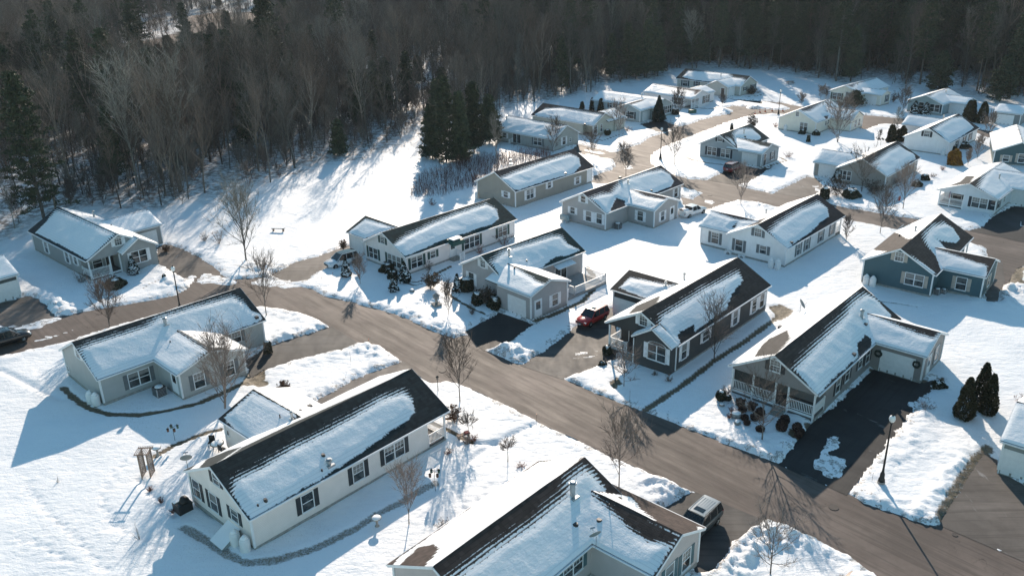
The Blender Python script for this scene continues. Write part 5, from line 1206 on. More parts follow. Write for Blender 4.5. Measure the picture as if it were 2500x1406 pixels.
SHRUBS = [  # foot px, width m, height m, kind, label
 ((694,955),1.1,1.0,'leafy','leafy brown shrub on the snow above the garage roof of the cream house'),
 ((535,595),2.6,1.9,'twig','round bare shrub left of the field tree, the bigger one'),
 ((500,588),1.5,1.3,'twig','small bare shrub at the far left of the field shrubs'),
 ((1230,600),2.6,1.9,'red','reddish bare shrub at the right corner of the long off-white house'),
 ((1172,620),1.7,1.3,'red','reddish bare shrub below the triple window'),
 ((1047,662),1.2,1.4,'twig','thin bare shrub beside the double window of the off-white house'),
 ((868,650),1.7,1.4,'twig','brown bare shrub between white car and gable wall'),
 ((945,663),1.8,1.1,'ever','low dark shrub under the triple gable window'),
 ((960,680),1.2,1.0,'ever','dark low shrub left of the tallest snowy cone'),
 ((1052,706),2.0,1.9,'leafy2','broad-leaved brownish rhododendron on the lawn by the garden lantern'),
 ((1140,712),1.8,1.7,'ball','dark round shrub under the left window of the central grey house'),
 ((1187,742),2.0,1.8,'twigball','clipped twiggy ball shrub before the grey wall'),
 ((1208,752),1.6,1.3,'ever','dark shrub against the white garage corner trim'),
 ((1166,742),1.3,1.4,'ever','narrow dark shrub left of the clipped twiggy ball'),
 ((1153,768),1.0,1.1,'twig','thin bare shrub beside the curved walk'),
 ((283,700),2.3,1.1,'ever','wide dark juniper in front of the left porch'),
 ((200,690),2.1,1.5,'twig','bare shrub at the porch corner of the left grey house'),
 ((1108,1030),1.2,1.5,'leafy','tan feathery shrub by the cream house porch'),
 ((1140,1085),.8,1.0,'twig','small bare shrub left of the round-headed tree'),
 ((1158,1075),.8,.6,'red','little red shrub right of the round-headed tree'),
 ((1095,1108),.9,.5,'red','low red shrub below the cream porch'),
 ((1272,1140),.9,.4,'red','low reddish plant on open snow above the bottom roof'),
 ((1085,1285),1.6,.5,'twig','dry perennial patch beside the bottom house eave'),
 ((2040,478),4.2,2.6,'twigball','huge round twiggy shrub before the garage of the grey-brown house'),
 ((2012,485),1.4,1.8,'ever','dark evergreen at the drive corner'),
 ((2135,475),3.4,2.0,'twigball','wide brown shrub at the corner of the grey-brown house'),
 ((2078,482),2.6,1.3,'ever','dark low evergreen mass with a little snow'),
 ((2190,455),2.8,2.4,'red','reddish bare shrub by the side wall of the grey-brown house'),
 ((2238,455),1.5,.9,'ever','low dark shrub in the snow right of the grey-brown house'),
 ((2329,403),2.3,2.6,'gold','golden orange round shrub in the snow'),
 ((2323,372),2.0,1.3,'ever','dark shrub behind the golden one'),
 ((2353,363),2.2,1.0,'ever','dark shrub under the side windows of the bright white house'),
 ((2301,416),1.3,.8,'red','small reddish shrub alone on the snow'),
 ((2277,432),1.2,.7,'twig','small twiggy shrub on the snow above the flag porch roof'),
 ((2258,440),1.3,.9,'ever','small sprawling evergreen near the grey-brown house'),
 ((1757,382),.9,1.9,'red','upright rusty shrub at the light grey house corner'),
 ((1925,385),2.0,1.2,'red','garden bed shrubs right of the light grey garage wing'),
 ((1893,311),1.2,1.0,'red','rusty shrub by the corner of the cream gable'),
 ((1958,328),1.3,1.0,'ever','flat-topped dark shrub under the cream gable window'),
 ((1992,331),1.4,.9,'ever','flat-topped dark shrub right of the air unit'),
 ((1973,347),.7,1.4,'ever','single dark seedling in the shadow before the cream gable'),
 ((1836,318),1.5,2.9,'twigball','dark bushy tree with flat top behind the green roof'),
 ((1786,318),.6,1.3,'ever','small dark cone beyond the green roof'),
 ((2017,236),2.0,2.3,'rust','rusty leaved shrub by the far cream house wall'),
 ((2180,250),1.8,2.0,'rust','rusty round shrub right of the far cream garage'),
 ((2052,258),1.0,.6,'ever','low dark shrub under the far cream window'),
 ((1483,331),1.3,1.2,'ball','round dark shrub at the corner-porch house'),
 ((1532,320),2.2,1.0,'red','reddish shrubs at the end of the corner-porch house'),
 ((1648,280),1.7,1.3,'ever','dark shrub below the triple window beside the spruce'),
 ((1835,232),2.0,1.9,'twigball','dark shrub by the farthest beige house corner'),
 ((1850,228),1.6,.8,'twig','low shrubs beyond the farthest beige house'),
 ((1774,965),.9,1.1,'twig','bare shrub at the left porch post'),
 ((1759,978),.85,1.0,'ball','dark column shrub left of the railed porch'),
 ((1776,978),.6,.6,'ball','small dark shrub beside the left porch column shrub'),
 ((1907,1052),.9,1.1,'ball2','dark red round shrub at the porch steps'),
 ((1915,1035),.75,.85,'ball2','taller dark red shrub touching the steps rail'),
 ((1945,1052),.75,.75,'ball2','dark red round shrub right of the walk'),
 ((1957,1058),.45,.45,'ball2','tiny dark red shrub, rightmost of the porch bed'),
 ((1948,1067),.55,.5,'ball2','small dark red shrub in the right bed front'),
 ((1855,1017),.75,.85,'ball2','dark red shrub under the porch post'),
 ((1842,1025),.7,.6,'ball2','dark brown shrub in the middle of the porch bed'),
 ((1807,990),.7,.7,'twigball','snow dusted twiggy shrub below the long railing'),
 ((1835,1000),.7,.75,'twigball','snow dusted twiggy shrub beside the porch middle'),
 ((1812,1005),.6,.55,'twigball','small twiggy shrub in the porch bed'),
 ((1788,1010),.6,.8,'red','reddish shrub left in the porch bed'),
 ((1780,1020),.5,.5,'red','low reddish shrub in the porch bed front'),
 ((1823,1037),.5,.45,'ball2','round dark shrub at the front of the porch bed'),
 ((1818,1025),.6,.5,'ball2','dark shrub behind the front stones'),
 ((1855,1053),.7,.5,'ball2','dark shrub next to the bare porch tree'),
 ((655,860),.8,1.3,'ever','evergreen shrub at the right end of the grey-beige house'),
 ((1528,912),.6,.45,'twig','small shrub by the charcoal house walk'),
 ((1598,918),.7,.6,'twig','bare shrub under the arched window'),
 ((1632,932),.8,.8,'twig','bare shrub near the charcoal corner'),
 ((1483,862),1.0,.8,'ever','dark green shrub below the charcoal railing'),
 ((1472,892),.8,.4,'ever','low juniper with snow by the charcoal drive'),
 ((2260,1000),1.5,1.0,'twig','tall bare shrub left of the three big evergreens'),
 ((2292,945),1.2,.6,'ever','spreading low evergreen near the garage door corner'),
 ((2495,985),1.4,1.0,'red','reddish shrub behind the right edge garage'),
 ((141,1178),.6,.7,'sap','small bare sapling in the open snow bottom left'),
 ((340,1316),.9,1.5,'sap','bare forked sapling in the open snow'),
 ((366,1198),.5,.5,'red','tiny red shrub right of the arbor'),
 ((393,1225),.5,.5,'red','tiny red shrub nearer the cream house'),
 ((422,1250),.4,.4,'red','lowest tiny red shrub by the cream house shadow'),
 ((838,610),.8,1.3,'rust','rusty plant at the back corner of the off-white garage'),
 ((1055,502),1.4,1.1,'red','small reddish shrub below the brush strip'),
 ((2185,640),.1,.1,'skip','x'),
 ((405,612),1.1,.7,'rust','rusty low plants by the left garage wall'),
 ((380,640),.7,.5,'ever','small snowy shrub at the left house corner'),
 ((402,683),.5,.7,'ever','small dark plant at the end of the left walk'),
]
CONES = [  # foot, top, width, kind, label
 ((2351,1022),(2361,924),1.75,'arb','left front one of the three big arborvitae on the right'),
 ((2391,985),(2388,888),1.7,'arb','tallest back one of the three big arborvitae'),
 ((2408,1012),(2417,916),1.6,'arb','right one of the three big arborvitae'),
 ((328,671),(321,628),1.5,'snow','snow dusted cone shrub under the double window of the left house'),
 ((846,676),(844,634),1.3,'snow','snow dusted cone shrub beside the white car'),
 ((988,690),(983,641),1.75,'snow','tallest snow dusted cone at the off-white house corner'),
 ((962,713),(959,678),1.25,'snow','small snow dusted cone on the lawn'),
 ((1117,715),(1118,671),1.25,'snow','snow dusted cone at the left corner of the central grey house'),
 ((1607,297),(1610,236),3.0,'spr','tall dark spruce beside the open garage of the far row'),
 ((1446,272),(1447,241),1.3,'col','column evergreen, middle one behind the second far roof'),
 ((1467,276),(1469,242),1.6,'col','column evergreen, right one behind the second far roof'),
 ((1421,268),(1421,250),1.0,'col','short column evergreen, left one behind the second far roof'),
 ((2232,278),(2234,249),2.2,'snow','left snowy conifer before the pale blue-grey house'),
 ((2259,281),(2260,253),2.3,'snow','right snowy conifer before the pale blue-grey house'),
 ((2361,300),(2364,247),2.3,'col','left of two column evergreens at the pale blue-grey garage'),
 ((2370,300),(2371,247),1.8,'col','right of two column evergreens at the pale blue-grey garage'),
 ((2396,303),(2401,251),2.4,'col','lone column evergreen right of the pale blue-grey garage'),
 ((2172,349),(2175,306),1.4,'col','leftmost column evergreen by the bright white house'),
 ((2177,348),(2180,308),1.4,'col','second column evergreen by the bright white house'),
 ((2192,345),(2193,317),1.9,'col','third column evergreen by the bright white house'),
 ((2201,347),(2204,309),1.9,'col','fourth column evergreen by the bright white house'),
 ((2215,330),(2217,305),1.2,'col','fifth column evergreen by the bright white house'),
 ((2221,329),(2223,304),1.2,'col','last column evergreen by the bright white house wall'),
 ((2043,447),(2040,412),2.0,'snow','snowy conifer left of the grey-brown house window'),
 ((2092,450),(2089,411),2.4,'snow','snowy conifer before the grey-brown gable'),
 ((2131,455),(2131,421),2.0,'snow','snowy conifer at the right end of the grey-brown gable'),
]
_rng = random.Random(11)
def shrub(px, w, h, kind, label):
    loc = gp(*px, .08); rs = _rng.randint(0, 9999); rg = random.Random(rs)
    if kind in ('twig', 'red', 'sap', 'leafy', 'rust', 'leafy2', 'twigball'):
        r = empty('shrub' if kind != 'sap' else 'sapling', loc, rg.random() * 6, label, 'shrub' if kind != 'sap' else 'sapling')
        S0 = []; S1 = []; n = {'sap': 4, 'twigball': 26}.get(kind, 16); ends = []
        for k in range(n):
            az = k * 2.4 + rg.random(); sp = rg.random() ** .6; d = unit(np.array([math.cos(az) * sp * w / 2, math.sin(az) * sp * w / 2, h * (1 - .45 * sp) * .9]))
            L = math.hypot(sp * w / 2, h * (1 - .4 * sp)) * rg.uniform(.8, 1.05); pts = branch(rg, S0, np.array([0, 0, -.1]), d, L, .018 if kind != 'sap' else .02, 3, .04, .12)
            for j in range({'sap': 3}.get(kind, 9)):
                q = pts[rg.choice((1, 2, 3))]; d2 = unit(q[1] + np.array([rg.gauss(0, .6), rg.gauss(0, .6), rg.gauss(.1, .5)])); p2 = branch(rg, S1, q[0], d2, L * rg.uniform(.2, .42), .009, 2, .05, .2); ends.append((p2[-1][0], .12 * w, 0))
                for t in range(0 if kind == 'sap' else 3): d3 = unit(p2[1][1] + np.array([rg.gauss(0, .6), rg.gauss(0, .6), rg.gauss(0, .5)])); branch(rg, S1, p2[1][0], d3, L * .16, .007, 1, 0, .1)
        mt = REDT if kind in ('red',) else TWIG
        mkobj('stems', segmesh('stems', S0, mt, 4), r); mkobj('twigs', segmesh('twigs', S1, mt, 3), r)
        if kind in ('leafy', 'rust', 'leafy2'):
            V, F = leaves(rg, [e for e in ends], .07 if kind != 'leafy2' else .085, 700 if kind != 'leafy2' else 1100); mkobj('leaves', npmesh('leaves', V, F, {'leafy': BROWNL, 'rust': BROWNL, 'leafy2': leafm('rhododendron_leaves', (.05, .035, .02), (.13, .085, .05))}[kind]), r)
        if kind == 'twigball':
            V, F = leaves(rg, ends, .09, 900); mkobj('leaves', npmesh('leaves', V, F, BOX if w < 1 else leafm('brown_bush', (.035, .027, .02), (.09, .065, .045))), r)
    else:
        r = empty('evergreen_shrub', loc, rg.random() * 6, label, 'shrub'); rs_ = np.random.RandomState(rs)
        n = int(500 + 500 * w * h); s = .05 + .03 * min(2, w); th = rs_.rand(n) * 6.283; cz = rs_.rand(n); rr = np.sqrt(1 - (cz * 2 - 1) ** 2) if kind in ('ball', 'ball2') else np.sqrt(np.clip(1 - cz ** 2, 0, 1))
        lob = 1 + (.04 if kind in ('ball', 'ball2') else .22) * np.sin(th * 3 + rs) * np.cos(cz * 5 + rs)
        c = np.stack([rr * lob * np.cos(th) * w / 2, rr * lob * np.sin(th) * w / 2, cz * h * lob], 1); c *= (1 - .25 * rs_.rand(n, 1) ** 3)
        a = rs_.normal(0, 1, (n, 3)); a /= np.linalg.norm(a, axis=1)[:, None]; b = np.cross(a, rs_.normal(0, 1, (n, 3))); b /= np.linalg.norm(b, axis=1)[:, None]; q = s * rs_.uniform(.6, 1.3, n)[:, None]
        V = np.stack([c - a * q - b * q * .5, c + a * q - b * q * .5, c + a * q + b * q * .5, c - a * q + b * q * .5], 1).reshape(-1, 3)
        mkobj('foliage', npmesh('foliage', V, np.arange(4 * n).reshape(-1, 4), {'ball2': BOX, 'gold': GOLD}.get(kind, YEW)), r)
        m = MB()
        for k in range(4): m.tube((0, 0, -.1), (w * .2 * math.cos(k * 1.6), w * .2 * math.sin(k * 1.6), h * .6), .03, .01, 5)
        m.build('stems', BARK, r)
        if kind in ('ball', 'ever') or (kind == 'ball2' and rs % 3 == 0):
            m = MB(); m.blob((0, 0, h * .93), (w * .30, w * .26, h * .10), rs, 10, 6, .2); m.build('snow_cap', SNOWM, r, True)
        if kind == 'ever': V, F = snowbits(rs, h * 1.05, w * .42, 22, .10 * min(1.6, w), .5); mkobj('snow', npmesh('snow', V, F, SNOWM), r)
def yard():
    for i, (b, t, st, lab) in enumerate(YARD):
        P, h = height_at(b, t); h = max(1.5, h); kw = {}
        nm = 'bare_tree'
        if st == 's': kw = dict(spread=.33, first=.24, nl=20, nb=8, nt=5)
        elif st == 'm': kw = dict(spread=.40, first=.17, nl=24, nb=9, nt=7, r0=h * .016)
        elif st == 'b': kw = dict(spread=.42, first=.12, nl=26, nb=9, nt=6, multi=2, r0=h * .018)
        elif st == 'w': kw = dict(spread=.36, first=.22, nl=18, nb=7, nt=5, ang=(15, 45), r0=h * .015)
        elif st == 'v': kw = dict(spread=.33, first=.12, nl=20, nb=7, nt=5, ang=(45, 68), r0=h * .011)
        elif st == 't': kw = dict(spread=.15, first=.35, nl=18, nb=6, nt=4, r0=h * .011)
        elif st == 'u': kw = dict(spread=.33, first=.72, nl=16, nb=7, nt=5, ang=(5, 40), r0=.045)
        tw = .0075 + .00005 * math.hypot(P[0], P[1]) * 1.0
        tree_thing(nm, bare_tree(100 + i, h, tw=tw, **kw), (P[0], P[1], .1), lab, rz=i * 1.3, mats=(None, GREYT if st in 'mt' else None))
    for px, w, h, kind, lab in SHRUBS:
        if kind != 'skip': shrub(px, w, h, kind, lab)
    for i, (b, t, w, kind, lab) in enumerate(CONES):
        P, h = height_at(b, t); r = empty({'arb': 'arborvitae', 'snow': 'cone_shrub', 'spr': 'spruce', 'col': 'column_evergreen'}[kind], (P[0], P[1], .08), i, lab, 'evergreen')
        dist = math.hypot(P[0], P[1]); n = int(min(9000, max(1500, 900 * h * w * 60 / dist))); pw = {'arb': .58, 'snow': .85, 'spr': .8, 'col': .45}[kind]
        V, F = cone(i, h, w / 2, n, .05 + .0004 * dist, pw); mkobj('foliage', npmesh('foliage', V, F, {'arb': ARB, 'col': ARB}.get(kind, SPRUCE)), r)
        m = MB(); m.tube((0, 0, -.2), (0, 0, h * .85), .06, .015, 7); m.build('trunk', BARK, r)
        if kind == 'snow': V, F = snowbits(i, h, w / 2, int(60 + 30 * h), .09 + .0005 * dist, pw); mkobj('snow', npmesh('snow', V, F, SNOWM), r)
    # dark pine by the far cream house door
    P, h = height_at((2087, 260), (2089, 226)); T0, V, F = pine(77, h, 1.9, .12, 2200, .16); r = empty('pine_tree', (P[0], P[1], 0), 0, 'dark bushy pine by the door of the far cream house', 'tree')
    mkobj('trunk', segmesh('trunk', T0, BARK, 5), r); mkobj('crown', npmesh('crown', V, F, PINE), r)
yard()

# ------------------------------------------------------------------ the wood
def inpoly(P, poly): return sdf(P, np.asarray(poly), 3.0) < 0
LOWZ = [(235,170),(330,90),(450,30),(700,22),(720,110),(660,210),(600,300),(420,318),(310,280)]
def wood():
    rs = np.random.RandomState(3); rg = random.Random(5)
    bareP = []; 
    hs = [19, 16, 15, 17.5, 13, 15.5, 10.5, 18]
    for k, H in enumerate(hs):
        slim = k % 3 != 0
        s = bare_tree(900 + k, H, spread=.15 if slim else .24, first=.42 if slim else .3, nl=15 if slim else 20, nb=8, nt=4, r0=H * (.0095 if slim else .013), ang=(36, 66), tw=.012, lean=.05)
        bareP.append((segmesh('wood_trunk', s[0], LBARK if k in (0, 3, 6) else FBARK, 4), segmesh('wood_crown', s[1], FTW, 3)))
    # thin poles and saplings
    for k, H in enumerate((9, 7, 11)):
        s = bare_tree(950 + k, H, spread=.14, first=.45, nl=8, nb=4, nt=2, r0=.055, tw=.018, lean=.12); bareP.append((segmesh('wood_trunk', s[0], FBARK, 4), segmesh('wood_crown', s[1], FTW, 3)))
    for k, H in enumerate((4.5, 3.4)):
        s = bare_tree(955 + k, H, spread=.42, first=.08, nl=22, nb=6, nt=3, r0=.05, tw=.014, multi=2, ang=(35, 70)); bareP.append((segmesh('wood_trunk', s[0], REDT if k else FBARK, 4), segmesh('wood_crown', s[1], FTW, 3)))
    pineP = []
    for k, (H, R, b) in enumerate(((22, 3.8, .30), (19, 3.2, .22), (25, 4.2, .38), (14, 2.6, .12), (8, 2.0, .08))):
        T0, V, F = pine(970 + k, H, R, b, 6500, .19); pineP.append((segmesh('wood_trunk', T0, FBARK, 4), npmesh('wood_crown', V, F, PINE)))
    # candidate feet on a jittered lattice
    pts = []
    for y in np.arange(100, 560, 1.0):
        pass
    g = 3.2; X, Y = np.meshgrid(np.arange(-430, 430, g), np.arange(90, 620, g)); P = np.stack([X.ravel(), Y.ravel()], 1); P = P + rs.uniform(-g * .48, g * .48, P.shape)
    ang = np.arctan2(P[:, 0], P[:, 1]); P = P[(ang > -.66) & (ang < .66) & (np.hypot(P[:, 0], P[:, 1]) < 600)]
    B_ = np.stack([rs.uniform(-260, 260, 26000), rs.uniform(95, 330, 26000)], 1); a_ = np.arctan2(B_[:, 0], B_[:, 1]); B_ = B_[(np.abs(a_) < .66) & (-sdf(B_, FP, 60.) > 3) & (rs.rand(len(B_)) < .42)]
    nB = len(B_); P = P[inpoly(P, FP)]; P = np.vstack([P, B_]); isB = np.zeros(len(P), bool); isB[-nB:] = True
    P = P[~inpoly(P, gpoly(MARSH))]
    strip = gpoly([(230,150),(320,96),(450,66),(455,80),(380,100),(300,140),(250,165)]); P = P[~(inpoly(P, strip) & (rs.rand(len(P)) < .8))]
    for k, h in HS.items():
        c = np.array([h.x, h.y]); R = np.array([[math.cos(h.a), math.sin(h.a)], [-math.sin(h.a), math.cos(h.a)]]); q = (P - c) @ R.T
        P = P[~((q[:, 0] > -3) & (q[:, 0] < h.L + 3) & (q[:, 1] > -7) & (q[:, 1] < h.W + 4))]
    # clearings inside the wood where snow shows
    cl = fbm(P[:, 0], P[:, 1], .035, 3); fd = -sdf(P, FP, 60.)
    keep = ((cl < .58) | (rs.rand(len(P)) < .2)) & ((fd > 14) | (P[:, 0] < -38) | (rs.rand(len(P)) < .72)); far = np.hypot(P[:, 0], P[:, 1])
    keep &= ~((far > 420) & (rs.rand(len(P)) < .2)); P = P[keep]; fd = fd[keep]; far = far[keep]
    # pines: mostly to the right and behind the houses
    pf = .03 + .34 * smooth(-10, 60, P[:, 0]) * smooth(-20, 25, P[:, 1] - 150) + .22 * smooth(.55, .75, fbm(P[:, 0] + 40, P[:, 1], .02, 3))
    pf = np.where((P[:, 0] > -45) & (P[:, 0] < 12) & (P[:, 1] < 240), np.where((P[:, 0] < -12) & (P[:, 0] > -34), .14, 0.), pf)
    isP = rs.rand(len(P)) < pf * (.45 + .9 * fbm(P[:, 0], P[:, 1] + 70, .05, 2))
    key_ = set(map(tuple, np.round(B_, 4))); isB = np.array([tuple(v) in key_ for v in np.round(P, 4)]); isP &= ~isB
    order = np.argsort(far + np.where(isB, 500, 0))
    kind = np.where(isP, 1, 0)
    pick = np.where(isP, rs.choice(5, len(P), p=[.28, .27, .15, .2, .1]), rs.choice(13, len(P), p=[.07, .09, .09, .09, .08, .09, .06, .06, .06, .05, .04, .12, .10]))
    lowz = inpoly(P, gpoly(LOWZ)) & (rs.rand(len(P)) < .86); pick = np.where(lowz & ~isP, rs.choice([11, 12], len(P)), pick); pick = np.where(lowz & isP, 4, pick)
    pick = np.where(isB, rs.choice([11, 12], len(P)), pick)
    pick = np.where(isP & (P[:, 0] > -45) & (P[:, 0] < 12) & (P[:, 1] < 240), rs.choice([3, 4], len(P)), pick)
    mid_ = (~isP) & (P[:, 0] > -34) & (P[:, 0] < 0) & (fd < 60) & (rs.rand(len(P)) < .3); pick = np.where(mid_, rs.choice([11, 12], len(P)), pick)
    rot = rs.uniform(0, 6.283, len(P)); scl = rs.uniform(.72, 1.15, len(P)) * np.where((fd < 16) & (P[:, 0] < 10), .86, 1.0)
    stuff = {0: [[] for _ in bareP], 1: [[] for _ in pineP]}; cnt = [0, 0]; lim = [285, 150]
    src = {0: {}, 1: {}}
    for i in order:
        k = kind[i]; v = pick[i]; loc = (P[i, 0], P[i, 1], 0.0)
        if cnt[k] < lim[k]:
            cnt[k] += 1; tr, cr = (bareP, pineP)[k][v]
            r = empty('bare_tree' if k == 0 else 'pine_tree', loc, rot[i], 'tall bare grey-brown tree standing in the wood' if k == 0 else 'dark green pine standing in the wood', 'tree', 'bare trees of the wood' if k == 0 else 'pines of the wood')
            r.scale = (scl[i],) * 3; a = mkobj('trunk', tr, r); b = mkobj('crown', cr, r)
            if v not in src[k]: src[k][v] = (a, b)
        else: stuff[k][v].append((loc, rot[i], scl[i]))
    for k, nm, protos in ((0, 'bare_forest', bareP), (1, 'pine_forest', pineP)):
        V = []; idx = []; ro = []; sc = []
        for v, lst in enumerate(stuff[k]):
            if v not in src[k]: continue
            for loc, r_, s_ in lst: V.append(loc); idx.append(v); ro.append(r_); sc.append(s_)
        me = D.meshes.new(nm); me.from_pydata(V, [], []); a = me.attributes.new('vi', 'INT', 'POINT'); a.data.foreach_set('value', idx); attr(me, 'ro', ro); attr(me, 'sc', sc)
        o = D.objects.new(nm, me); COL.objects.link(o); tag(o, 'deep mass of bare grey-brown wood behind the first trees' if k == 0 else 'scattered dark pines deep inside the wood', 'wood', kind='stuff')
        ng = D.node_groups.new(nm, 'GeometryNodeTree'); ng.interface.new_socket('Geometry', in_out='INPUT', socket_type='NodeSocketGeometry'); ng.interface.new_socket('Geometry', in_out='OUTPUT', socket_type='NodeSocketGeometry')
        N = ng.nodes; Lk = ng.links; gi = N.new('NodeGroupInput'); go = N.new('NodeGroupOutput'); join = N.new('GeometryNodeJoinGeometry')
        def named(name, typ):
            q = N.new('GeometryNodeInputNamedAttribute'); q.data_type = typ; q.inputs['Name'].default_value = name; return q.outputs['Attribute']
        vi = named('vi', 'INT'); rr = named('ro', 'FLOAT'); ss = named('sc', 'FLOAT'); cx = N.new('ShaderNodeCombineXYZ'); Lk.new(rr, cx.inputs[2]); cs = N.new('ShaderNodeCombineXYZ')
        for q in range(3): Lk.new(ss, cs.inputs[q])
        for v, (a, b) in src[k].items():
            jj = N.new('GeometryNodeJoinGeometry')
            for ob in (a, b):
                oi = N.new('GeometryNodeObjectInfo'); oi.transform_space = 'ORIGINAL'; oi.inputs['Object'].default_value = ob; Lk.new(oi.outputs['Geometry'], jj.inputs[0])
            cmp_ = N.new('FunctionNodeCompare'); cmp_.data_type = 'INT'; cmp_.operation = 'EQUAL'; Lk.new(vi, cmp_.inputs[2]); cmp_.inputs[3].default_value = v
            ip = N.new('GeometryNodeInstanceOnPoints'); Lk.new(gi.outputs[0], ip.inputs['Points']); Lk.new(cmp_.outputs[0], ip.inputs['Selection']); Lk.new(jj.outputs[0], ip.inputs['Instance'])
            e2r = N.new('FunctionNodeEulerToRotation'); Lk.new(cx.outputs[0], e2r.inputs[0]); Lk.new(e2r.outputs[0], ip.inputs['Rotation']); Lk.new(cs.outputs[0], ip.inputs['Scale']); Lk.new(ip.outputs[0], join.inputs[0])
        Lk.new(join.outputs[0], go.inputs[0]); md = o.modifiers.new('scatter', 'NODES'); md.node_group = ng
    # single big trees of the edge
    big = [((110,545),(70,172),5.2,.12,'huge old pine towering over the wood edge on the left'), ((1090,397),(1082,190),2.9,.05,'tall dark spruce, front one of the clump left of the sliding door house'),
           ((1125,395),(1132,228),2.5,.06,'dark spruce right of the front one in the clump'), ((1056,388),(1050,262),2.3,.08,'dark spruce at the left of the clump'), ((1158,375),(1166,205),2.7,.1,'dark spruce at the back right of the clump'),
           ((1195,352),(1200,235),2.4,.12,'dark pine reaching over the sliding door house roof'), 
           ((1700,168),(1703,70),3.8,.2,'dark pine behind the farthest beige house'), ((2290,225),(2292,130),3.8,.08,'dark broad pine left of the pale blue-grey roof'), ((2440,250),(2438,140),4.0,.1,'dark broad pine behind the far right garage')]
    for i, (b, t, R, bs, lab) in enumerate(big):
        Q, h = height_at(b, t); h = min(h, 30); T0, V, F = pine(40 + i, h, R, bs, 16000, .15); r = empty('pine_tree', (Q[0], Q[1], 0), i, lab, 'tree'); mkobj('trunk', segmesh('trunk', T0, FBARK, 5), r); mkobj('crown', npmesh('crown', V, F, PINE), r)
    gr = [((445,470),(413,192),.26,'pale grey bare tree standing out at the wood edge, right one'), ((340,470),(308,195),.26,'pale grey bare tree standing out at the wood edge, left one'), ((2420,205),(2425,60),.24,'pale crooked bare tree shining in the far right wood'), ((1690,170),(1680,40),.2,'tall pale trunk behind the farthest beige house')]
    for i, (b, t, sp, lab) in enumerate(gr):
        Q, h = height_at(b, t); h = min(h, 27); tree_thing('bare_tree', bare_tree(60 + i, h, spread=sp, first=.35, nl=24, nb=7, nt=5, r0=h * .011, tw=.02), (Q[0], Q[1], 0), lab, mats=(GREYT, GREYT))
    # brush strip below the clump: uncountable stems
    poly = gpoly([(1002,478),(1056,485),(1161,451),(1207,421),(1270,402),(1340,392),(1345,380),(1300,376),(1255,384),(1170,392),(1110,410),(1042,436),(1022,462)])
    lo, hi = poly.min(0), poly.max(0); S = []; n = 0
    while n < 2600:
        p = np.array([rg.uniform(lo[0], hi[0]), rg.uniform(lo[1], hi[1])])
        if sdf(p[None], poly, 3)[0] > 0: continue
        n += 1; h = rg.uniform(.5, 1.7) * (1 if rg.random() < .9 else 1.5); z0 = np.array([p[0], p[1], 0.]); d = unit(np.array([rg.gauss(0, .16), rg.gauss(0, .16), 1])); q = z0 + d * h; S.append((z0, q, .016, .006))
        for k in range(3): f = rg.uniform(.3, .9); b = z0 + d * h * f; S.append((b, b + unit(d + np.array([rg.gauss(0, .5), rg.gauss(0, .5), 0])) * h * .35, .011, .005))
    o = D.objects.new('brush', segmesh('brush', S, REDT, 3)); COL.objects.link(o); tag(o, 'strip of reddish brown brush and reeds in the snow below the spruce clump', 'brush', kind='stuff')
wood()
# ------------------------------------------------------------------ vehicles
RUB = simple('tyre_rubber', (.018, .018, .018), .8); ALLOY = simple('alloy', (.42, .43, .44), .3, .5, .1, metal=.8); CARGL = simple('car_glass', (.012, .018, .022), .05, .6)
LITE = simple('lamp_lens', (.75, .77, .78), .15, .5); TAIL = simple('tail_lens', (.35, .02, .02), .2, .5); PLATE = simple('number_plate', (.7, .7, .7), .5); BLK = simple('black_plastic', (.022, .022, .023), .5)
def paint(name, col): 
    m = simple(name, col, .28, .5, .05, 2.0); m.node_tree.nodes['Principled BSDF'].inputs['Coat Weight'].default_value = .6; return m
SUV = [(-2.33, .50, .88, .80), (-2.22, .36, 1.02, .89), (-1.9, .30, 1.06, .92), (-1.0, .26, 1.06, .93), (0, .25, 1.03, .93), (.9, .26, 1.00, .93), (1.25, .27, .99, .92), (1.8, .30, .93, .89), (2.15, .34, .84, .83), (2.33, .45, .70, .70)]
def loft(mb, st, mi=0, crown=.03):
    V = []; k = 9
    for x, zl, zb, w in st:
        h = zb - zl
        V += [(x, -w * .90, zl), (x, -w, zl + h * .35), (x, -w * .985, zl + h * .75), (x, -w * .88, zb), (x, 0, zb + crown), (x, w * .88, zb), (x, w * .985, zl + h * .75), (x, w, zl + h * .35), (x, w * .90, zl)]
    F = []
    for i in range(len(st) - 1):
        for j in range(k): a = i * k + j; b = i * k + (j + 1) % k; F.append((a, a + k, b + k, b))
    n = (len(st) - 1) * k; F += [tuple(range(k))[::-1] if False else tuple(range(k)), tuple(range(n, n + k))[::-1]]
    mb.add(V, F, mi)
def hull(mb, base, top, zb, zt, wb, wt, mi=0):
    """tapered cabin: base/top = (rear x, front x)"""
    V = [(base[0], -wb, zb), (base[1], -wb, zb), (base[1], wb, zb), (base[0], wb, zb), (top[0], -wt, zt), (top[1], -wt, zt), (top[1], wt, zt), (top[0], wt, zt)]
    mb.add(V, [(3, 2, 1, 0), (4, 5, 6, 7), (0, 1, 5, 4), (1, 2, 6, 5), (2, 3, 7, 6), (3, 0, 4, 7)], mi)
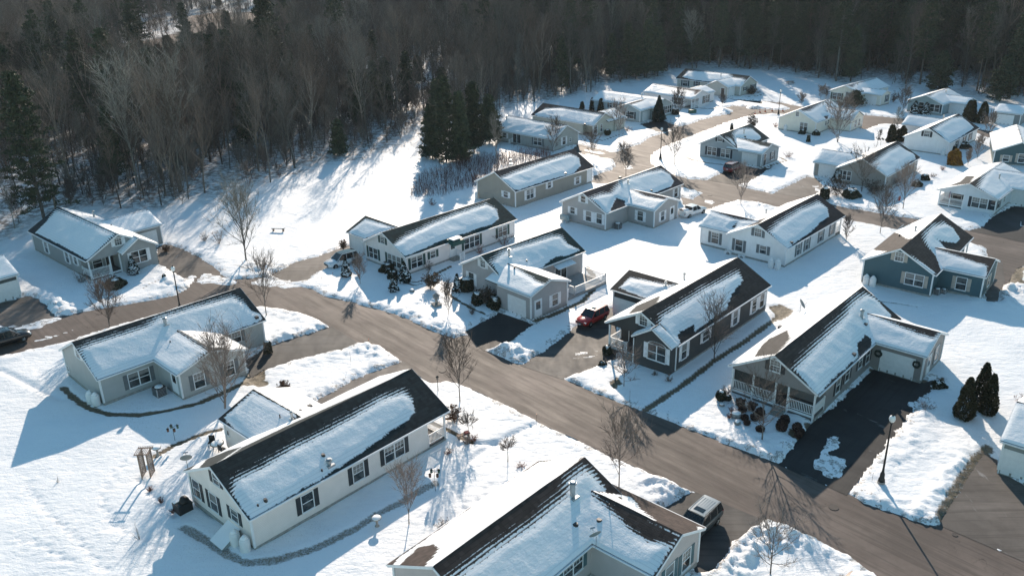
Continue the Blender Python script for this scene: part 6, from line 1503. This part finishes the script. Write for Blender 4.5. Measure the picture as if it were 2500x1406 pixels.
def roofpanel(mb, x0, x1, z, w, th=.05, mi=0):
    V = []; nx, ny = 8, 6
    for i in range(nx + 1):
        for j in range(ny + 1):
            a = i / nx * 2 - 1; b = j / ny * 2 - 1; V.append((x0 + (x1 - x0) * i / nx, w * b * (1 - .06 * a * a), z + th * (1 - .5 * a * a - .5 * b * b)))
    F = [(i * (ny + 1) + j, (i + 1) * (ny + 1) + j, (i + 1) * (ny + 1) + j + 1, i * (ny + 1) + j + 1) for i in range(nx) for j in range(ny)]
    mb.add(V, F, mi); b = [(x0, -w * .94, z - .06), (x1, -w * .94, z - .06), (x1, w * .94, z - .06), (x0, w * .94, z - .06)]; n = len(mb.v)
    c = [V[0], V[nx * (ny + 1)], V[-1], V[ny]]; mb.add(b + c, [(3, 2, 1, 0), (0, 1, 5, 4), (1, 2, 6, 5), (2, 3, 7, 6), (3, 0, 4, 7)], mi)
def wheel(root, x, y, r=.35):
    m = MB(); w = .11; m.lathe((x, y, r), [(r * .62, -w), (r * .92, -w), (r, -w * .6), (r, w * .6), (r * .92, w), (r * .62, w)], 24, 0, 'y'); t = m.build('wheel', RUB, root, True)
    q = MB(); sg = 1 if y > 0 else -1; q.lathe((x, y, r), [(r * .60, -w * .98), (r * .60, w * .98)], 18, 0, 'y')
    for k in range(5):
        a = k * 1.2566; q.tube((x, y + sg * w, r), (x + r * .55 * math.cos(a), y + sg * (w + .01), r + r * .55 * math.sin(a)), .035, .028, 6)
    q.build('rim', ALLOY, t)
def car(name, px_r, px_f, label, col, kind='suv', pname='car_paint', glassroof=False, bodybits=None, centre=None, head=None, snow=False, flip=1, roofcol=None, size=.93):
    if centre is None:
        A = gp(*px_r); B = gp(*px_f); d = unit(B - A); per = np.array([-d[1], d[0], 0]); per *= 1 if per[1] > 0 else -1
        c = (A + B) / 2 + per * .80; yaw = math.atan2(d[1], d[0])
        c = c - d * .05
    else: c = centre; yaw = head
    PR = paint('silver_roof_paint', roofcol) if roofcol else None
    r = empty(name, (c[0], c[1], .02), yaw, label, 'car' if kind != 'pickup' else 'pickup truck'); P = paint(pname, col); b = MB()
    if kind == 'suv':
        loft(b, SUV); b.build('body', P, r, True)
        g = MB(); hull(g, (-2.20, 1.12), (-1.95, .28), .98, 1.68, .86, .70); g.build('windows', CARGL, r)
        q = MB(); roofpanel(q, -2.02, .36, 1.69, .73); q.build('roof', CARGL if glassroof else (PR or P), r, True)
        if PR:
            q = MB()
            for k in range(5): q.box((-1.7, -.42 + k * .2, 1.70), (-.5, -.38 + k * .2, 1.752))
            q.build('roof_ribs', PR, r)
        q = MB()
        for s in (-1, 1):
            for (x0, x1) in (((1.14, .32)), ((-2.22, -1.92))): q.tube((x0, s * .875, .98), (x1 - (.02 if x1 > 0 else .05), s * .71, 1.70), .035, .03, 6)
            q.tube((-.35, s * .865, .98), (-.38, s * .715, 1.68), .024, .024, 6); q.tube((-1.35, s * .865, .98), (-1.38, s * .715, 1.68), .03, .03, 6)
            q.tube((-1.85, s * .68, 1.76), (.2, s * .68, 1.76), .022, .022, 6)
        q.build('pillars', P, r)
        if kind == 'suv' and not glassroof:
            q = MB(); q.box((-.40, -.40, 1.66), (.08, .40, 1.742)); q.build('sunroof', CARGL, r)
        if name != 'x':
            q = MB(); q.box((2.20, -.50, .52), (2.36, .50, .70)); q.build('grille', BLK, r)
    else:
        loft(b, [(-2.75, .50, .98, .86), (-2.65, .42, 1.02, .92), (-1.0, .40, 1.04, .93), (-.95, .38, 1.06, .93), (1.0, .36, 1.04, .93), (1.3, .36, 1.03, .93), (2.2, .42, .96, .9), (2.5, .5, .86, .84), (2.62, .58, .74, .74)]); b.build('body', P, r, True)
        g = MB(); hull(g, (-.92, 1.22), (-.82, .45), 1.0, 1.62, .84, .68); g.build('windows', CARGL, r); q = MB(); roofpanel(q, -.9, .5, 1.62, .70); q.build('roof', P, r, True)
        q = MB()
        for s in (-1, 1):
            q.tube((1.22, s * .85, 1.0), (.47, s * .69, 1.63), .035, .03, 6); q.tube((-.93, s * .85, 1.0), (-.83, s * .69, 1.63), .05, .05, 6); q.tube((.1, s * .86, 1.0), (.08, s * .69, 1.63), .03, .03, 6)
        q.build('pillars', P, r)
        q = MB()
        for s in (-1, 1): q.box((-2.7, s * .86 - .05, .98), (-1.0, s * .86 + .05, 1.32))
        q.box((-2.76, -.86, .98), (-2.66, .86, 1.32)); q.build('cargo_bed', P, r)
        q = MB(); q.box((-2.6, -.78, 1.0), (-1.0, .78, 1.06)); q.build('bed_floor', BLK, r)
        q = MB(); q.blob((-1.7, .1, 1.1), (.75, .6, .32), 3, 14, 8, .18); q.build('snow_in_bed', SNOWM, r, True)
        q = MB(); q.blob((-2.45, .2, 1.15), (.25, .5, .3), 5, 10, 6, .25); q.build('black_bag', BLK, r)
    fx = 2.2 if kind == 'suv' else 2.45; rx = -2.28 if kind == 'suv' else -2.72
    for s in (-1, 1):
        for x in (1.42, -1.38) if kind == 'suv' else (1.65, -1.7): wheel(r, x, s * .82, .36 if kind == 'suv' else .40)
        q = MB(); q.box((fx - .14, s * .66 - .14, .66), (fx + .06, s * .66 + .14, .80)); q.build('headlight', LITE, r)
        q = MB(); q.box((rx - .03, s * .76 - .09, .78), (rx + .12, s * .76 + .09, 1.02)); q.build('taillight', TAIL, r)
        q = MB(); q.box((.78, s * 1.0 - .09, .98), (.92, s * 1.0 + .09, 1.12)); q.build('mirror', P, r)
    q = MB(); q.box((fx + .10 if kind == 'suv' else fx + .12, -.16, .42), (fx + .17, .16, .52)); q.box((rx - .06, -.16, .70), (rx + .02, .16, .82)); q.build('number_plate', PLATE, r)
    r.scale = (size,) * 3
    if snow:
        q = MB(); roofpanel(q, -1.85, .25, 1.70, .62, .10); roofpanel(q, 1.2, 2.05, .98, .62, .06); q.build('snow_cover', SNOWM, r, True)
    return r
YW = math.radians(47.5)
car('parked_car', (1477, 781.5), (1442, 799.5), 'glossy red car with black glass parked beside the charcoal house', (.42, .013, .010), pname='red_paint', size=.88)
car('parked_car', (862, 646), (822.5, 657), 'white car with dark glass roof before the off-white garage', (.72, .74, .76), pname='white_paint', glassroof=True)
car('pickup_truck', (1684, 534.5), (1717.6, 523), 'white pickup with snow and black bag in its bed', (.66, .67, .67), kind='pickup', pname='pale_paint')
car('parked_car', (1788, 425), (1814, 414), 'dark red car nose to the light grey garage, under a bare tree', (.16, .010, .016), pname='maroon_paint')
car('parked_car', None, None, 'silver car with ribbed roof and sunroof half hidden behind the brown garage roof', (.055, .065, .07), pname='silver_shaded_paint', roofcol=(.36, .38, .38), centre=gp(1706, 1243, 1.7), head=YW + math.pi)  # silver body colour darkened to paint in side shade; roof keeps plain silver
car('moving_car', (3, 851), (52, 837), 'black car on the street, cut off by the left edge', (.012, .014, .016), pname='black_paint')
car('parked_car', None, None, 'beige snow-covered car cut off by the bottom edge beside the street', (.55, .44, .36), pname='beige_paint', centre=gp(2078, 1424, 1.5), head=YW, snow=True)

# ------------------------------------------------------------------ street furniture and garden things
GLOBE = simple('lamp_globe', (.80, .80, .80), .25, .4, .03); IRON = simple('black_iron', (.02, .022, .022), .5); CONC = simple('concrete', (.34, .31, .28), .85, .2, .2); WOOD = simple('weathered_wood', (.27, .20, .16), .8, .2, .25); GREENB = simple('green_cabinet', (.05, .12, .09), .5)
STONE = simple('grey_stone', (.25, .25, .24), .9, .2, .3); REDP = simple('red_enamel', (.40, .03, .02), .4); ORG = simple('orange_plastic', (.75, .14, .03), .5); TANKW = simple('tank_white', (.74, .75, .75), .4, .3, .03); TANKG = simple('tank_grey', (.30, .36, .37), .4, .4); BROWNW = simple('brown_rust', (.12, .06, .04), .7)
def lamp(P, h, label):
    r = empty('street_lamp', (P[0], P[1], 0), 0, label, 'street lamp')
    m = MB(); m.tube((0, 0, -.2), (0, 0, .38), .27, .27, 16); m.build('footing', CONC, r)
    m = MB(); m.lathe((0, 0, 0), [(.24, .38), (.24, .55), (.17, .70), (.17, 1.0), (.10, 1.2), (.075, 1.5), (.055, h - .75), (.10, h - .7), (.12, h - .62), (.07, h - .6)], 14); m.build('pole', IRON, r, True)
    m = MB(); m.lathe((0, 0, 0), [(.10, h - .6), (.20, h - .45), (.23, h - .28), (.19, h - .12), (.08, h - .04)], 16); m.build('globe', GLOBE, r, True)
    m = MB(); m.lathe((0, 0, 0), [(.10, h - .05), (.05, h), (.012, h + .14)], 10); m.build('finial', IRON, r)
P, h = height_at((2150, 1184), (2181, 1013)); lamp(P, h, 'tall black street lamp with white globe in the snow beside the wet driveway')
P, h2 = height_at((1612, 392), (1616, 311)); lamp(P, h2, 'black street lamp inside the curve above the T-shaped roof')
P, h2 = height_at((1900, 283), (1906, 218)); lamp(P, h2, 'farthest black street lamp, behind the cream gable')
P = gp(421, 650, 5.7); lamp((P[0], P[1]), 5.7, 'black street lamp at the left bend, its foot hidden by the long grey-beige roof')
P, h2 = height_at((1069.6, 957.6), (1068, 921)); r = empty('lamp_post', (P[0], P[1], .1), 0, 'small black lantern post at the road edge by the cream house', 'lamp post')
m = MB(); m.tube((0, 0, -.2), (0, 0, h2 - .3), .035, .03, 8); m.build('pole', IRON, r); m = MB(); m.box((-.09, -.09, h2 - .3), (.09, .09, h2 - .06)); m.build('lantern', simple('lantern_glass', (.12, .11, .1), .2), r); m = MB(); m.lathe((0, 0, 0), [(.16, h2 - .06), (.02, h2 + .08)], 8); m.build('cap', IRON, r)

def gas(px, label, sc=1.0, rad=.36, h=1.30):
    P = gp(*px, .05); r = empty('gas_tank', P, 0, label, 'gas tank')
    m = MB(); m.lathe((0, 0, 0), [(rad * .9, .05), (rad, .14), (rad, h * .72), (rad * .86, h * .84), (rad * .45, h * .90)], 20); m.build('tank', TANKW, r, True)
    m = MB(); m.lathe((0, 0, 0), [(rad * .42, h * .88), (rad * .46, h * .98), (rad * .40, h)], 14); m.build('valve_cover', TANKW, r, True)
    m = MB(); m.tube((0, 0, -.1), (0, 0, .06), rad * .85, rad * .85, 14); m.build('foot_ring', IRON, r)
    m = MB(); m.lathe((0, 0, 0), [(rad * .78, h * .865), (rad * .55, h * .93), (rad * .3, h * 1.03), (.01, h * 1.05)], 14); m.build('snow', SNOWM, r, True)
gas((577, 1331), 'left white gas tank at the corner of the big cream house'); gas((601, 1346), 'right white gas tank at the corner of the big cream house, nearest one')
gas((224, 985), 'left white gas tank at the grey-beige house corner'); gas((237, 990), 'right white gas tank at the grey-beige house corner')
gas((1881, 655), 'left white gas tank by the white house gable'); gas((1898, 658), 'right white gas tank by the white house gable')
gas((2113, 696), 'left white gas tank at the slate blue wall'); gas((2129, 700), 'right white gas tank at the slate blue wall')
gas((2290, 378), 'left white gas tank at the bright white gable'); gas((2301, 381), 'right white gas tank at the bright white gable')
gas((1908, 317), 'left white gas tank at the cream gable wall'); gas((1917, 320), 'right white gas tank at the cream gable wall')
gas((1163, 487), 'slim white gas tank beside the grey oil tank', rad=.24, h=1.2)
gas((2308, 500), 'white tank hidden by the flag porch steps', rad=.25, h=.8) if False else None
def oil(px, yaw, label):
    P = gp(*px, .05); r = empty('oil_tank', P, yaw, label, 'oil tank'); m = MB()
    V = []; k = 16
    for x in (-.72, .72):
        for i in range(k): a = 2 * math.pi * i / k; V.append((x, .30 * math.cos(a), .82 + .42 * math.sin(a) * (1 + .12 * abs(math.sin(a)))))
    m.add(V, [(i, (i + 1) % k, (i + 1) % k + k, i + k) for i in range(k)] + [tuple(range(k))[::-1], tuple(range(k, 2 * k))]); m.build('tank', TANKG, r, True)
    for x in (-.55, .55):
        for y in (-.2, .2): q = MB(); q.tube((x, y, -.1), (x, y, .5), .025, .025, 6); q.build('leg', IRON, r)
    q = MB(); q.tube((.3, 0, 1.2), (.3, 0, 1.5), .025, .025, 6); q.build('vent_pipe', METAL, r)
oil((1185, 486), -.75, 'grey oil tank at the end wall of the taupe house'); oil((1379, 545), -.76, 'grey oil tank at the corner of the grey house with T-shaped roof')
def ac(px, label, w=.8, h=.75, yaw=YW, snow=True):
    P = gp(*px, .08); r = empty('air_conditioner', P, yaw, label, 'air conditioner'); m = MB(); m.box((-w / 2, -w / 2, 0), (w / 2, w / 2, h)); m.build('case', DARKM, r)
    q = MB()
    for i in range(7): z = .1 + i * (h - .2) / 6; q.box((-w / 2 - .012, -w / 2 - .012, z), (w / 2 + .012, w / 2 + .012, z + .03))
    for sx in (-1, 1):
        for sy in (-1, 1): q.box((sx * w / 2 - .04, sy * w / 2 - .04, -.05), (sx * w / 2 + .04, sy * w / 2 + .04, h + .01))
    q.build('grille', METAL, r); q = MB(); q.lathe((0, 0, 0), [(w * .42, h), (w * .40, h + .06), (w * .1, h + .08)], 12)
    q.build('top', SNOWM if snow else DARKM, r, True)
ac((392, 966), 'dark air conditioner with snow cap in the inner corner of the grey-beige house', .9, .95); ac((1508, 558), 'air conditioner before the inner corner of the T-roof grey house')
ac((2287, 719), 'left air conditioner by the slate blue inner corner', .6, .7); ac((2303, 716), 'right air conditioner by the slate blue inner corner', .5, .5); ac((1976, 327), 'air conditioner between flat-topped shrubs', .7, .7)
def pump(house, wall, px, label):
    h = HS[house]; u, z = h.hit(wall, *px); o, t, n, L = h.wf(wall); loc = h.l2w(o + t * u + n * .08); ww = h.X * t[0] + h.Y * t[1]; r = empty('heat_pump', (loc[0], loc[1], z - .3), math.atan2(ww[1], ww[0]), label, 'heat pump')
    s = 1 if (h.X * n[0] + h.Y * n[1]) @ np.array([-ww[1], ww[0], 0]) > 0 else -1
    m = MB(); m.box((-.42, min(.05 * s, .38 * s), 0), (.42, max(.05 * s, .38 * s), .62)); m.build('case', TANKW, r)
    q = MB(); q.lathe((-.08, s * .385, .31), [(.24, -.012), (.24, .012), (.05, .02)], 20, 0, 'y'); q.build('fan_grille', simple('fan_grey', (.2, .2, .2), .5), r)
    q = MB()
    for x in (-.3, .3): q.box((x - .02, min(-.08 * s, .38 * s), -.05), (x + .02, max(-.08 * s, .38 * s), -.01))
    q.build('bracket', METAL, r)
pump('h09', 'L', (1780, 617), 'left heat pump on brackets on the white gable wall'); pump('h09', 'L', (1813, 627), 'lower right heat pump on the white gable wall')
def dish(P, yaw, label, r_=.42, h=.75, el=.6):
    r = empty('satellite_dish', P, yaw, label, 'satellite dish'); q = MB(); q.tube((0, 0, -.25), (0, 0, h), .025, .025, 8); q.build('mast', METAL, r)
    c = np.array([.06, 0, h + .05]); nrm = unit(np.array([math.cos(el), 0, math.sin(el)])); a = np.array([0, 1., 0]); b = np.cross(nrm, a); V = []; F = []; R, K = 5, 20
    for off in (0, .02):
        for i in range(R + 1):
            rr = r_ * i / R
            for k in range(K): t = 2 * math.pi * k / K; V.append(c + nrm * (.22 * (rr / r_) ** 2 * r_ + off) + a * rr * math.cos(t) + b * rr * 1.1 * math.sin(t))
    for s in (0, 1):
        o = s * (R + 1) * K
        for i in range(R):
            for k in range(K): f = (o + i * K + k, o + (i + 1) * K + k, o + (i + 1) * K + (k + 1) % K, o + i * K + (k + 1) % K); F.append(f if s else f[::-1])
    for k in range(K): F.append((R * K + k, R * K + (k + 1) % K, (2 * R + 1) * K + (k + 1) % K, (2 * R + 1) * K + k))
    m = MB(); m.add(V, F); m.build('dish', simple('dish_grey', (.22, .24, .24), .5), r, True)
    q = MB(); e = c + nrm * .5 - b * .0; q.tube(c - b * r_ * .9, e, .015, .015, 6); q.obox(e, a, b, nrm, (-.16, -.03, -.04), (.16, .03, .04)); q.build('arm', METAL, r)
P = HS['h03'].l2w(np.array([.05, HS['h03'].W + .15, 3.0])); dish((P[0], P[1], 3.0), 1.9, 'grey satellite dish at the left eave of the big cream house')
P = HS['h04'].on_slope('a', 1455, 1335); P = HS['h04'].l2w(P); dish(P, 2.0, 'grey satellite dish standing in snow on the bottom cross gable roof', .40, .8)
P = HS['h11'].l2w(np.array([13.8, HS['h11'].W + .1, 3.05])); dish((P[0], P[1], 3.05), -.4, 'grey satellite dish behind the brown-grey roof ridge', .46, .9)

# garden arbor
A = gp(348, 1172); B = gp(369, 1171); C_ = gp(381.5, 1155); r = empty('garden_arbor', (A[0], A[1], 0), math.atan2(B[1] - A[1], B[0] - A[0]), 'brown wooden lattice arbor standing in open snow', 'arbor'); w = np.linalg.norm(B - A); dth = .95; H_ = 2.25
for x in (0, w):
    for y in (0, dth): q = MB(); q.box((x - .035, y - .035, -.1), (x + .035, y + .035, H_)); q.build('post', WOOD, r)
for x in (0, w):
    q = MB()
    for i in range(11): q.box((x - .02, 0, .22 + i * .19), (x + .02, dth, .27 + i * .19))
    for j in range(1, 5): q.box((x - .018, dth * j / 5 - .022, .1), (x + .018, dth * j / 5 + .022, H_ - .1))
    q.build('lattice', WOOD, r)
q = MB()
for y in (0, dth): q.box((-.25, y - .02, H_), (w + .25, y + .02, H_ + .08))
for i in range(9): x = -.2 + (w + .4) * i / 8; q.box((x - .015, -.15, H_ + .08), (x + .015, dth + .15, H_ + .13))
q.build('top_slats', WOOD, r)
sg = []; rg_ = random.Random(4)
for k in range(60): x = rg_.choice((0, w)); p = np.array([x, rg_.uniform(0, dth), rg_.uniform(.1, 1.9)]); sg.append((p, p + np.array([rg_.gauss(0, .06), rg_.gauss(0, .15), rg_.uniform(.1, .5)]), .008, .004))
mkobj('vine', segmesh('vine', sg, TWIG, 3), r)
def bath(px, label):
    P = gp(*px, .08); r = empty('birdbath', P, 0, label, 'birdbath'); m = MB(); m.lathe((0, 0, 0), [(.20, 0), (.16, .08), (.08, .2), (.09, .5), (.12, .62), (.34, .70), (.36, .76)], 20); m.build('pedestal', CONC, r, True)
    m = MB(); m.lathe((0, 0, 0), [(.33, .75), (.28, .83), (.1, .87), (.01, .88)], 20); m.build('snow', SNOWM, r, True)
bath((386, 1112), 'birdbath with snow cap beside the wooden arbor'); bath((921, 1285), 'birdbath with snow cap below the long cream wall')
def feeder(b, t, label):
    P, h = height_at(b, t); r = empty('bird_feeder', (P[0], P[1], .08), .7, label, 'bird feeder'); m = MB(); m.tube((0, 0, -.2), (0, 0, h), .018, .018, 6)
    for s in (-1, 1): m.tube((0, 0, h - .35), (s * .4, 0, h - .15), .012, .012, 5); m.tube((0, 0, h - .3), (0, s * .38, h - .12), .012, .012, 5)
    m.build('pole', IRON, r)
    for k, (x, y) in enumerate(((.4, 0), (-.4, 0), (0, .38), (0, -.38))):
        q = MB(); q.box((x - .07, y - .07, h - .55), (x + .07, y + .07, h - .3)); q.build('seed_box', BROWNW if k % 2 else GREENB, r)
        q = MB(); q.lathe((x, y, 0), [(.12, h - .30), (.02, h - .2)], 8); q.build('lid', IRON, r)
feeder((428, 1079), (423, 1037), 'bird feeder pole in the blue shadow above the arbor'); feeder((1063, 1197), (1063, 1146), 'bird feeder pole right of the long cream wall'); feeder((2149, 358), (2149, 336), 'small feeder pole near the column evergreens')
P = gp(680, 565, .1); r = empty('garden_bench', P, -.1, 'brown backless bench alone in the snow field', 'bench')
q = MB(); q.box((-.95, -.22, .42), (.95, .22, .49)); q.build('seat', WOOD, r)
for s in (-1, 1): q = MB(); q.box((s * .7 - .08, -.17, -.1), (s * .7 + .08, .17, .42)); q.build('leg', WOOD, r)
q = MB(); q.box((-.92, -.2, .49), (.92, .2, .54)); q.build('snow', SNOWM, r)
P = gp(1929, 206, .1); r = empty('picnic_table', P, .1, 'dark picnic table in the far open snow field', 'picnic table')
q = MB(); q.box((-.95, -.38, .70), (.95, .38, .75)); q.build('table_top', WOOD, r)
for s in (-1, 1): q = MB(); q.box((-.95, s * .72 - .14, .42), (.95, s * .72 + .14, .47)); q.build('bench', WOOD, r)
for s in (-1, 1):
    q = MB(); q.tube((s * .7, -.6, -.05), (s * .7, -.25, .7), .05, .05, 6); q.tube((s * .7, .6, -.05), (s * .7, .25, .7), .05, .05, 6); q.box((s * .7 - .04, -.75, .36), (s * .7 + .04, .75, .42)); q.build('leg', WOOD, r)
P = gp(2195, 491, .08); r = empty('fire_hydrant', P, 0, 'red fire hydrant on the snow bank by the upper street', 'hydrant')
q = MB(); q.lathe((0, 0, 0), [(.17, 0), (.17, .08), (.12, .1), (.12, .55), (.16, .58), (.14, .7), (.05, .78)], 14); q.build('barrel', REDP, r, True)
for s in (-1, 1): q = MB(); q.tube((0, 0, .42), (s * .24, 0, .42), .06, .06, 8); q.build('outlet', REDP, r)
q = MB(); q.lathe((0, 0, 0), [(.13, .70), (.08, .8), (.01, .83)], 10); q.build('snow', SNOWM, r)
c0 = None
for i, (a, b) in enumerate(((1843, 279), (1855, 275), (1868, 273), (1885, 272), (1911, 272))):
    P = gp(a, b)
    if c0 is None:
        c0 = empty('traffic_cone', P, 0, 'small orange traffic cone standing on the far street', 'traffic cone', 'orange cones in a row on the far street')
        q = MB(); q.lathe((0, 0, 0), [(.17, .03), (.035, .7)], 12); q.build('cone', ORG, c0); q = MB(); q.box((-.2, -.2, 0), (.2, .2, .035)); q.build('foot', ORG, c0); q = MB(); q.lathe((0, 0, 0), [(.125, .3), (.09, .46)], 12); q.build('band', WHITE, c0)
    else: dup(c0, P, i)
P = gp(1690, 277, .05); r = empty('utility_cabinet', P, .3, 'low green utility cabinet on the snow before the brown roof house', 'utility cabinet'); q = MB(); q.box((-.75, -.45, 0), (.75, .45, .72)); q.build('case', GREENB, r); q = MB(); q.box((-.78, -.48, .72), (.78, .48, .80)); q.build('lid', GREENB, r)
for k, (a, b, lab) in enumerate(((2035, 1238, 'round iron manhole cover in the street below the wet driveway'), (2331, 1305, 'dark round valve cover in the street at the right drive mouth'), (1733, 477, 'round iron manhole cover in the upper street by the pickup'), (1080, 905, 'round iron cover in the street before the small lantern post'))):
    P = gp(a, b); q = MB(); q.lathe((0, 0, 0), [(.36 if k != 1 else .2, .0), (.36 if k != 1 else .2, .022)], 24); o = q.build('manhole_cover', simple('cast_iron', (.06, .05, .045), .7), None, False, (P[0], P[1], .008)); tag(o, lab, 'manhole cover')
# stone lantern, rocks
P = gp(1066, 748, .06); r = empty('stone_lantern', P, .5, 'grey stone garden lantern on the lawn under the rhododendron', 'garden lantern')
q = MB(); q.box((-.45, -.45, -.1), (.45, .45, .35)); q.build('plinth', STONE, r); q = MB(); q.tube((0, 0, .35), (0, 0, .95), .16, .13, 10); q.build('stem', STONE, r); q = MB(); q.box((-.25, -.25, .95), (.25, .25, 1.3)); q.build('fire_box', STONE, r); q = MB(); q.lathe((0, 0, 0), [(.45, 1.3), (.12, 1.55), (.03, 1.7)], 6); q.build('cap', STONE, r)
for i, (a, b, s, lab) in enumerate(((1797, 1016, .42, 'snow-capped flat boulder in the porch bed'), (1800, 1034, .28, 'small dark rock at the front of the porch bed'), (1006, 712, .3, 'small snow-capped rock by the walk of the off-white house'), (1762, 991, .2, 'little stone under the porch corner shrub'))):
    P = gp(a, b, .12); q = MB(); q.blob((0, 0, .1), (s * 1.3, s, s * .7), i, 10, 7, .12); o = empty('rock', P, i, lab, 'rock'); q.build('stone', STONE, o); q = MB(); q.blob((0, 0, .1 + s * .5), (s * 1.0, s * .75, s * .35), i, 10, 6, .08); q.build('snow', SNOWM, o, True)
# covered grill box, garden set, bench by the porch, markers
h = HS['h03']; P = h.l2w(np.array([-1.0, h.W - .1, 0])); r = empty('storage_box', (P[0], P[1], .1), h.a, 'black box and covered grill at the left corner of the big cream house', 'storage box')
q = MB(); q.box((-.5, -.55, 0), (.55, .45, .72)); q.build('box', BLK, r); q = MB(); q.blob((.15, -.15, .75), (.38, .35, .42), 2, 12, 8, .1); q.build('grill_cover', BLK, r, True); q = MB(); q.box((-.48, .12, .72), (.5, .43, .78)); q.build('snow', SNOWM, r)
P = gp(533, 1100, .1); r = empty('patio_table', P, .4, 'dark patio table in the snow behind the big cream roof', 'patio table')
q = MB(); q.lathe((0, 0, 0), [(.55, .68), (.55, .72)], 16); q.build('table_top', IRON, r)
for k in range(4): q = MB(); q.tube((.35 * math.cos(k * 1.57), .35 * math.sin(k * 1.57), -.1), (.3 * math.cos(k * 1.57), .3 * math.sin(k * 1.57), .68), .02, .02, 6); q.build('leg', IRON, r)
q = MB(); q.lathe((0, 0, 0), [(.5, .72), (.4, .8), (.02, .83)], 14); q.build('snow', SNOWM, r, True)
for i, (a, b, lab) in enumerate(((518, 1090, 'left metal chair beside the patio table'), (545, 1108, 'right metal chair beside the patio table'))):
    P = gp(a, b, .1); r = empty('garden_chair', P, i * 2.5, lab, 'chair'); q = MB(); q.box((-.24, -.24, .42), (.24, .24, .46)); q.build('seat', IRON, r); q = MB(); q.box((-.24, .2, .46), (.24, .24, .95)); q.build('backrest', IRON, r)
    for sx in (-1, 1):
        for sy in (-1, 1): q = MB(); q.tube((sx * .22, sy * .2, -.1), (sx * .22, sy * .2, .42), .018, .018, 5); q.build('leg', IRON, r)
P = gp(1132, 1070, .08); r = empty('garden_bench', P, .5, 'small bench with red cushion at the curve of the cream house walk', 'bench')
q = MB(); q.box((-.55, -.2, .38), (.55, .2, .43)); q.build('seat', WOOD, r); q = MB(); q.box((.1, -.18, .43), (.5, .18, .55)); q.build('cushion', simple('dark_red_cloth', (.16, .02, .025), .8), r)
for s in (-1, 1): q = MB(); q.box((s * .45 - .04, -.16, -.1), (s * .45 + .04, .16, .38)); q.build('leg', WOOD, r)
MK = [((1310, 1027), (1311, 1013), ORG, 'orange marker flag where the curved walk meets the street'), ((900, 840), (900, 832), ORG, 'orange marker at the snow tip of the grey-beige drive'), ((813, 676), (812, 667), ORG, 'orange marker by the white car'),
      ((2128, 1178), (2128, 1155), BROWNW, 'thin stake left of the tall lamp'), ((1639, 1198), (1639, 1178), BROWNW, 'thin stake on the snow before the bottom driveway'), ((1856, 1290), (1856, 1270), BROWNW, 'thin stake on the snow mound at the bottom drive mouth'),
      ((857, 890), (857, 858), BROWNW, 'thin stake in the island of snow between two drives'), ((1537, 985), (1537, 955), BROWNW, 'thin stake on the lawn of the charcoal house'), ((1910, 1098), (1910, 1078), BROWNW, 'thin stake right of the porch bare tree'), ((787, 697), (787, 677), BROWNW, 'thin stake at the off-white house drive')]
for b, t, mt, lab in MK:
    P, h = height_at(b, t); h = max(.5, min(1.3, h)); r = empty('marker_stake', (P[0], P[1], .05), 0, lab, 'marker stake'); q = MB(); q.tube((0, 0, -.1), (0, 0, h), .012, .012, 5); q.build('rod', BROWNW, r)
    q = MB(); q.box((-.01, 0, h - .16), (.01, .16, h)) if mt is ORG else q.tube((0, 0, h - .12), (0, 0, h), .018, .018, 5); q.build('flag' if mt is ORG else 'tip', mt, r)
# striped flag on the porch of the white house
h = HS['h18']; u, z = h.hit('L', 2321, 475, .0); P = h.l2w(np.array([.12, h.W * .80, 0])); r = empty('porch_flag', (P[0], P[1], 2.25), h.a, 'red and white striped flag with blue corner hanging on the porch post', 'flag')
q = MB(); q.tube((0, 0, 0), (-.7, 0, .5), .015, .015, 6); q.build('pole', WHITE, r)
FR, FW_, FB = simple('flag_red', (.45, .03, .04), .8), simple('flag_white', (.8, .8, .8), .8), simple('flag_blue', (.03, .05, .2), .8); q = MB()
for i in range(13): q.box((-.62 + i * .042, -.008, -.75), (-.62 + (i + 1) * .042, .008, .28 - i * .028), i % 2)
q.box((-.62, -.012, -.1), (-.35, .012, .2), 2); q.build('cloth', [FR, FW_, FB], r)
# ------------------------------------------------------------------ air
hz = D.materials.new('haze'); hz.use_nodes = True; t_ = hz.node_tree; t_.nodes.clear()
vo = t_.nodes.new('ShaderNodeVolumePrincipled'); vo.inputs['Color'].default_value = (.80, .90, 1.0, 1); vo.inputs['Density'].default_value = .00008; vo.inputs['Anisotropy'].default_value = .3
ou = t_.nodes.new('ShaderNodeOutputMaterial'); t_.links.new(vo.outputs[0], ou.inputs['Volume'])
m = MB(); m.box((-1150, -90, -1.6), (1150, 1250, 48)); o = m.build('haze', hz); tag(o, 'thin pale winter haze over the whole place', 'haze', kind='stuff'); o.display_type = 'WIRE'
